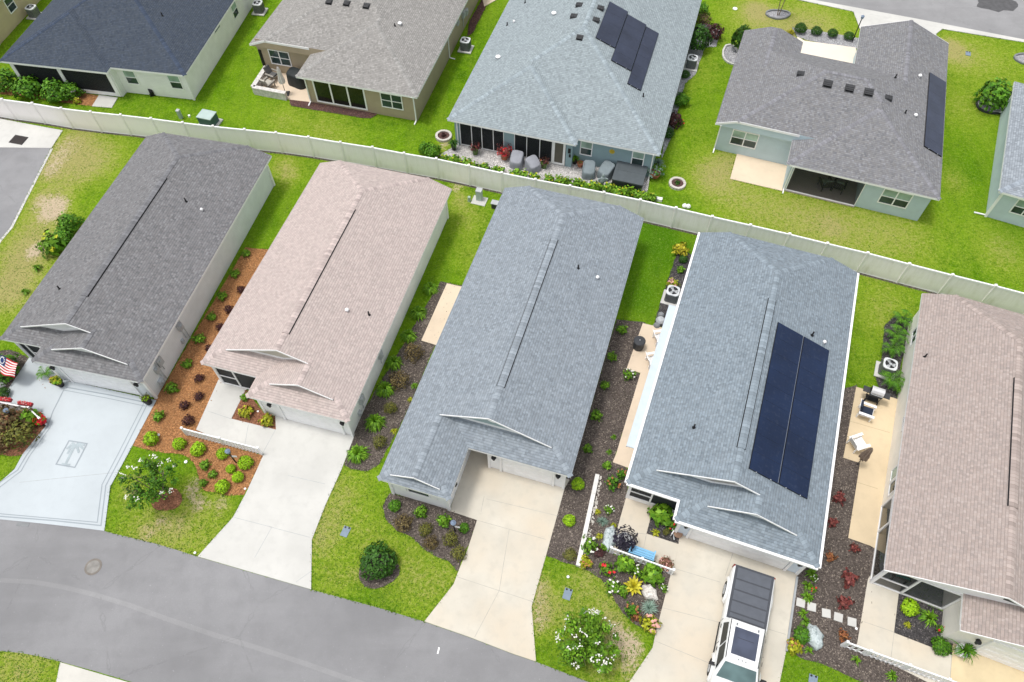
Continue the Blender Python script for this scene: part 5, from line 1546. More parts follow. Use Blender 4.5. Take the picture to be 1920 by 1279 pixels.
# pots ------------------------------------------------------------------------
def pot(label, u, v, r, h, matc, fol, kind='tuft', fs=1.0, name='potted_plant', hz=None, n=90):
    p = G(u, v, h * .5 if hz is None else hz); t = thing(name, label, 'potted plant', (p.x, p.y, .03))
    mb = MB(); mb.lathe((0, 0, 0), [(r * .7, 0), (r, h * .92), (r * 1.08, h * .92), (r * 1.08, h), (r * .9, h), (r * .88, h * .9), (0, h * .9)], 14); mb.build('pot', matc, t)
    q = MB(); rnd = random.Random(int(u * 7 + v))
    if kind == 'tuft':
        for k in range(n):
            a, e = rnd.random() * 6.283, rnd.uniform(.05, 1); rr = r * 1.5 * fs * math.sqrt(rnd.random())
            leaf(q, (rr * math.cos(a), rr * math.sin(a), h + e * r * 1.9 * fs), (math.cos(a), math.sin(a), .9), .11 * fs, (rnd.uniform(.5, 1.15), rnd.random() ** 2, 0), 0 if (len(fol) == 1 or rnd.random() < .7) else 1)
    else: blades(q, rnd, n // 2, r * 2.6 * fs, r * 2.4 * fs, .05 * fs, z0=h * .9)
    q.build('foliage', [LEAF[f] for f in fol], t)
    return t


def blades(mb, rnd, n, L, H, w, z0=0.0, droop=.9, cx=0.0, cy=0.0, mat=0, seg=4, spread=1.0):
    """arching strap leaves from one crown"""
    for k in range(n):
        a = rnd.random() * 6.283; el = rnd.uniform(.25, 1.0); ln = L * rnd.uniform(.6, 1.05) * (.5 + .5 * el) * spread
        h = H * rnd.uniform(.7, 1.1) * (1.25 - el * .8)
        u = Vector((math.cos(a), math.sin(a), 0)); s = Vector((-u.y, u.x, 0))
        prev = None; c = (rnd.uniform(.55, 1.1), rnd.random() ** 1.5, 0)
        for i in range(seg + 1):
            f = i / seg
            p = Vector((cx, cy, z0)) + u * ln * f + Vector((0, 0, h * (f * (2 - f) - droop * f * f * f)))
            ww = w * (1 - f * f) * .5 + .004
            cur = (p - s * ww, p + s * ww)
            if prev: mb.poly([prev[0], prev[1], cur[1], cur[0]], mat, col=(c[0] * (.6 + .5 * f), c[1], 0))
            prev = cur


terra = m_plain('terracotta', (.42, .16, .09), .8, .15); blackpot = m_plain('black_pot', (.02, .02, .022), .5); whitepot = m_plain('white_glazed_pot', (.75, .76, .78), .35, .08); greenpot = m_plain('green_glazed_pot', (.10, .17, .04), .4, .3)
brownpot = m_plain('brown_pot', (.25, .12, .08), .6, .2)
pot('black pot with yellow green plant at the right corner of the first garage', 277, 752, .24, .5, blackpot, ['olive', 'lime'], fs=.7)
pot('black pot with bushy plant left of the first garage door', 113, 720, .22, .4, blackpot, ['mid', 'yellow'], fs=.8)
pot('pot of red flowers at the end of the low white fence', 81, 792, .22, .3, blackpot, ['scarlet', 'green'], fs=1.0)
pot('white glazed pot with small palm in front of the cream garage', 1801, 1222, .30, .45, whitepot, ['green', 'deep'], 'blades', 1.05, n=110, hz=.2)
pot('tall dark pot with spiky plant at the far left of the rear patio', 851, 276, .2, .5, blackpot, ['deep', 'silver'], 'blades', 1.2)
pot('green pot with dark red leaves against the lanai screen', 891, 284, .24, .5, greenpot, ['burg', 'red'], fs=1.1)
pot('terracotta pot with a big scarlet plant beside the lanai pillar', 946, 293, .30, .5, terra, ['red', 'scarlet'], fs=1.2, n=150)
pot('green pot with red leaves beside the white lanai door', 1020, 310, .24, .45, greenpot, ['burg', 'orange'], fs=1.0)
pot('round terracotta pot under the blue grey house window', 1088, 309, .24, .32, terra, ['green', 'brown'], fs=.4, n=30)
pot('green grassy plant in a dark pot under the blue grey house window', 1078, 302, .2, .45, blackpot, ['mid', 'green'], 'blades', 1.0)
pot('broad terracotta bowl of silvery leaves at the corner of the blue grey house', 1228, 328, .38, .35, terra, ['silver', 'green'], fs=1.1, n=110)
pot('brown flower bowl on the walk beside the white picket fence', 1247, 1060, .33, .25, brownpot, ['brown', 'pink'], fs=.7)
pot('dark purple bushy plant in a white pot left of the blue bench', 1170, 1017, .42, .40, whitepot, ['purple'], fs=.95, n=300)


# chairs, bench, grill ----------------------------------------------------------
def armchair(name, label, u, v, rz, mat, cushion=None, z=.05, group=None):
    """slatted lounge chair with sloping back and broad arms"""
    p = G(u, v, z + .3); t = thing(name, label, 'chair', (p.x, p.y, z), rz, group)
    mb = MB()
    for k in range(6): mb.obox((0, -.30 + .11 * k, .36 - .02 * k), (.27, 0, 0), (0, .047, -.008), (0, 0, .012))
    mb.build('seat', mat, t)
    mb = MB()
    for k in range(5):
        x = -.24 + .12 * k; mb.obox((x, .42, .62), (.052, 0, 0), (0, .125, .36), (0, .012, -.004))
    mb.obox((0, .34, .42), (.29, 0, 0), (0, .012, 0), (0, 0, .03)); mb.obox((0, .50, .85), (.29, 0, 0), (0, .012, 0), (0, 0, .03))
    mb.build('backrest', mat, t)
    for s in (-1, 1):
        mb = MB(); mb.obox((s * .36, .0, .57), (.075, 0, 0), (0, .40, -.01), (0, 0, .014)); mb.build('armrest', mat, t)
        mb = MB(); mb.obox((s * .32, -.33, .28), (.022, 0, 0), (0, .04, 0), (0, 0, .28)); mb.build('leg', mat, t)
        mb = MB(); mb.obox((s * .32, .38, .28), (.022, 0, 0), (0, .04, .0), (0, 0, .28)); mb.obox((s * .30, .02, .31), (.018, 0, 0), (0, .42, -.05), (0, 0, .03)); mb.build('leg', mat, t)
    if cushion:
        q = MB(); q.obox((0, -.02, .43), (.25, 0, 0), (0, .27, -.03), (0, .004, .05)); q.obox((0, .36, .68), (.24, 0, 0), (0, .11, .30), (0, .045, -.015)); q.build('cushion', cushion, t)
    return t


armchair('patio_chair', 'white slatted patio chair with a navy cushion near the grill', 1624, 773, R(-125) + 3.3, M['white'], m_plain('navy_cushion', (.02, .03, .055), .8))
armchair('patio_chair', 'plain white slatted patio chair between the other chair and the closed umbrella', 1609, 832, R(108), M['white'])
armchair('patio_chair', 'white chair half under the awning near the dark round barrel', 1240, 634, R(100), M['white'])
armchair('patio_chair', 'white chair half under the awning farther down the side slab', 1227, 676, R(100), M['white'])
sage = m_plain('sage_cushion', (.24, .30, .26), .8); wick = m_plain('dark_wicker', (.03, .028, .026), .8)
armchair('lanai_chair', 'dark wicker chair with sage cushion in the open lanai, left one', 1547, 345, R(-20) + 3.6, wick, sage, .06)
armchair('lanai_chair', 'dark wicker chair with sage cushion in the open lanai, right one', 1573, 349, R(150), wick, sage, .06)
for u, v, lb in ((1687, 1074, 'dark chair behind the porch screen of the cream villa'),):
    armchair('porch_chair', lb, u, v, R(160), M['dark'], m_plain('teal_cushion', (.03, .16, .14), .8), .02)
bl = m_plain('sky_blue_paint', (.20, .46, .70), .5, .08)
p = G(1203, 1037, .4); t = thing('garden_bench', 'sky blue bench behind the white picket fence', 'bench', (p.x, p.y, .032), R(-21) + 3.1416)
mb = MB()
for k in range(4): mb.obox((0, -.18 + .12 * k, .42), (.64, 0, 0), (0, .052, 0), (0, 0, .014))
mb.build('seat', bl, t)
mb = MB()
for k in range(3): mb.obox((0, .27 + .02 * k, .55 + .12 * k), (.64, 0, 0), (0, .008, .045), (0, .012, 0))
mb.build('backrest', bl, t)
for s in (-1, 1):
    mb = MB(); mb.box(s * .6 - .03, s * .6 + .03, -.22, -.16, 0, .62); mb.box(s * .6 - .03, s * .6 + .03, .22, .28, 0, .84); mb.box(s * .6 - .035, s * .6 + .035, -.24, .25, .62, .65); mb.build('bench_end', bl, t)

p = G(1639, 742, .5); t = thing('gas_grill', 'gas grill with silver hood at the head of the side patio', 'grill', (p.x, p.y, .05), R(-24))
mb = MB(); prof = [(-.24, 0), (-.24, .12), (-.16, .24), (0, .28), (.16, .22), (.22, .1), (.22, 0)]
for (y0, z0), (y1, z1) in zip(prof[:-1], prof[1:]): mb.poly([(-.34, y0, .88 + z0), (.34, y0, .88 + z0), (.34, y1, .88 + z1), (-.34, y1, .88 + z1)], 0)
for sx in (-.34, .34): mb.poly([(sx, y, .88 + z) for y, z in prof], 1)
mb.build('hood', [M['steel'] if False else m_plain('silver_hood', (.66, .66, .67), .3, .06, metal=.3), M['black']], t)
mb = MB(); mb.box(-.34, .34, -.24, .22, .70, .88); mb.box(-.34, .34, -.30, -.24, .74, .86)
for k in range(4): mb.cyl((-.24 + .16 * k, -.30, .8), (-.24 + .16 * k, -.34, .8), .03, n=8)
mb.build('firebox', M['dark'], t)
for s in (-1, 1): B((min(s * .36, s * .72), max(s * .36, s * .72), -.2, .18, .80, .84)).build('side_shelf', M['dark'], t)
mb = MB()
for sx in (-.32, .32):
    for sy in (-.2, .18): mb.cyl((sx, sy, .04), (sx, sy, .72), .022, n=6)
mb.box(-.34, .34, -.2, .18, .14, .17); mb.build('cart_frame', M['black'], t)
for sx in (-.34, .34):
    mb = MB(); mb.cyl((sx - .03, -.2, .08), (sx + .03, -.2, .08), .08, n=10); mb.build('wheel', M['black'], t)
mb = MB(); mb.bar((-.3, -.31, .93), (.3, -.31, .93), .025, .025); mb.bar((-.28, -.24, .95), (-.28, -.31, .93), .02, .02); mb.bar((.28, -.24, .95), (.28, -.31, .93), .02, .02); mb.build('handle', M['lgrey'], t)


def closed_umbrella(label, u, v, h, mat, base=None, tilt=(0, 0)):
    t = thing('patio_umbrella', label, 'umbrella', G(u, v)); t.rotation_euler = (tilt[0], tilt[1], 0)
    mb = MB(); mb.cyl((0, 0, 0), (0, 0, h), .024, n=8); mb.build('pole', M['dark'], t)
    q = MB(); n = 16
    rings = []
    for z, r in ((h * .42, .20), (h * .5, .22), (h * .68, .15), (h * .86, .12), (h * .97, .06), (h, .01)):
        rings.append([Vector((math.cos(i / n * 6.283) * r * (1.2 if i % 2 else .75), math.sin(i / n * 6.283) * r * (1.2 if i % 2 else .75), z)) for i in range(n)])
    for a, b in zip(rings[:-1], rings[1:]):
        for i in range(n): q.poly([a[i], a[(i + 1) % n], b[(i + 1) % n], b[i]], 0)
    q.build('canopy', mat, t)
    if base: B((-.28, .28, -.28, .28, 0, .1)).build('base', base, t)
    return t


closed_umbrella('closed taupe umbrella at the edge of the side patio', 1606, 872, 2.1, m_plain('taupe_canvas', (.25, .19, .15), .9, .2))
closed_umbrella('closed pale umbrella on a dark base on the tan house patio', 536, 177, 2.5, m_plain('pale_canvas', (.66, .62, .62), .9, .12), M['dark'])


def covered(name, label, cat, u, v, w, d, h, rz, mat, slope=.75, z=.03):
    """furniture under a fitted cover: soft edged, lower at the front"""
    p = G(u, v, z + h * .5); t = thing(name, label, cat, (p.x, p.y, z), rz)
    mb = MB(); rnd = random.Random(int(u))
    lv = [(0, 1.03), (.4, 1.0), (.86, .95), (.97, .90), (1.0, .80)]
    n = 20; rings = []
    for f, k in lv:
        rr = []
        for i in range(n):
            a = i / n * 6.283; cx, sy = math.cos(a), math.sin(a)
            e = 5.5; q = (abs(cx) ** e + abs(sy) ** e) ** (-1 / e)
            x, y = cx * q * w / 2 * k, sy * q * d / 2 * k
            zz = h * f * (1 if f < .5 else (slope + (1 - slope) * min(1, max(0, (.35 + y / d) * 2.2))))
            rr.append(Vector((x * (1 + rnd.uniform(-.025, .025)), y * (1 + rnd.uniform(-.025, .025)), zz)))
        rings.append(rr)
    for a, b in zip(rings[:-1], rings[1:]):
        for i in range(n): mb.poly([a[i], a[(i + 1) % n], b[(i + 1) % n], b[i]], 0, smooth=True)
    mb.poly(rings[-1], 0, smooth=True)
    o = mb.build('cover', mat, t); weld(o)
    mb = MB(); mb.lathe((0, 0, .02), [(min(w, d) * .40, 0), (min(w, d) * .40, .03), (0, .03)], 12); mb.build('base', M['dark'], t)
    return t


cov = m_plain('grey_furniture_cover', (.30, .31, .35), .8, .1); cov2 = m_plain('slate_furniture_cover', (.20, .24, .26), .8, .12); blackc = m_plain('black_cover', (.022, .028, .03), .55, .3)
covered('covered_chair', 'grey covered chair beside the lanai pillar, facing the fence', 'covered furniture', 969, 299, .92, 1.0, .95, R(-17), cov, .62)
covered('covered_chair', 'grey covered chair turned at an angle in front of the lanai', 'covered furniture', 999, 308, .95, .95, .9, R(35), cov, .65)
covered('covered_chair', 'slate covered chair under the left window of the blue grey house', 'covered furniture', 1104, 318, .9, 1.05, .95, R(-5), cov2, .62)
covered('covered_chair', 'slate covered chair left of the hot tub', 'covered furniture', 1137, 320, .95, 1.1, .95, R(-42), cov2, .65)
covered('covered_grill', 'large black covered grill in the corner of the tan house patio', 'covered furniture', 557, 146, 1.5, 1.0, 1.15, R(-30), blackc, .9)
p = G(1180, 332, .5); t = thing('hot_tub', 'square hot tub under a grey lid at the end of the rear patio', 'hot tub', (p.x, p.y, .03), R(-17))
B((-1.03, 1.03, -.98, .98, 0, .84)).build('cabinet', m_plain('hot_tub_panel', (.035, .04, .045), .5), t)
mb = B((-1.07, 1.07, -1.02, .0, .84, .93), (-1.07, 1.07, .006, 1.02, .84, .934)); mb.build('lid', m_plain('hot_tub_vinyl', (.085, .10, .11), .6, .1), t)
mb = B((-.12, .12, -1.05, -1.02, .78, .9)); mb.build('strap', M['black'], t)
p = G(1128, 352); t = thing('garden_statue', 'slim grey garden statue among the green plants along the fence', 'statue', p)
mb = MB(); mb.lathe((0, 0, 0), [(.2, 0), (.2, .1), (.12, .14), (.13, .45), (.19, .7), (.15, .95), (.07, 1.05), (.10, 1.15), (.06, 1.26), (0, 1.28)], 12); mb.build('figure', m_plain('grey_stone', (.26, .31, .32), .8, .25), t)
mb = MB(); mb.obox((.2, 0, .75), (.06, 0, .12), (0, .05, 0), (.1, 0, -.04)); mb.obox((-.2, 0, .72), (.06, 0, -.12), (0, .05, 0), (.1, 0, .04)); mb.build('arm', m_plain('grey_stone', (.26, .31, .32), .8, .25), t)


def stone_ring(label, u, v, r, fol, n=16):
    p = G(u, v); t = thing('planter_ring', label, 'planter', p); mb = MB()
    for k in range(n):
        a = k / n * 6.283; c_ = Vector((math.cos(a) * r, math.sin(a) * r, .09)); d_ = Vector((-math.sin(a), math.cos(a), 0))
        mb.obox(c_, d_ * r * 3.1 / n, Vector((math.cos(a), math.sin(a), 0)) * .085, (0, 0, .09 + .006 * (k % 3)))
    mb.build('stone_edge', m_concrete('ring_stone', (.60, .56, .52), .2), t)
    mb = MB(); mb.lathe((0, 0, 0), [(r * .95, 0), (r * .95, .1), (0, .13)], 16); mb.build('soil', M['mulch_p'], t)
    q = MB(); rnd = random.Random(int(u)); blades(q, rnd, 26, r * .55, r * .9, .06, .1); q.build('foliage', LEAF[fol], t)


stone_ring('round white stone planter ring in the grass left of the rear patio', 832, 257, .52, 'burg')
stone_ring('round white stone planter ring with a dark plant right of the rear patio', 1269.5, 346, .5, 'deep')
t = thing('patio_wall', 'low white stone wall around the tan house patio', 'low wall', G(476, 164)); c0 = G(476, 164)
mb = MB(); W_ = gp((503, 137), (478.5, 175.5), (539, 187)); ws = m_plain('whitewashed_stone', (.62, .60, .58), .85, .25, 5)
for a, b in zip(W_[:-1], W_[1:]):
    d_ = b - a; n_ = max(2, int(d_.length / .42))
    for row in range(3):
        for k in range(n_):
            m_ = a + d_ * ((k + .5) / n_) - c0
            mb.obox(m_ + Vector((0, 0, .1 + .2 * row)), d_ / n_ * .49, Vector((-d_.y, d_.x, 0)).normalized() * (.13 + .006 * ((k + row) % 3)), (0, 0, .097))
    mb.obox((a + b) / 2 - c0 + Vector((0, 0, .63)), d_ / 2, Vector((-d_.y, d_.x, 0)).normalized() * .17, (0, 0, .03))
mb.build('masonry', ws, t)
armchair('patio_chair', 'grey cushioned chair tucked inside the low stone wall', 503, 158, R(150), m_plain('weathered_frame', (.30, .28, .25), .8), m_plain('stone_cushion', (.45, .43, .38), .9))
armchair('patio_chair', 'grey cushioned chair under the tan house window', 512, 142, R(60), m_plain('weathered_frame', (.30, .28, .25), .8), m_plain('charcoal_cushion', (.12, .12, .12), .9))
# barrel, hose reel, bird bath, bags ----------------------------------------------
mb = MB(); mb.lathe((0, 0, 0), [(.31, 0), (.33, .3), (.33, .62), (.35, .64), (.35, .70), (.30, .73), (0, .75)], 18); lid = MB(); lid.cyl((0, 0, .745), (0, 0, .79), .03, n=8)
simple('storage_barrel', 'dark grey round barrel on the cream side slab', 'barrel', 1198, 645, [('drum', mb, m_plain('anthracite', (.045, .048, .055), .5, .15)), ('knob', lid, M['lgrey'])], z=.04, hz=.35)
mb = MB(); mb.cyl((-.14, 0, .32), (.14, 0, .32), .26, n=14); mb.box(-.2, .2, -.2, .2, 0, .1)
simple('hose_reel', 'black hose reel against the white house wall', 'hose reel', 286, 178, [('reel', mb, M['black'])], rz=.5)
mb = MB(); mb.lathe((0, 0, 0), [(.16, 0), (.07, .1), (.06, .6), (.1, .68)], 12); bw = MB(); bw.lathe((0, 0, .66), [(.08, 0), (.26, .06), (.28, .1), (.24, .08), (0, .04)], 14)
simple('bird_bath', 'pale bird bath in the shrub bed of the white house', 'bird bath', 145, 184, [('pedestal', mb, M['concrete_g']), ('bowl', bw, M['concrete_g'])])
bag = MB()
for k, (dx, dy, s_) in enumerate(((0, .35, .2), (.05, -.1, .28), (-.1, -.5, .2))):
    bag.lathe((dx, dy, 0), [(s_, 0), (s_ * 1.05, s_ * .5), (s_ * .7, s_), (0, s_ * 1.15)], 8, k % 2)
simple('garden_supplies', 'jumble of grey bags and tubs on the bed beside the awning', 'garden supplies', 1237, 600, [('bags', bag, [M['grey'], M['lgrey']])], rz=-.3)


def boulder(label, u, v, sx, sy, h, mat, seed):
    rnd = random.Random(seed); p = G(u, v, h * .4); t_ = MB(); n = 18; rings = []
    for f, k in ((0, .95), (.3, 1.0), (.6, .9), (.85, .65), (1, .25)):
        rings.append([Vector((math.cos(i / n * 6.283) * sx * k * (1 + .16 * math.sin(i * 1.3 + seed) + rnd.uniform(-.07, .07)), math.sin(i / n * 6.283) * sy * k * (1 + .12 * math.cos(i * 1.9 + seed) + rnd.uniform(-.07, .07)), h * f * (1 + rnd.uniform(-.1, .1) * (f > .2)))) for i in range(n)])
    for a, b in zip(rings[:-1], rings[1:]):
        for i in range(n): t_.poly([a[i], a[(i + 1) % n], b[(i + 1) % n], b[i]])
    t_.poly(rings[-1])
    o = t_.build('garden_rock', mat); weld(o); o.location = (p.x, p.y, .01); o.rotation_euler = (0, 0, rnd.uniform(0, 3))
    return tag(o, label, 'rock')


def m_marble(name, c, c2):
    t = NT(name); p = t.objc(); n = t.noise(p, 4.5, 5, .7)
    return t.done(t.ramp(n, [(.35, c2), (.5, c), (.62, c), (.7, c2)]), .8, .2)


boulder('big white rock in the flower garden beside the blue green agave', 1218, 1110, .44, .33, .4, m_marble('white_rock', (.70, .67, .63), (.42, .38, .35)), 3)
marb = m_marble('silver_marbled_rock', (.50, .56, .57), (.16, .21, .22))
o = boulder('tall silver marbled rock left of the dark purple plant', 1143, 1008, .34, .62, .55, marb, 5); o.rotation_euler = (0, 0, -.3)
o = boulder('silver marbled rock beside the mound plant near the stepping stones', 1528, 1194, .36, .6, .5, marb, 8); o.rotation_euler = (0, 0, .05)
for i, (u, v, lb) in enumerate(((1500.5, 1131, 'stepping stone nearest the pickup driveway'), (1521, 1138.5, 'second stepping stone from the pickup driveway'), (1548.5, 1150.5, 'middle stepping stone of the row of five'), (1571, 1158, 'fourth stepping stone from the pickup driveway'), (1596.5, 1167, 'stepping stone nearest the tan walk'))):
    p = G(u, v); mb = MB(); mb.box(-.2, .2, -.2, .2, 0, .05); o = mb.build('stepping_stone', M['concrete_g']); o.location = (p.x, p.y, .03); o.rotation_euler = (0, 0, -.33 + .06 * (i % 3)); tag(o, lb, 'paver', 'square stepping stones in the dark mulch')
mb = MB(); mb.lathe((0, 0, 0), [(.16, 0), (.22, .2), (.24, .24), (.2, .24), (0, .2)], 12)
simple('wheelbarrow_planter', 'small brown basket planter at the left corner of the second garage', 'planter', 1270, 1003, [('basket', mb, m_plain('basket_brown', (.30, .19, .13), .8, .25)), ('handle', B((-.25, -.2, -.3, .3, .1, .14)), M['lgrey'])])
simple('garden_sign', 'small white garden sign leaning in the entry bed', 'sign', 1259, 1003, [('plate', B((-.11, .11, -.02, .02, .05, .42)), M['white'])], rz=.9)
simple('garden_sign', 'white garden sign standing in the shrubs under the flag', 'sign', 4, 727, [('plate', B((-.24, .24, -.03, .03, .1, .5)), M['white'])], rz=.4)


# ------------------------------------------------------------------ the pickup
def pickup():
    A, Bq = G(1379, 1062, 1.27), G(1452, 1081, 1.27); C_, D_ = G(1356, 1163, 1.27), G(1440, 1180, 1.27)
    mid = (A + Bq) / 2; fwd = ((C_ + D_) / 2 - mid); ang = math.atan2(fwd.y, fwd.x) - math.pi / 2
    t = thing('pickup_truck', 'white crew cab pickup with dark ribbed bed cover and glass roof panel', 'pickup truck', (mid.x, mid.y, .037), ang)
    paint = m_plain('white_car_paint', (.80, .81, .82), .18, .03, spec=.5); tri = m_plain('black_plastic', (.02, .02, .022), .55, .2)
    gl = m_glass('car_glass', (.012, .018, .020), .05); rg = m_glass('roof_glass', (.055, .065, .10), .06)
    # body: cross-sections along y (0 = tailgate, growing to the nose)
    secs = [(-.03, .80, .56, 1.18), (-.01, .94, .54, 1.22), (.06, .99, .50, 1.27), (.3, 1.01, .48, 1.28), (2.5, 1.01, .48, 1.28), (2.6, 1.01, .46, 1.24), (4.5, 1.01, .46, 1.21), (5.1, 1.01, .46, 1.19), (5.6, 1.0, .46, 1.15), (6.15, .96, .48, 1.08), (6.36, .88, .52, 1.0), (6.42, .74, .56, .92)]
    mb = MB(); rings = []
    for y, w, zl, zh in secs:
        rings.append([Vector((x, y, z)) for x, z in ((-w * .93, zl), (-w, zl + .14), (-w, (zl + zh) / 2), (-w * .985, zh - .1), (-w * .93, zh), (w * .93, zh), (w * .985, zh - .1), (w, (zl + zh) / 2), (w, zl + .14), (w * .93, zl))])
    for a, b in zip(rings[:-1], rings[1:]):
        for i in range(10): j = (i + 1) % 10; mb.poly([a[i], a[j], b[j], b[i]], 0, smooth=True)
    mb.poly(rings[0], 0); mb.poly(rings[-1][::-1], 0)
    body = mb.build('body', paint, t); weld(body)
    # flared wheel arches
    for yc in (1.02, 4.72):
        for s in (-1, 1):
            f = MB(); n = 12; pr = None
            for k in range(n + 1):
                a = math.pi * k / n; y, z = yc - math.cos(a) * .58, .42 + math.sin(a) * .56
                cur = [Vector((s * .97, yc - math.cos(a) * .72, .42 + math.sin(a) * .66)), Vector((s * 1.09, yc - math.cos(a) * .58, .42 + math.sin(a) * .54)), Vector((s * 1.08, yc - math.cos(a) * .47, .42 + math.sin(a) * .44))]
                if pr:
                    for q in range(2): f.poly([pr[q], pr[q + 1], cur[q + 1], cur[q]], 0, smooth=True)
                pr = cur
            f.build('wheel_arch', paint, t)
            w = MB(); w.cyl((s * .78, yc, .39), (s * 1.07, yc, .39), .39, n=20); tw = w.build('wheel', m_plain('tyre_rubber', (.022, .022, .023), .85, .2), t)
            r = MB(); r.cyl((s * 1.072, yc, .39), (s * 1.08, yc, .39), .25, n=16)
            for k in range(6): a = k * 1.047; r.obox((s * 1.082, yc + .13 * math.cos(a), .385 + .13 * math.sin(a)), (.006, 0, 0), (0, .12 * math.cos(a), .12 * math.sin(a)), (0, -.03 * math.sin(a), .03 * math.cos(a)))
            r.build('rim', M['lgrey'], tw)
    # tonneau cover with raised panels and dark ribs
    tc = MB(); tc.obox((0, 1.27, 1.292), (.91, 0, 0), (0, 1.28, 0), (0, 0, .02)); tn = tc.build('bed_cover', m_plain('charcoal_cover', (.062, .068, .082), .6, .12), t)
    e = [.06, .66, 1.18, 1.70, 2.26, 2.50]
    pm = m_plain('bed_panel_vinyl', (.098, .108, .130), .55, .10)
    for a, b in zip(e[:-1], e[1:]):
        p_ = MB(); p_.obox((0, (a + b) / 2, 1.318), (.79, 0, 0), (0, (b - a) / 2 - .035, 0), (0, 0, .008)); p_.build('cover_panel', pm, tn)
    # cab
    cb = MB()
    lo = [(-.99, 2.58), (.99, 2.58), (.97, 5.22), (-.97, 5.22)]; hi = [(-.79, 2.68), (.79, 2.68), (.74, 4.52), (-.74, 4.52)]
    zb_, zt_ = 1.20, 1.80
    Lw = [Vector((x, y, zb_)) for x, y in lo]; Hw = [Vector((x, y, zt_)) for x, y in hi]
    for i in range(4): j = (i + 1) % 4; cb.poly([Lw[i], Lw[j], Hw[j], Hw[i]], 0)
    top = [Vector((-.70, 2.78, zt_ + .05)), Vector((.70, 2.78, zt_ + .05)), Vector((.66, 4.42, zt_ + .045)), Vector((-.66, 4.42, zt_ + .045))]
    for i in range(4): j = (i + 1) % 4; cb.poly([Hw[i], Hw[j], top[j], top[i]], 0)
    cb.poly(top, 0)
    cab = cb.build('cab', paint, t); weld(cab)
    bv = cab.modifiers.new('bevel', 'BEVEL'); bv.width = .05; bv.segments = 3; bv.limit_method = 'ANGLE'; bv.angle_limit = R(12)
    def lerp4(q, u0, u1, v0, v1, off):
        f = lambda u, v: q[0].lerp(q[1], u).lerp(q[3].lerp(q[2], u), v)
        pts = [f(u0, v0), f(u1, v0), f(u1, v1), f(u0, v1)]
        n = (pts[1] - pts[0]).cross(pts[3] - pts[0]).normalized()
        c = sum(pts, Vector()) / 4
        if n.dot(c - Vector((0, 3.8, 1.3))) < 0: n = -n
        return [p_ + n * off for p_ in pts]
    ws = MB(); ws.poly(lerp4([Lw[2], Lw[3], Hw[3], Hw[2]], .05, .95, .06, .93, .012)); ws.build('windshield', m_glass('windshield_glass', (.10, .16, .165), .04), cab)
    rw = MB(); rw.poly(lerp4([Lw[0], Lw[1], Hw[1], Hw[0]], .12, .88, .25, .85, .012)); rw.build('rear_window', gl, cab)
    for q in ([Lw[1], Lw[2], Hw[2], Hw[1]], [Lw[3], Lw[0], Hw[0], Hw[3]]):
        a_, b_ = (.10, .52) , (.55, .93)
        for u0, u1 in ((a_, b_) if q[0] is Lw[1] else ((.07, .45), (.48, .90))):
            sw = MB(); sw.poly(lerp4(q, u0, u1, .14, .86, .012)); sw.build('side_window', gl, cab)
    sr = MB(); sr.obox((0, 3.60, zt_ + .058), (.54, 0, 0), (0, .60, 0), (0, 0, .006)); sr.build('roof_glass', rg, cab)
    dv = MB(); dv.obox((0, 3.45, zt_ + .066), (.36, 0, 0), (0, .008, 0), (0, 0, .002)); dv.build('roof_bar', tri, cab)
    for s in (-1, 1):
        rr = MB(); rr.bar((s * .755, 2.72, zt_ + .03), (s * .71, 4.45, zt_ + .03), .03, .05); rr.build('roof_rail', tri, cab)
        la = MB(); la.obox((s * .48, 2.88, zt_ + .058), (.035, 0, 0), (0, .06, 0), (0, 0, .012)); la.build('latch', M['grey'], cab)
        mi = MB(); mi.obox((s * 1.15, 4.75, 1.27), (.11, 0, 0), (0, .06, 0), (0, 0, .09)); mi.bar((s * 1.0, 4.78, 1.22), (s * 1.08, 4.76, 1.24), .05, .05); mi.build('wing_mirror', tri, t)
        tl = MB(); tl.obox((s * .90, .0, 1.0), (.10, 0, 0), (0, .03, 0), (0, 0, .17)); tl.build('tail_light', m_plain('tail_lamp_red', (.28, .02, .02), .25), t)
        hl = MB(); hl.obox((s * .70, 6.37, .86), (.15, .06 * -s * 0, 0), (0, .03, 0), (0, 0, .08)); hl.build('headlight', m_plain('headlamp_lens', (.6, .62, .65), .1), t)
        rs = MB(); rs.obox((s * .99, 3.6, .36), (.035, 0, 0), (0, 1.0, 0), (0, 0, .015)); rs.build('running_board', tri, t)
        dl = MB()
        for y0_ in (2.64, 3.7, 4.75): dl.obox((s * 1.008, y0_, .88), (.006, 0, 0), (0, .009, 0), (0, 0, .30))
        for y0_ in (2.95, 4.0): dl.obox((s * 1.022, y0_, 1.04), (.014, 0, 0), (0, .09, 0), (0, 0, .018))
        dl.build('door_handle', tri, t)
    for k in range(3):
        m_ = MB(); m_.lathe((-.16 + .16 * k, 4.36, zt_ + .045), [(.035, 0), (.035, .012), (0, .02)], 8); m_.build('marker_light', M['grey'], cab)
    bp = MB(); bp.obox((0, -.14, .60), (.90, 0, 0), (0, .10, 0), (0, 0, .10)); bp.build('rear_bumper', tri, t)
    fb = MB(); fb.obox((0, 6.46, .58), (.86, 0, 0), (0, .11, 0), (0, 0, .11)); fb.build('front_bumper', tri, t)
    gr_ = MB(); gr_.obox((0, 6.41, .84), (.44, 0, 0), (0, .02, 0), (0, 0, .12)); gr_.build('front_grille', tri, t)
    hd = MB(); hd.obox((0, 5.75, 1.14), (.36, 0, 0), (0, .36, -.035), (0, 0, .02)); hd.build('hood_scoop', paint, t)


pickup()
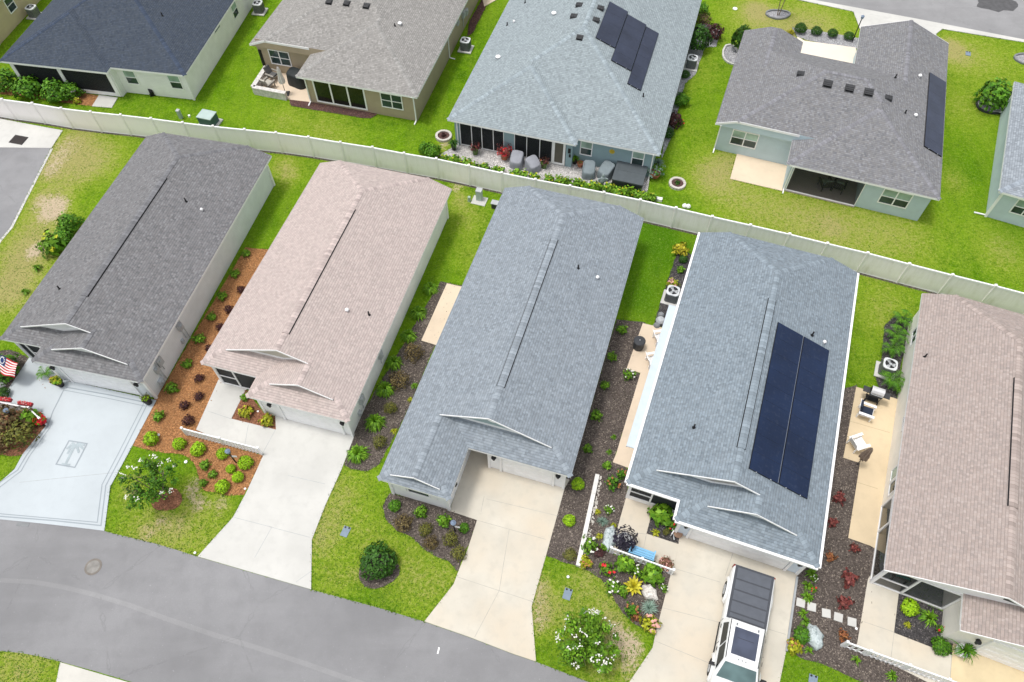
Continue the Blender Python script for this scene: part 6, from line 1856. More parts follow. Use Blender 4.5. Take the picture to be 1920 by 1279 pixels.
# ------------------------------------------------------------------ plants: a few meshes of each habit, unit diameter, shared by every plant of that kind
def proto_ball(seed, n=420, leafs=.085, mats=('lime',), flat=.8, lump=.14, inner=.55, flowers=0, fsize=.1):
    rnd = random.Random(seed); random.seed(seed); mb = MB()
    ph = [rnd.uniform(0, 6.28) for _ in range(6)]
    for k in range(n):
        a = rnd.random() * 6.283; cz = rnd.uniform(-.25, 1); sz = math.sqrt(max(0, 1 - cz * cz))
        d = Vector((math.cos(a) * sz, math.sin(a) * sz, cz))
        r = .5 * (1 + lump * math.sin(3 * a + ph[0]) * sz + lump * math.sin(5 * a + ph[1] + cz * 4) + lump * .8 * math.sin(cz * 7 + ph[2]))
        f = inner + (1 - inner) * rnd.random() ** .45
        p = d * r * f; p.z = p.z * flat + .22 * flat + .1
        n_ = d + Vector((rnd.uniform(-.7, .7), rnd.uniform(-.7, .7), rnd.uniform(-.2, .9)))
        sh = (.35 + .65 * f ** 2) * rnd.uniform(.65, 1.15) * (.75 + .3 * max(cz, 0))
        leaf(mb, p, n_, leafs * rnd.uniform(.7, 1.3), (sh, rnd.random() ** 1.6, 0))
    for k in range(flowers):
        a = rnd.random() * 6.283; cz = rnd.uniform(.25, 1); sz = math.sqrt(1 - cz * cz)
        p = Vector((math.cos(a) * sz, math.sin(a) * sz, cz * flat)) * .52; p.z += .22 * flat + .1
        for q in range(4):
            leaf(mb, p + Vector((rnd.uniform(-.03, .03), rnd.uniform(-.03, .03), rnd.uniform(0, .03))), (rnd.uniform(-.5, .5), rnd.uniform(-.5, .5), 1), fsize * rnd.uniform(.6, 1.1), (rnd.uniform(.85, 1.1), rnd.random(), 0), 1)
    return mb.mesh('plant', [LEAF[m] for m in mats])


def proto_blades(seed, n, w, H, mats, droop=.9):
    rnd = random.Random(seed); mb = MB(); blades(mb, rnd, n, .56, H, w, 0.0, droop)
    return mb.mesh('plant', [LEAF[m] for m in mats])


def proto_fronds(seed, n, mat, H=.75):
    """feathered palm fronds rising from one stem"""
    rnd = random.Random(seed); mb = MB()
    for k in range(n):
        a = k / n * 6.283 + rnd.uniform(-.3, .3); u = Vector((math.cos(a), math.sin(a), 0)); s = Vector((-u.y, u.x, 0))
        ln, h = rnd.uniform(.4, .56), H * rnd.uniform(.5, 1.0); pv = Vector((0, 0, 0))
        for i in range(12):
            f = (i + 1) / 12; p = u * ln * f + Vector((0, 0, .22 + h * (f * 1.5 - f * f * 1.25)))
            mb.poly([pv - s * .008, pv + s * .008, p + s * .006, p - s * .006], 0, col=(.7, .3, 0)); pv = p
            wl = .17 * math.sin(f * 2.6 + .35) * rnd.uniform(.8, 1.1)
            for sd in (-1, 1):
                t = p + s * sd * wl + u * wl * .5 + Vector((0, 0, -wl * .3))
                c = (rnd.uniform(.5, 1.1), rnd.random() ** 1.6, 0); q = u * .017
                mb.poly([p - q, p + q, t], 0, col=c)
    return mb.mesh('plant', [LEAF[mat], M['mulch_d']])


def proto_star(seed, n, mat, w=.11, H=.45):
    rnd = random.Random(seed); mb = MB()
    for k in range(n):
        a = k * 2.399 + rnd.uniform(-.1, .1); f_ = .45 + .55 * (k / n); u = Vector((math.cos(a), math.sin(a), 0)); s = Vector((-u.y, u.x, 0))
        ln, h = .52 * f_, H * (1.25 - f_ * .7); prev = None; c = (rnd.uniform(.75, 1.1), rnd.random(), 0)
        for i in range(5):
            f = i / 4; p = u * ln * f + Vector((0, 0, .06 + h * (f * 1.7 - f * f * 1.1))); ww = w * .5 * (1 - f ** 2.2) * (.6 + .4 * f_) + .002
            cur = (p - s * ww, p + s * ww)
            if prev: mb.poly([prev[0], prev[1], cur[1], cur[0]], 0, col=(c[0] * (.55 + .55 * f), c[1], 0))
            prev = cur
    return mb.mesh('plant', [LEAF[mat]])


PR = {}
def kind(k, fn, args, n=3, **kw): PR[k] = [fn(11 * i + len(PR) * 7 + 1, *args, **kw) for i in range(n)]
kind('lime', proto_ball, (), n=3, mats=('lime',), n_=0) if False else None
PR['lime'] = [proto_ball(3 + i, 620, .080, ('lime',), .82, .04, .6) for i in range(3)]
PR['green'] = [proto_ball(13 + i, 260, .13, ('mid',), .85, .16, .3) for i in range(4)]
PR['ball'] = [proto_ball(23 + i, 700, .070, ('green',), .8, .06, .5) for i in range(3)]
PR['strap'] = [proto_blades(33 + i, 190, .07, .62, ('mid',), .85) for i in range(4)]
PR['burg'] = [proto_ball(43 + i, 360, .085, ('burg',), .75, .12, .35) for i in range(3)]
PR['brown'] = [proto_ball(53 + i, 560, .055, ('brown',), .78, .14, .3) for i in range(3)]
PR['olive'] = [proto_ball(63 + i, 520, .06, ('olive',), .82, .1, .35) for i in range(3)]
PR['yellow'] = [proto_ball(73 + i, 200, .16, ('yellow', 'orange'), .8, .16, .3, 6, .12) for i in range(3)]
PR['gold'] = [proto_ball(83 + i, 260, .13, ('gold',), .85, .2, .3) for i in range(2)]
PR['redsh'] = [proto_ball(93 + i, 170, .15, ('red',), .75, .22, .2) for i in range(4)]
PR['rust'] = [proto_ball(103 + i, 170, .14, ('orange', 'brown'), .75, .22, .2) for i in range(2)]
PR['tuft'] = [proto_blades(113 + i, 44, .075, .6, ('mid',), .9) for i in range(4)]
PR['ytuft'] = [proto_blades(123 + i, 40, .10, .5, ('yellow',), .9) for i in range(3)]
PR['palm'] = [proto_fronds(133 + i, 11, 'green', .8) for i in range(3)]
PR['star'] = [proto_star(143, 18, 'gold', .19, .5)]
PR['agave'] = [proto_star(153, 60, 'silver', .055, .62)]
PR['wflower'] = [proto_ball(163 + i, 170, .12, ('mid', 'white'), .8, .2, .3, 8, .11) for i in range(3)]
PR['rflower'] = [proto_ball(173 + i, 150, .12, ('mid', 'scarlet'), .8, .2, .3, 4, .16) for i in range(2)]
PR['oflower'] = [proto_ball(183 + i, 150, .14, ('green', 'orange'), .9, .2, .3, 7, .13) for i in range(2)]
PR['pflower'] = [proto_ball(193 + i, 170, .14, ('yellow', 'pink'), .8, .2, .3, 12, .15) for i in range(2)]
PR['broad'] = [proto_ball(203 + i, 260, .17, ('mid',), .85, .16, .25) for i in range(2)]
PR['deep'] = [proto_ball(213 + i, 1300, .055, ('deep',), .9, .06, .55) for i in range(3)]
PR['bushy'] = [proto_ball(223 + i, 900, .070, ('green',), .9, .14, .4) for i in range(3)]
PR['silver'] = [proto_blades(233, 90, .03, .5, ('silver',), .9)]
PR['hedge'] = [proto_ball(243 + i, 200, .16, ('mid', 'yellow'), 1.0, .2, .25, 5, .14) for i in range(4)]
NAMES = {'lime': ('round_shrub', 'shrub'), 'green': ('leafy_shrub', 'shrub'), 'ball': ('round_shrub', 'shrub'), 'strap': ('strap_leaf_plant', 'plant'), 'burg': ('dark_shrub', 'shrub'), 'brown': ('bronze_shrub', 'shrub'), 'olive': ('olive_shrub', 'shrub'),
         'yellow': ('variegated_shrub', 'shrub'), 'gold': ('golden_shrub', 'shrub'), 'redsh': ('red_shrub', 'shrub'), 'rust': ('rust_shrub', 'shrub'), 'tuft': ('tufted_plant', 'plant'), 'ytuft': ('pale_tufted_plant', 'plant'), 'palm': ('small_palm', 'palm'),
         'star': ('bromeliad', 'plant'), 'agave': ('agave', 'plant'), 'wflower': ('white_flowers', 'flowers'), 'rflower': ('red_flowers', 'flowers'), 'oflower': ('orange_flowers', 'flowers'), 'pflower': ('pink_flowers', 'flowers'), 'broad': ('broad_leaf_plant', 'plant'),
         'deep': ('dark_green_shrub', 'shrub'), 'bushy': ('bushy_shrub', 'shrub'), 'silver': ('silver_grass', 'plant'), 'hedge': ('hedge_plant', 'plant')}
_rp = random.Random(77)


def plant(k, u, v, dpx, label, group=None, asp=1.0, name=None):
    p = G(u, v, 0); d = dpx * dist_of(p) / F_PX
    p = G(u, v, d * .33 * asp)
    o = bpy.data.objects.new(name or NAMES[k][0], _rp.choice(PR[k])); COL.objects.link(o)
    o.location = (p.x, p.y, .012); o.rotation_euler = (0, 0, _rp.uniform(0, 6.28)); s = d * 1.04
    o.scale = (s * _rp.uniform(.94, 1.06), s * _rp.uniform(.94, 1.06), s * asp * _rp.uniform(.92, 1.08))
    return tag(o, label, NAMES[k][1], group)


ORD = ['first', 'second', 'third', 'fourth', 'fifth', 'sixth', 'seventh', 'eighth', 'ninth', 'tenth']
def row(k, pts, fmt, group, asp=1.0):
    """one labelled plant per survey point; fmt takes the ordinal"""
    for i, (u, v, d) in enumerate(pts):
        plant(k, u, v, d, fmt.format(ORD[i] if i < len(pts) - 1 or len(pts) < 3 else 'last'), group, asp)


row('green', [(296.5, 780, 18), (321.5, 727.5, 20), (350.5, 682.5, 17), (374, 635, 19), (396.5, 594, 16), (416.5, 555, 17), (440, 513, 16), (461.5, 475, 15)], 'small green shrub, {} from the driveway along the bare grey villa wall', 'green shrubs along the grey villa wall')
row('burg', [(352.5, 788.5, 20), (345.5, 760, 17), (372.5, 742.5, 17), (373, 709, 17), (391.5, 652.5, 14), (412.5, 612.5, 15), (429, 579, 16), (452.5, 543, 15)], 'dark burgundy shrub, {} from the picket fence in the orange mulch', 'burgundy shrubs in the orange mulch')
row('lime', [(283, 822.5, 25), (335.5, 831.5, 22), (371, 841.5, 25), (417, 850, 22), (459.7, 867, 24)], 'round lime green shrub, {} from the pale blue driveway in the front row', 'clipped lime shrubs in the orange mulch')
row('green', [(384, 872, 17), (399, 889.5, 15), (381, 905.5, 14)], 'little green shrub, {} from the top along the curved lawn edge', 'little shrubs by the curved lawn edge')
row('lime', [(432.5, 879, 16), (446, 894.7, 20), (416.5, 912, 24)], 'lime green shrub below the lamp post, {} counting downwards', 'lime shrubs below the lamp post')
plant('yellow', 461.4, 772.3, 22, 'yellow variegated shrub in the triangular bed by the pink villa garage'); plant('yellow', 500, 788.5, 22, 'green yellow shrub near the tip of the triangular bed by the pink villa garage'); plant('green', 459, 745, 14, 'thin green plant under the pink eave beside the entry walk')
plant('palm', 85, 700, 26, 'small yellow green palm beside the first garage', asp=.9); plant('yellow', 103, 713, 15, 'yellow green plant in the triangular bed by the first garage')
plant('bushy', 4, 692, 42, 'large green bush behind the flag at the left edge'); plant('deep', 6, 738, 20, 'dark green clump at the left end of the white rail')
plant('brown', 12, 790, 60, 'big bronze green shrub at the left edge below the white fence'); plant('olive', 37, 816, 46, 'olive shrub beside the bronze one at the edge of the pale driveway'); plant('broad', 55, 784, 30, 'bright green plant beside the pot of red flowers'); plant('brown', -6, 828, 40, 'bronze shrub cut by the left edge of the photo')
row('strap', [(669, 848, 42), (702.5, 788, 42), (720.5, 726, 38), (738, 676, 34), (765, 626, 34), (784, 582.5, 36), (806, 537.5, 32)], 'tall green strap leaved plant, {} from the street along the pink villa wall', 'strap leaved plants along the pink villa wall', 1.05)
row('brown', [(748, 712.5, 36), (775.5, 660, 36)], 'feathery bronze shrub, {} from the street in the bed left of the blue villa', 'bronze shrubs left of the blue villa')
row('olive', [(711.5, 828, 27), (732, 765, 26)], 'yellow green round shrub, {} from the street in the bed left of the blue villa', 'yellow green shrubs left of the blue villa')
plant('ytuft', 738, 807, 16, 'sparse pale tuft at the blue eave in the side bed'); plant('tuft', 777, 722, 18, 'green tuft half under the blue eave in the side bed'); plant('ytuft', 769, 748, 14, 'small yellowish tuft half under the blue eave')
plant('ball', 740, 948, 22, 'round green shrub at the left corner of the front bedroom wing'); plant('green', 789, 959.5, 22, 'green shrub below the bedroom window'); plant('green', 832, 976, 23, 'green shrub left of the lamp post in the front bed'); plant('ball', 870, 990, 20, 'round green shrub right of the lamp post in the front bed')
plant('brown', 755.5, 980, 33, 'wide bronze shrub at the left of the front bed', asp=.85); plant('olive', 797.7, 992, 26, 'olive shrub in the middle of the front bed'); plant('olive', 845, 1011, 29, 'olive shrub below the lamp post in the front bed'); plant('brown', 807.6, 1018, 28, 'bronze shrub at the lower edge of the front bed'); plant('olive', 860.5, 1037, 28, 'olive shrub at the lower tip of the front bed by the driveway')
plant('deep', 708, 1052, 60, 'large round dark green bush in the mulch circle on the lawn', asp=.95)
row('green', [(1101.6, 841, 18), (1118, 779, 20), (1134, 722, 17), (1147.5, 669, 18), (1166, 617.5, 19)], 'small green shrub, {} from the street beside the blue villa eave', 'green shrubs beside the blue villa eave')
plant('tuft', 1142.5, 846, 15, 'pale green tuft near the foot of the side slab'); plant('tuft', 1151, 818, 14, 'thin green tuft beside the cream side walk'); plant('wflower', 1179, 703, 22, 'white edged hosta at the corner of the side slab'); plant('green', 1138.7, 873, 16, 'green shrub between the side slab and the white edging')
row('lime', [(1083.7, 907.5, 25), (1067.5, 975.6, 22)], 'lime green shrub, {} from the garage between the driveway and the white edging', 'lime shrubs left of the white edging')
plant('olive', 1069, 1040, 24, 'low brownish plant at the street end of the strip beside the white edging', asp=.5)
plant('oflower', 1150, 906, 26, 'rose bush with peach and white blooms right of the white edging'); plant('oflower', 1166, 889, 18, 'orange red flowers against the screened porch corner')
plant('ytuft', 1121, 959, 15, 'yellow green tuft near the middle of the white edging'); plant('wflower', 1142, 956, 16, 'cream flowering tuft left of the entry walk'); plant('ytuft', 1150.6, 984, 14, 'yellow green tuft touching the entry walk'); plant('ytuft', 1125, 1004, 16, 'pale yellow tuft left of the silver rock'); plant('silver', 1131, 976, 24, 'wispy silver plant between the edging and the entry walk')
plant('wflower', 1106, 1022, 28, 'white flowering plant beside the lower part of the white edging'); plant('yellow', 1097, 1054, 22, 'yellow croton at the lower end of the white edging'); plant('green', 1136, 1025, 16, 'green plant at the left end of the picket fence')
plant('burg', 1124, 1035, 20, 'low dark red ground plant left of the picket fence', asp=.4); plant('rflower', 1138, 1067, 26, 'green plant with one bright red bloom at the lawn edge'); plant('broad', 1171.6, 1057, 32, 'leafy green plant below the left half of the picket fence'); plant('wflower', 1193, 1070, 20, 'white flowers below the middle of the picket fence'); plant('broad', 1223, 1076, 36, 'broad leaved plant under the blue solar light')
plant('star', 1188.7, 1098, 42, 'star shaped yellow green bromeliad in the flower garden'); plant('wflower', 1151, 1100, 28, 'patch of small white and pink flowers along the lawn edge', asp=.6); plant('green', 1168, 1108, 20, 'green plant between the white flowers and the bromeliad'); plant('agave', 1218, 1139, 32, 'round blue green agave below the white rock')
plant('oflower', 1185, 1144, 24, 'green plant with orange leaves left of the agave'); plant('rust', 1191, 1156, 16, 'small orange red plant at the lawn edge'); plant('pflower', 1218, 1171, 29, 'pink and yellow croton at the lower tip of the flower garden'); plant('wflower', 1245, 1103, 14, 'small white flowers at the driveway edge of the garden')
plant('tuft', 1238, 1090, 18, 'green tuft right of the white rock')
plant('broad', 1240, 964, 40, 'large bright green plant in the entry bed by the porch screen'); plant('rflower', 1258, 985, 18, 'red leaved plant beside the garage corner in the entry bed'); plant('ytuft', 1230, 997, 18, 'sparse yellow green plant at the bottom of the entry bed'); plant('olive', 1249, 998, 13, 'small olive plant near the garden sign in the entry bed')
plant('gold', 1277, 468, 26, 'bright yellow shrub at the back corner of the slate blue villa'); plant('deep', 1281, 486, 16, 'dark plant below the yellow shrub'); plant('green', 1276, 506, 14, 'small green plant in the bed along the slate blue villa'); plant('pflower', 1262, 532, 19, 'coral flowering plant behind the air conditioner')
# strip between houses 4 and 5
row('tuft', [(1522.8, 1073.6, 24), (1515.7, 1097, 22), (1516.7, 1119, 24)], 'arching green tuft, {} from the garage corner beside the pickup driveway', 'green tufts beside the pickup driveway')
plant('wflower', 1526, 1085, 12, 'cream flowers among the tufts beside the pickup driveway'); plant('rflower', 1526, 1105, 11, 'small red flowers among the tufts beside the pickup driveway')
row('tuft', [(1508, 1150, 20), (1511.6, 1165, 22)], 'green tuft below the stepping stones, {} one down', 'tufts below the stepping stones'); plant('ball', 1504.5, 1191, 27, 'rounded grassy mound left of the silver rock'); plant('yellow', 1490, 1213, 24, 'yellow flowering plant at the corner of the driveway edge'); plant('tuft', 1517.7, 1219, 18, 'green tuft below the silver rock')
row('redsh', [(1584.5, 1129, 21), (1593.6, 1085, 24), (1601.7, 1028, 14), (1562, 979, 15), (1573.5, 933, 19)], 'red leaved shrub, {} from the street in the mulch strip', 'red shrubs in the mulch strip'); plant('rust', 1558, 1044, 16, 'rust and olive shrub in the mulch strip'); plant('rust', 1581.5, 1192, 17, 'orange red shrub above the end of the bottom right picket fence')
plant('tuft', 1606.8, 1237, 19, 'green fern like tuft below the picket fence, left one'); plant('tuft', 1674.6, 1266, 22, 'green fern like tuft below the picket fence, right one')
plant('lime', 1707, 1139, 28, 'lime green shrub left in the bed under the corner porch'); plant('tuft', 1746.6, 1156, 34, 'lime green tuft right in the bed under the corner porch'); plant('ytuft', 1703, 1171, 14, 'small weed like plant in the porch bed'); plant('rflower', 1766, 1181, 14, 'red flowers against the cream garage wall'); plant('ball', 1766, 1211, 29, 'green shrub at the bottom tip of the porch bed')
row('palm', [(1694, 600, 38), (1681, 628, 40), (1673, 654, 40)], 'small palm by the cream villa window, {} from the fence', 'palms along the cream villa wall'); plant('palm', 1673, 712, 46, 'palm between the air conditioner and the grill'); plant('palm', 1690, 727, 32, 'palm against the cream wall beside the grill')
# back row
row('bushy', [(8, 152, 36), (51, 165, 40), (101, 171, 40), (132, 172, 30)], 'big green shrub before the dark lanai screen, {} from the left', 'green shrubs before the dark lanai screen'); plant('yellow', 145, 189, 11, 'small yellow shrub below the bird bath')
plant('deep', 1310, 74, 40, 'tall dark green shrub between the blue grey house and the lawn', asp=1.5); plant('burg', 1339, 60, 32, 'dark red leaved shrub at the gravel corner', asp=1.2); plant('brown', 1320, 36, 26, 'grey pink shrub at the top of the gravel bed'); plant('bushy', 1316, 20, 22, 'green shrub at the top of the side bed'); plant('deep', 1285, 140, 16, 'small dark plant under the blue grey eave'); plant('bushy', 1277, 188, 26, 'green shrub under the blue grey eave'); plant('burg', 1264, 225, 30, 'dark red plant under the blue grey eave', asp=1.2); plant('rflower', 1277, 231, 13, 'bright red flowers at the lawn edge beside the blue grey house'); plant('deep', 1252, 250, 22, 'dark clump under the corner eave of the blue grey house'); plant('silver', 1236, 300, 24, 'silvery plant at the corner of the blue grey house')
plant('bushy', 809, 284, 34, 'green bush in the grass left of the rear patio'); plant('bushy', 797, 279, 22, 'smaller green bush beside the grass bush')
hp = [(834, 300, 16), (852, 303, 22), (874, 309, 22), (890, 314, 15), (908, 318, 20), (930, 322, 16), (938, 325, 20), (966, 330, 22), (979, 333, 22), (1001, 338, 22), (1029, 338, 18), (1049, 342, 20), (1063, 345, 20), (1082, 347, 20), (1094, 350, 18), (1112, 353, 22), (1122, 352, 16), (1142, 357, 22), (1158, 362, 24), (1176, 364, 24), (1192, 367, 22), (1207, 371, 22), (1222, 374, 18)]
for i, (u, v, d) in enumerate(hp):
    plant('hedge', u, v - 1, d, 'light green plant of the low row between the rear patio and the fence', 'light green plants between the rear patio and the fence')
row('deep', [(1501, 54, 19), (1531, 58, 17), (1561, 63, 16), (1592, 68, 16)], 'round dark green shrub in the grey gravel by the courtyard, {} from the left', 'shrubs in the courtyard gravel'); plant('gold', 1483, 60, 10, 'small yellow green plant left of the gravel shrubs')
plant('deep', 1390, 76, 30, 'tall dark shrub against the left wall of the seafoam house', asp=1.7); plant('bushy', 1866, 183, 50, 'large round green bush behind the ice blue house', asp=.9)
plant('bushy', 130, 420, 34, 'wild green shrub at the grey roof edge, upper one'); plant('mid' if False else 'bushy', 118, 446, 30, 'wild green shrub at the grey roof edge, middle one'); plant('hedge', 98, 462, 36, 'wild light green shrub at the grey roof edge, lower one'); plant('tuft', 68, 500, 20, 'grassy tuft beside the grey roof edge'); plant('tuft', 45, 545, 18, 'small grassy tuft near the grey roof corner')
plant('burg', 1040 / 1, 600 / 1, 1, 'x') if False else None


# ------------------------------------------------------------------ trees
def tree(label, u, v, stems, crown, mats, leafs, n, nfl, clusters, seed, lsz=.12, name='flowering_tree', green='green'):
    """crown: centre height, radii; clusters = flower truss count"""
    rnd = random.Random(seed); random.seed(seed)
    p = G(u, v); t = thing(name, label, 'tree', p)
    cz, rx, rz = crown
    tips = []
    tm = MB()
    for k in range(stems):
        a = k / stems * 6.283 + rnd.uniform(-.4, .4); q0 = Vector((.07 * math.cos(a), .07 * math.sin(a), 0))
        q1 = Vector((.18 * math.cos(a), .18 * math.sin(a), cz * .45)); tm.cyl(q0, q1, .045, .035, n=6)
        for b in range(3):
            aa = a + rnd.uniform(-.9, .9); q2 = Vector((rx * .45 * math.cos(aa), rx * .45 * math.sin(aa), cz * rnd.uniform(.7, .95))); tm.cyl(q1, q2, .03, .018, n=5)
            for c in range(2):
                a3 = aa + rnd.uniform(-.8, .8); q3 = Vector((rx * .8 * math.cos(a3), rx * .8 * math.sin(a3), cz + rz * rnd.uniform(-.2, .6))); tm.cyl(q2, q3, .017, .006, n=4); tips.append(q3)
    tm.build('trunk', m_plain('smooth_bark', (.26, .20, .15), .85, .25), t)
    cl = []
    while len(cl) < n:
        d = Vector((rnd.gauss(0, 1), rnd.gauss(0, 1), rnd.gauss(0, 1))).normalized() * rnd.random() ** .4
        c = Vector((d.x * rx, d.y * rx, cz + d.z * rz)); cl.append((c, rnd.uniform(.16, .34) * rx / 1.4, d.length))
    mb = MB()
    for c, r, dl in cl:
        tone = rnd.uniform(.6, 1.15)
        for k in range(leafs):
            d = Vector((rnd.gauss(0, 1), rnd.gauss(0, 1), rnd.gauss(0, .8))).normalized(); q = c + d * r * rnd.random() ** .5
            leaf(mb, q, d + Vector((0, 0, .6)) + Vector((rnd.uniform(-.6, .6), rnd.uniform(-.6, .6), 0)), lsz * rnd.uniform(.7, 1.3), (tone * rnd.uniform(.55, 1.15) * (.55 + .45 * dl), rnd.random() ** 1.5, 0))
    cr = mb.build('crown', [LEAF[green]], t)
    if clusters:
        fl = MB()
        for k in range(clusters):
            d = Vector((rnd.gauss(0, 1), rnd.gauss(0, 1), abs(rnd.gauss(0, .8)))).normalized(); c = Vector((d.x * rx * .97, d.y * rx * .97, cz + d.z * rz * 1.02))
            for q in range(nfl):
                leaf(fl, c + Vector((rnd.gauss(0, .07), rnd.gauss(0, .07), rnd.gauss(0, .05))), (rnd.uniform(-.6, .6), rnd.uniform(-.6, .6), 1), .075 * rnd.uniform(.6, 1.2), (rnd.uniform(.85, 1.1), rnd.random(), 0), 0, 1.2)
        fl.build('blossom', [LEAF['white']], cr)
    return t


tree('white flowering small tree leaning over the lawn beside the pale blue driveway', 311, 934, 4, (2.15, 1.40, .95), None, 30, 66, 8, 15, 5, .09)
tree('dense white flowering bush tree on the lawn at the bottom centre', 1096, 1216, 5, (1.45, 1.38, 1.15), None, 60, 90, 6, 34, 9, .095, green='mid')
tree('young street tree in the round gravel ring near the top edge', 1459, 29, 2, (2.6, .7, .6), None, 22, 22, 0, 0, 15, .13, 'young_tree', 'bushy' if False else 'green')
# tiny bits lying about
for i, (u, v, s, lb) in enumerate(((349, 866.5, .09, 'white sprinkler ring at the curved lawn edge'), (486, 848, .07, 'little white cap at the end of the pink villa picket fence'), (460, 917, .06, 'small white cap at the lower driveway edge of the orange mulch'), (484, 772, .06, 'small white cap in the triangular mulch bed'), (366, 1037, .065, 'pale valve ring at the street corner of the lawn'),
                                   (1065, 1082, .07, 'white sprinkler cap above the dark meter lid'), (298, 816, .07, 'tiny white cap beside the first lime shrub'), (1605, 1179, .06, 'small white cap beside the last stepping stone'), (1378, 17, .2, 'white utility disc in the upper lawn'))):
    p = G(u, v); mb = MB(); mb.lathe((0, 0, 0), [(s, 0), (s, .05), (s * .6, .06), (s * .55, .03), (0, .03)], 12)
    o = mb.build('sprinkler_cap', M['trim']); o.location = (p.x, p.y, .012); tag(o, lb, 'sprinkler cap', 'white caps set in the lawns and beds')
for u, v, lb in ((1235, 376, 'white block on the ground behind the fence right of the patio hedge'), (1283, 388, 'left of two white lumps behind the fence'), (1290, 389, 'right of two white lumps behind the fence')):
    p = G(u, v); mb = MB(); mb.box(-.22, .22, -.12, .12, 0, .22) if u < 1250 else mb.lathe((0, 0, 0), [(.14, 0), (.17, .12), (.1, .24), (0, .27)], 10)
    o = mb.build('garden_stone', M['trim']); o.location = (p.x, p.y, 0); o.rotation_euler = (0, 0, -.25); tag(o, lb, 'garden stone')

# pebbles and bark pieces loose on the mulch: nobody could count them
rnd = random.Random(99); mb = MB()
def inside(x, y, P):
    c = False; j = len(P) - 1
    for i in range(len(P)):
        if (P[i].y > y) != (P[j].y > y) and x < (P[j].x - P[i].x) * (y - P[i].y) / (P[j].y - P[i].y) + P[i].x: c = not c
        j = i
    return c
for nm, pts, mt, lb in beds:
    P = gp(*pts); x0, x1 = min(p.x for p in P), max(p.x for p in P); y0, y1 = min(p.y for p in P), max(p.y for p in P)
    m = min(900, int((x1 - x0) * (y1 - y0) * 6))
    for k in range(m):
        x, y = rnd.uniform(x0, x1), rnd.uniform(y0, y1)
        if not inside(x, y, P): continue
        a = rnd.random() * 3.14; l, w = rnd.uniform(.02, .065), rnd.uniform(.01, .02); u = Vector((math.cos(a), math.sin(a), rnd.uniform(-.2, .3))) * l; s = Vector((-u.y, u.x, 0)).normalized() * w
        c = Vector((x, y, .04)); mb.poly([c - u - s, c + u - s, c + u + s, c - u + s], 0 if mt in ('mulch_d', 'mulch_k', 'gravel') else 1)
tag(mb.build('bark_chips', [m_plain('bleached_bark', (.22, .185, .155), .9, .5, 30), m_plain('rusty_bark', (.27, .13, .06), .9, .4, 30)]), 'loose bark chips scattered over the mulch beds', 'bark chips', None, 'stuff')

# grass blades standing on the lawns, for a soft uneven pile
polys = []
for P in SHEETS:
    polys.append((min(p.x for p in P), max(p.x for p in P), min(p.y for p in P), max(p.y for p in P), P))
rnd = random.Random(41); mb = MB(); n_ = 0
GA = m_leaf('grass_blades', (0.080, 0.210, 0.006), (0.29, 0.40, 0.05), 0.9)
corner = [G(-60, -25), G(1980, -25), G(1980, 1310), G(-60, 1310)]
for k in range(230000):
    u, v = rnd.uniform(-30, 1950), rnd.uniform(-15, 1300)
    p = G(u, v); x, y = p.x, p.y
    bad = False
    for a, b, c, d, P in polys:
        if a < x < b and c < y < d and inside(x, y, P): bad = True; break
    if bad: continue
    for h_ in range(1):
        a = rnd.random() * 6.283; r = rnd.uniform(.03, .075); h = rnd.uniform(.025, .06); t_ = rnd.random()
        u_ = Vector((math.cos(a), math.sin(a), 0)); s_ = Vector((-u_.y, u_.x, 0)) * r * .42
        c = Vector((x, y, .002)); col = (rnd.uniform(.55, 1.15), t_ * t_, 0)
        mb.poly([c - s_, c + s_, c + u_ * r + Vector((0, 0, h))], 0, col=col)
        n_ += 1
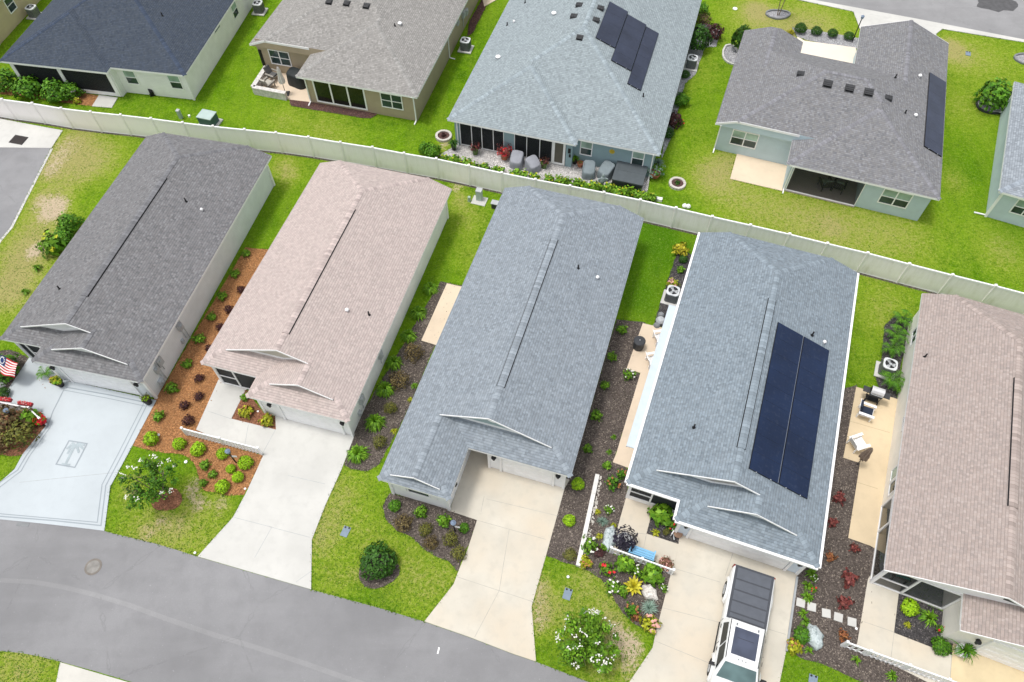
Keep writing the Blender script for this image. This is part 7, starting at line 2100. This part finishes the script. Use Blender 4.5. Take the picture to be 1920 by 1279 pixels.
# ragged lawn edge where turf creeps over slabs, kerbs and mulch
def covered_at(x, y):
    return any(a < x < b and c < y < d and inside(x, y, P) for a, b, c, d, P in polys)
for a0, b0, c0, d0, P in polys:
    area = sum(P[i].x * P[(i + 1) % len(P)].y - P[(i + 1) % len(P)].x * P[i].y for i in range(len(P)))
    sg = 1 if area > 0 else -1
    for i in range(len(P)):
        e0, e1 = P[i], P[(i + 1) % len(P)]; d = Vector((e1.x - e0.x, e1.y - e0.y, 0)); L_ = d.length
        if L_ < .05 or L_ > 40: continue
        d.normalize(); out = Vector((d.y, -d.x, 0)) * sg
        for k in range(int(L_ * 16)):
            q = Vector((e0.x, e0.y, 0)) + d * rnd.uniform(0, L_)
            if not (-45 < q.x < 45 and 2 < q.y < 70): continue
            o_ = q + out * .14
            if covered_at(o_.x, o_.y): continue
            c = q + out * rnd.uniform(-.045, .08) + Vector((0, 0, .004)); a = rnd.random() * 6.283; r = rnd.uniform(.04, .085)
            u_ = (Vector((math.cos(a), math.sin(a), 0)) - out * .5).normalized(); s_ = Vector((-u_.y, u_.x, 0)) * r * .4
            mb.poly([c - s_, c + s_, c + u_ * r + Vector((0, 0, rnd.uniform(.045, .085)))], 0, col=(rnd.uniform(.45, 1.05), rnd.random() ** 2, 0)); n_ += 1
tag(mb.build('grass', GA), 'short grass blades on the lawns', 'grass', None, 'stuff')

# ------------------------------------------------------------------ light: bright thin overcast, soft sun from behind the left shoulder of the houses
sun_dir = Vector((-.27, -.0, .96)).normalized()
elev = math.asin(sun_dir.z); azim = math.atan2(sun_dir.x, sun_dir.y)
sd = bpy.data.lights.new('sun', 'SUN'); sd.energy = 1.75; sd.angle = R(11); sd.color = (1.0, .955, .89)
so = bpy.data.objects.new('sun', sd); COL.objects.link(so); so.rotation_euler = sun_dir.to_track_quat('Z', 'Y').to_euler()
so.location = (0, 0, 60)
w = bpy.data.worlds.new('World'); scene.world = w; w.use_nodes = True
nt = w.node_tree; nt.nodes.clear()
sky = nt.nodes.new('ShaderNodeTexSky'); sky.sky_type = 'NISHITA'; sky.sun_disc = False
sky.sun_elevation = elev; sky.sun_rotation = azim; sky.air_density = 1.4; sky.dust_density = 4.0; sky.ozone_density = 1.0
hs = nt.nodes.new('ShaderNodeHueSaturation'); hs.inputs['Saturation'].default_value = .22; hs.inputs['Value'].default_value = 1.17
bg = nt.nodes.new('ShaderNodeBackground'); bg.inputs['Strength'].default_value = .15
wo = nt.nodes.new('ShaderNodeOutputWorld')
nt.links.new(sky.outputs[0], hs.inputs['Color']); nt.links.new(hs.outputs[0], bg.inputs[0]); nt.links.new(bg.outputs[0], wo.inputs[0])
scene.view_settings.view_transform = 'Standard'; scene.view_settings.look = 'None'; scene.view_settings.exposure = 0; scene.view_settings.gamma = 1
scene.render.engine = 'CYCLES'
scene.cycles.max_bounces = 6; scene.cycles.transparent_max_bounces = 8
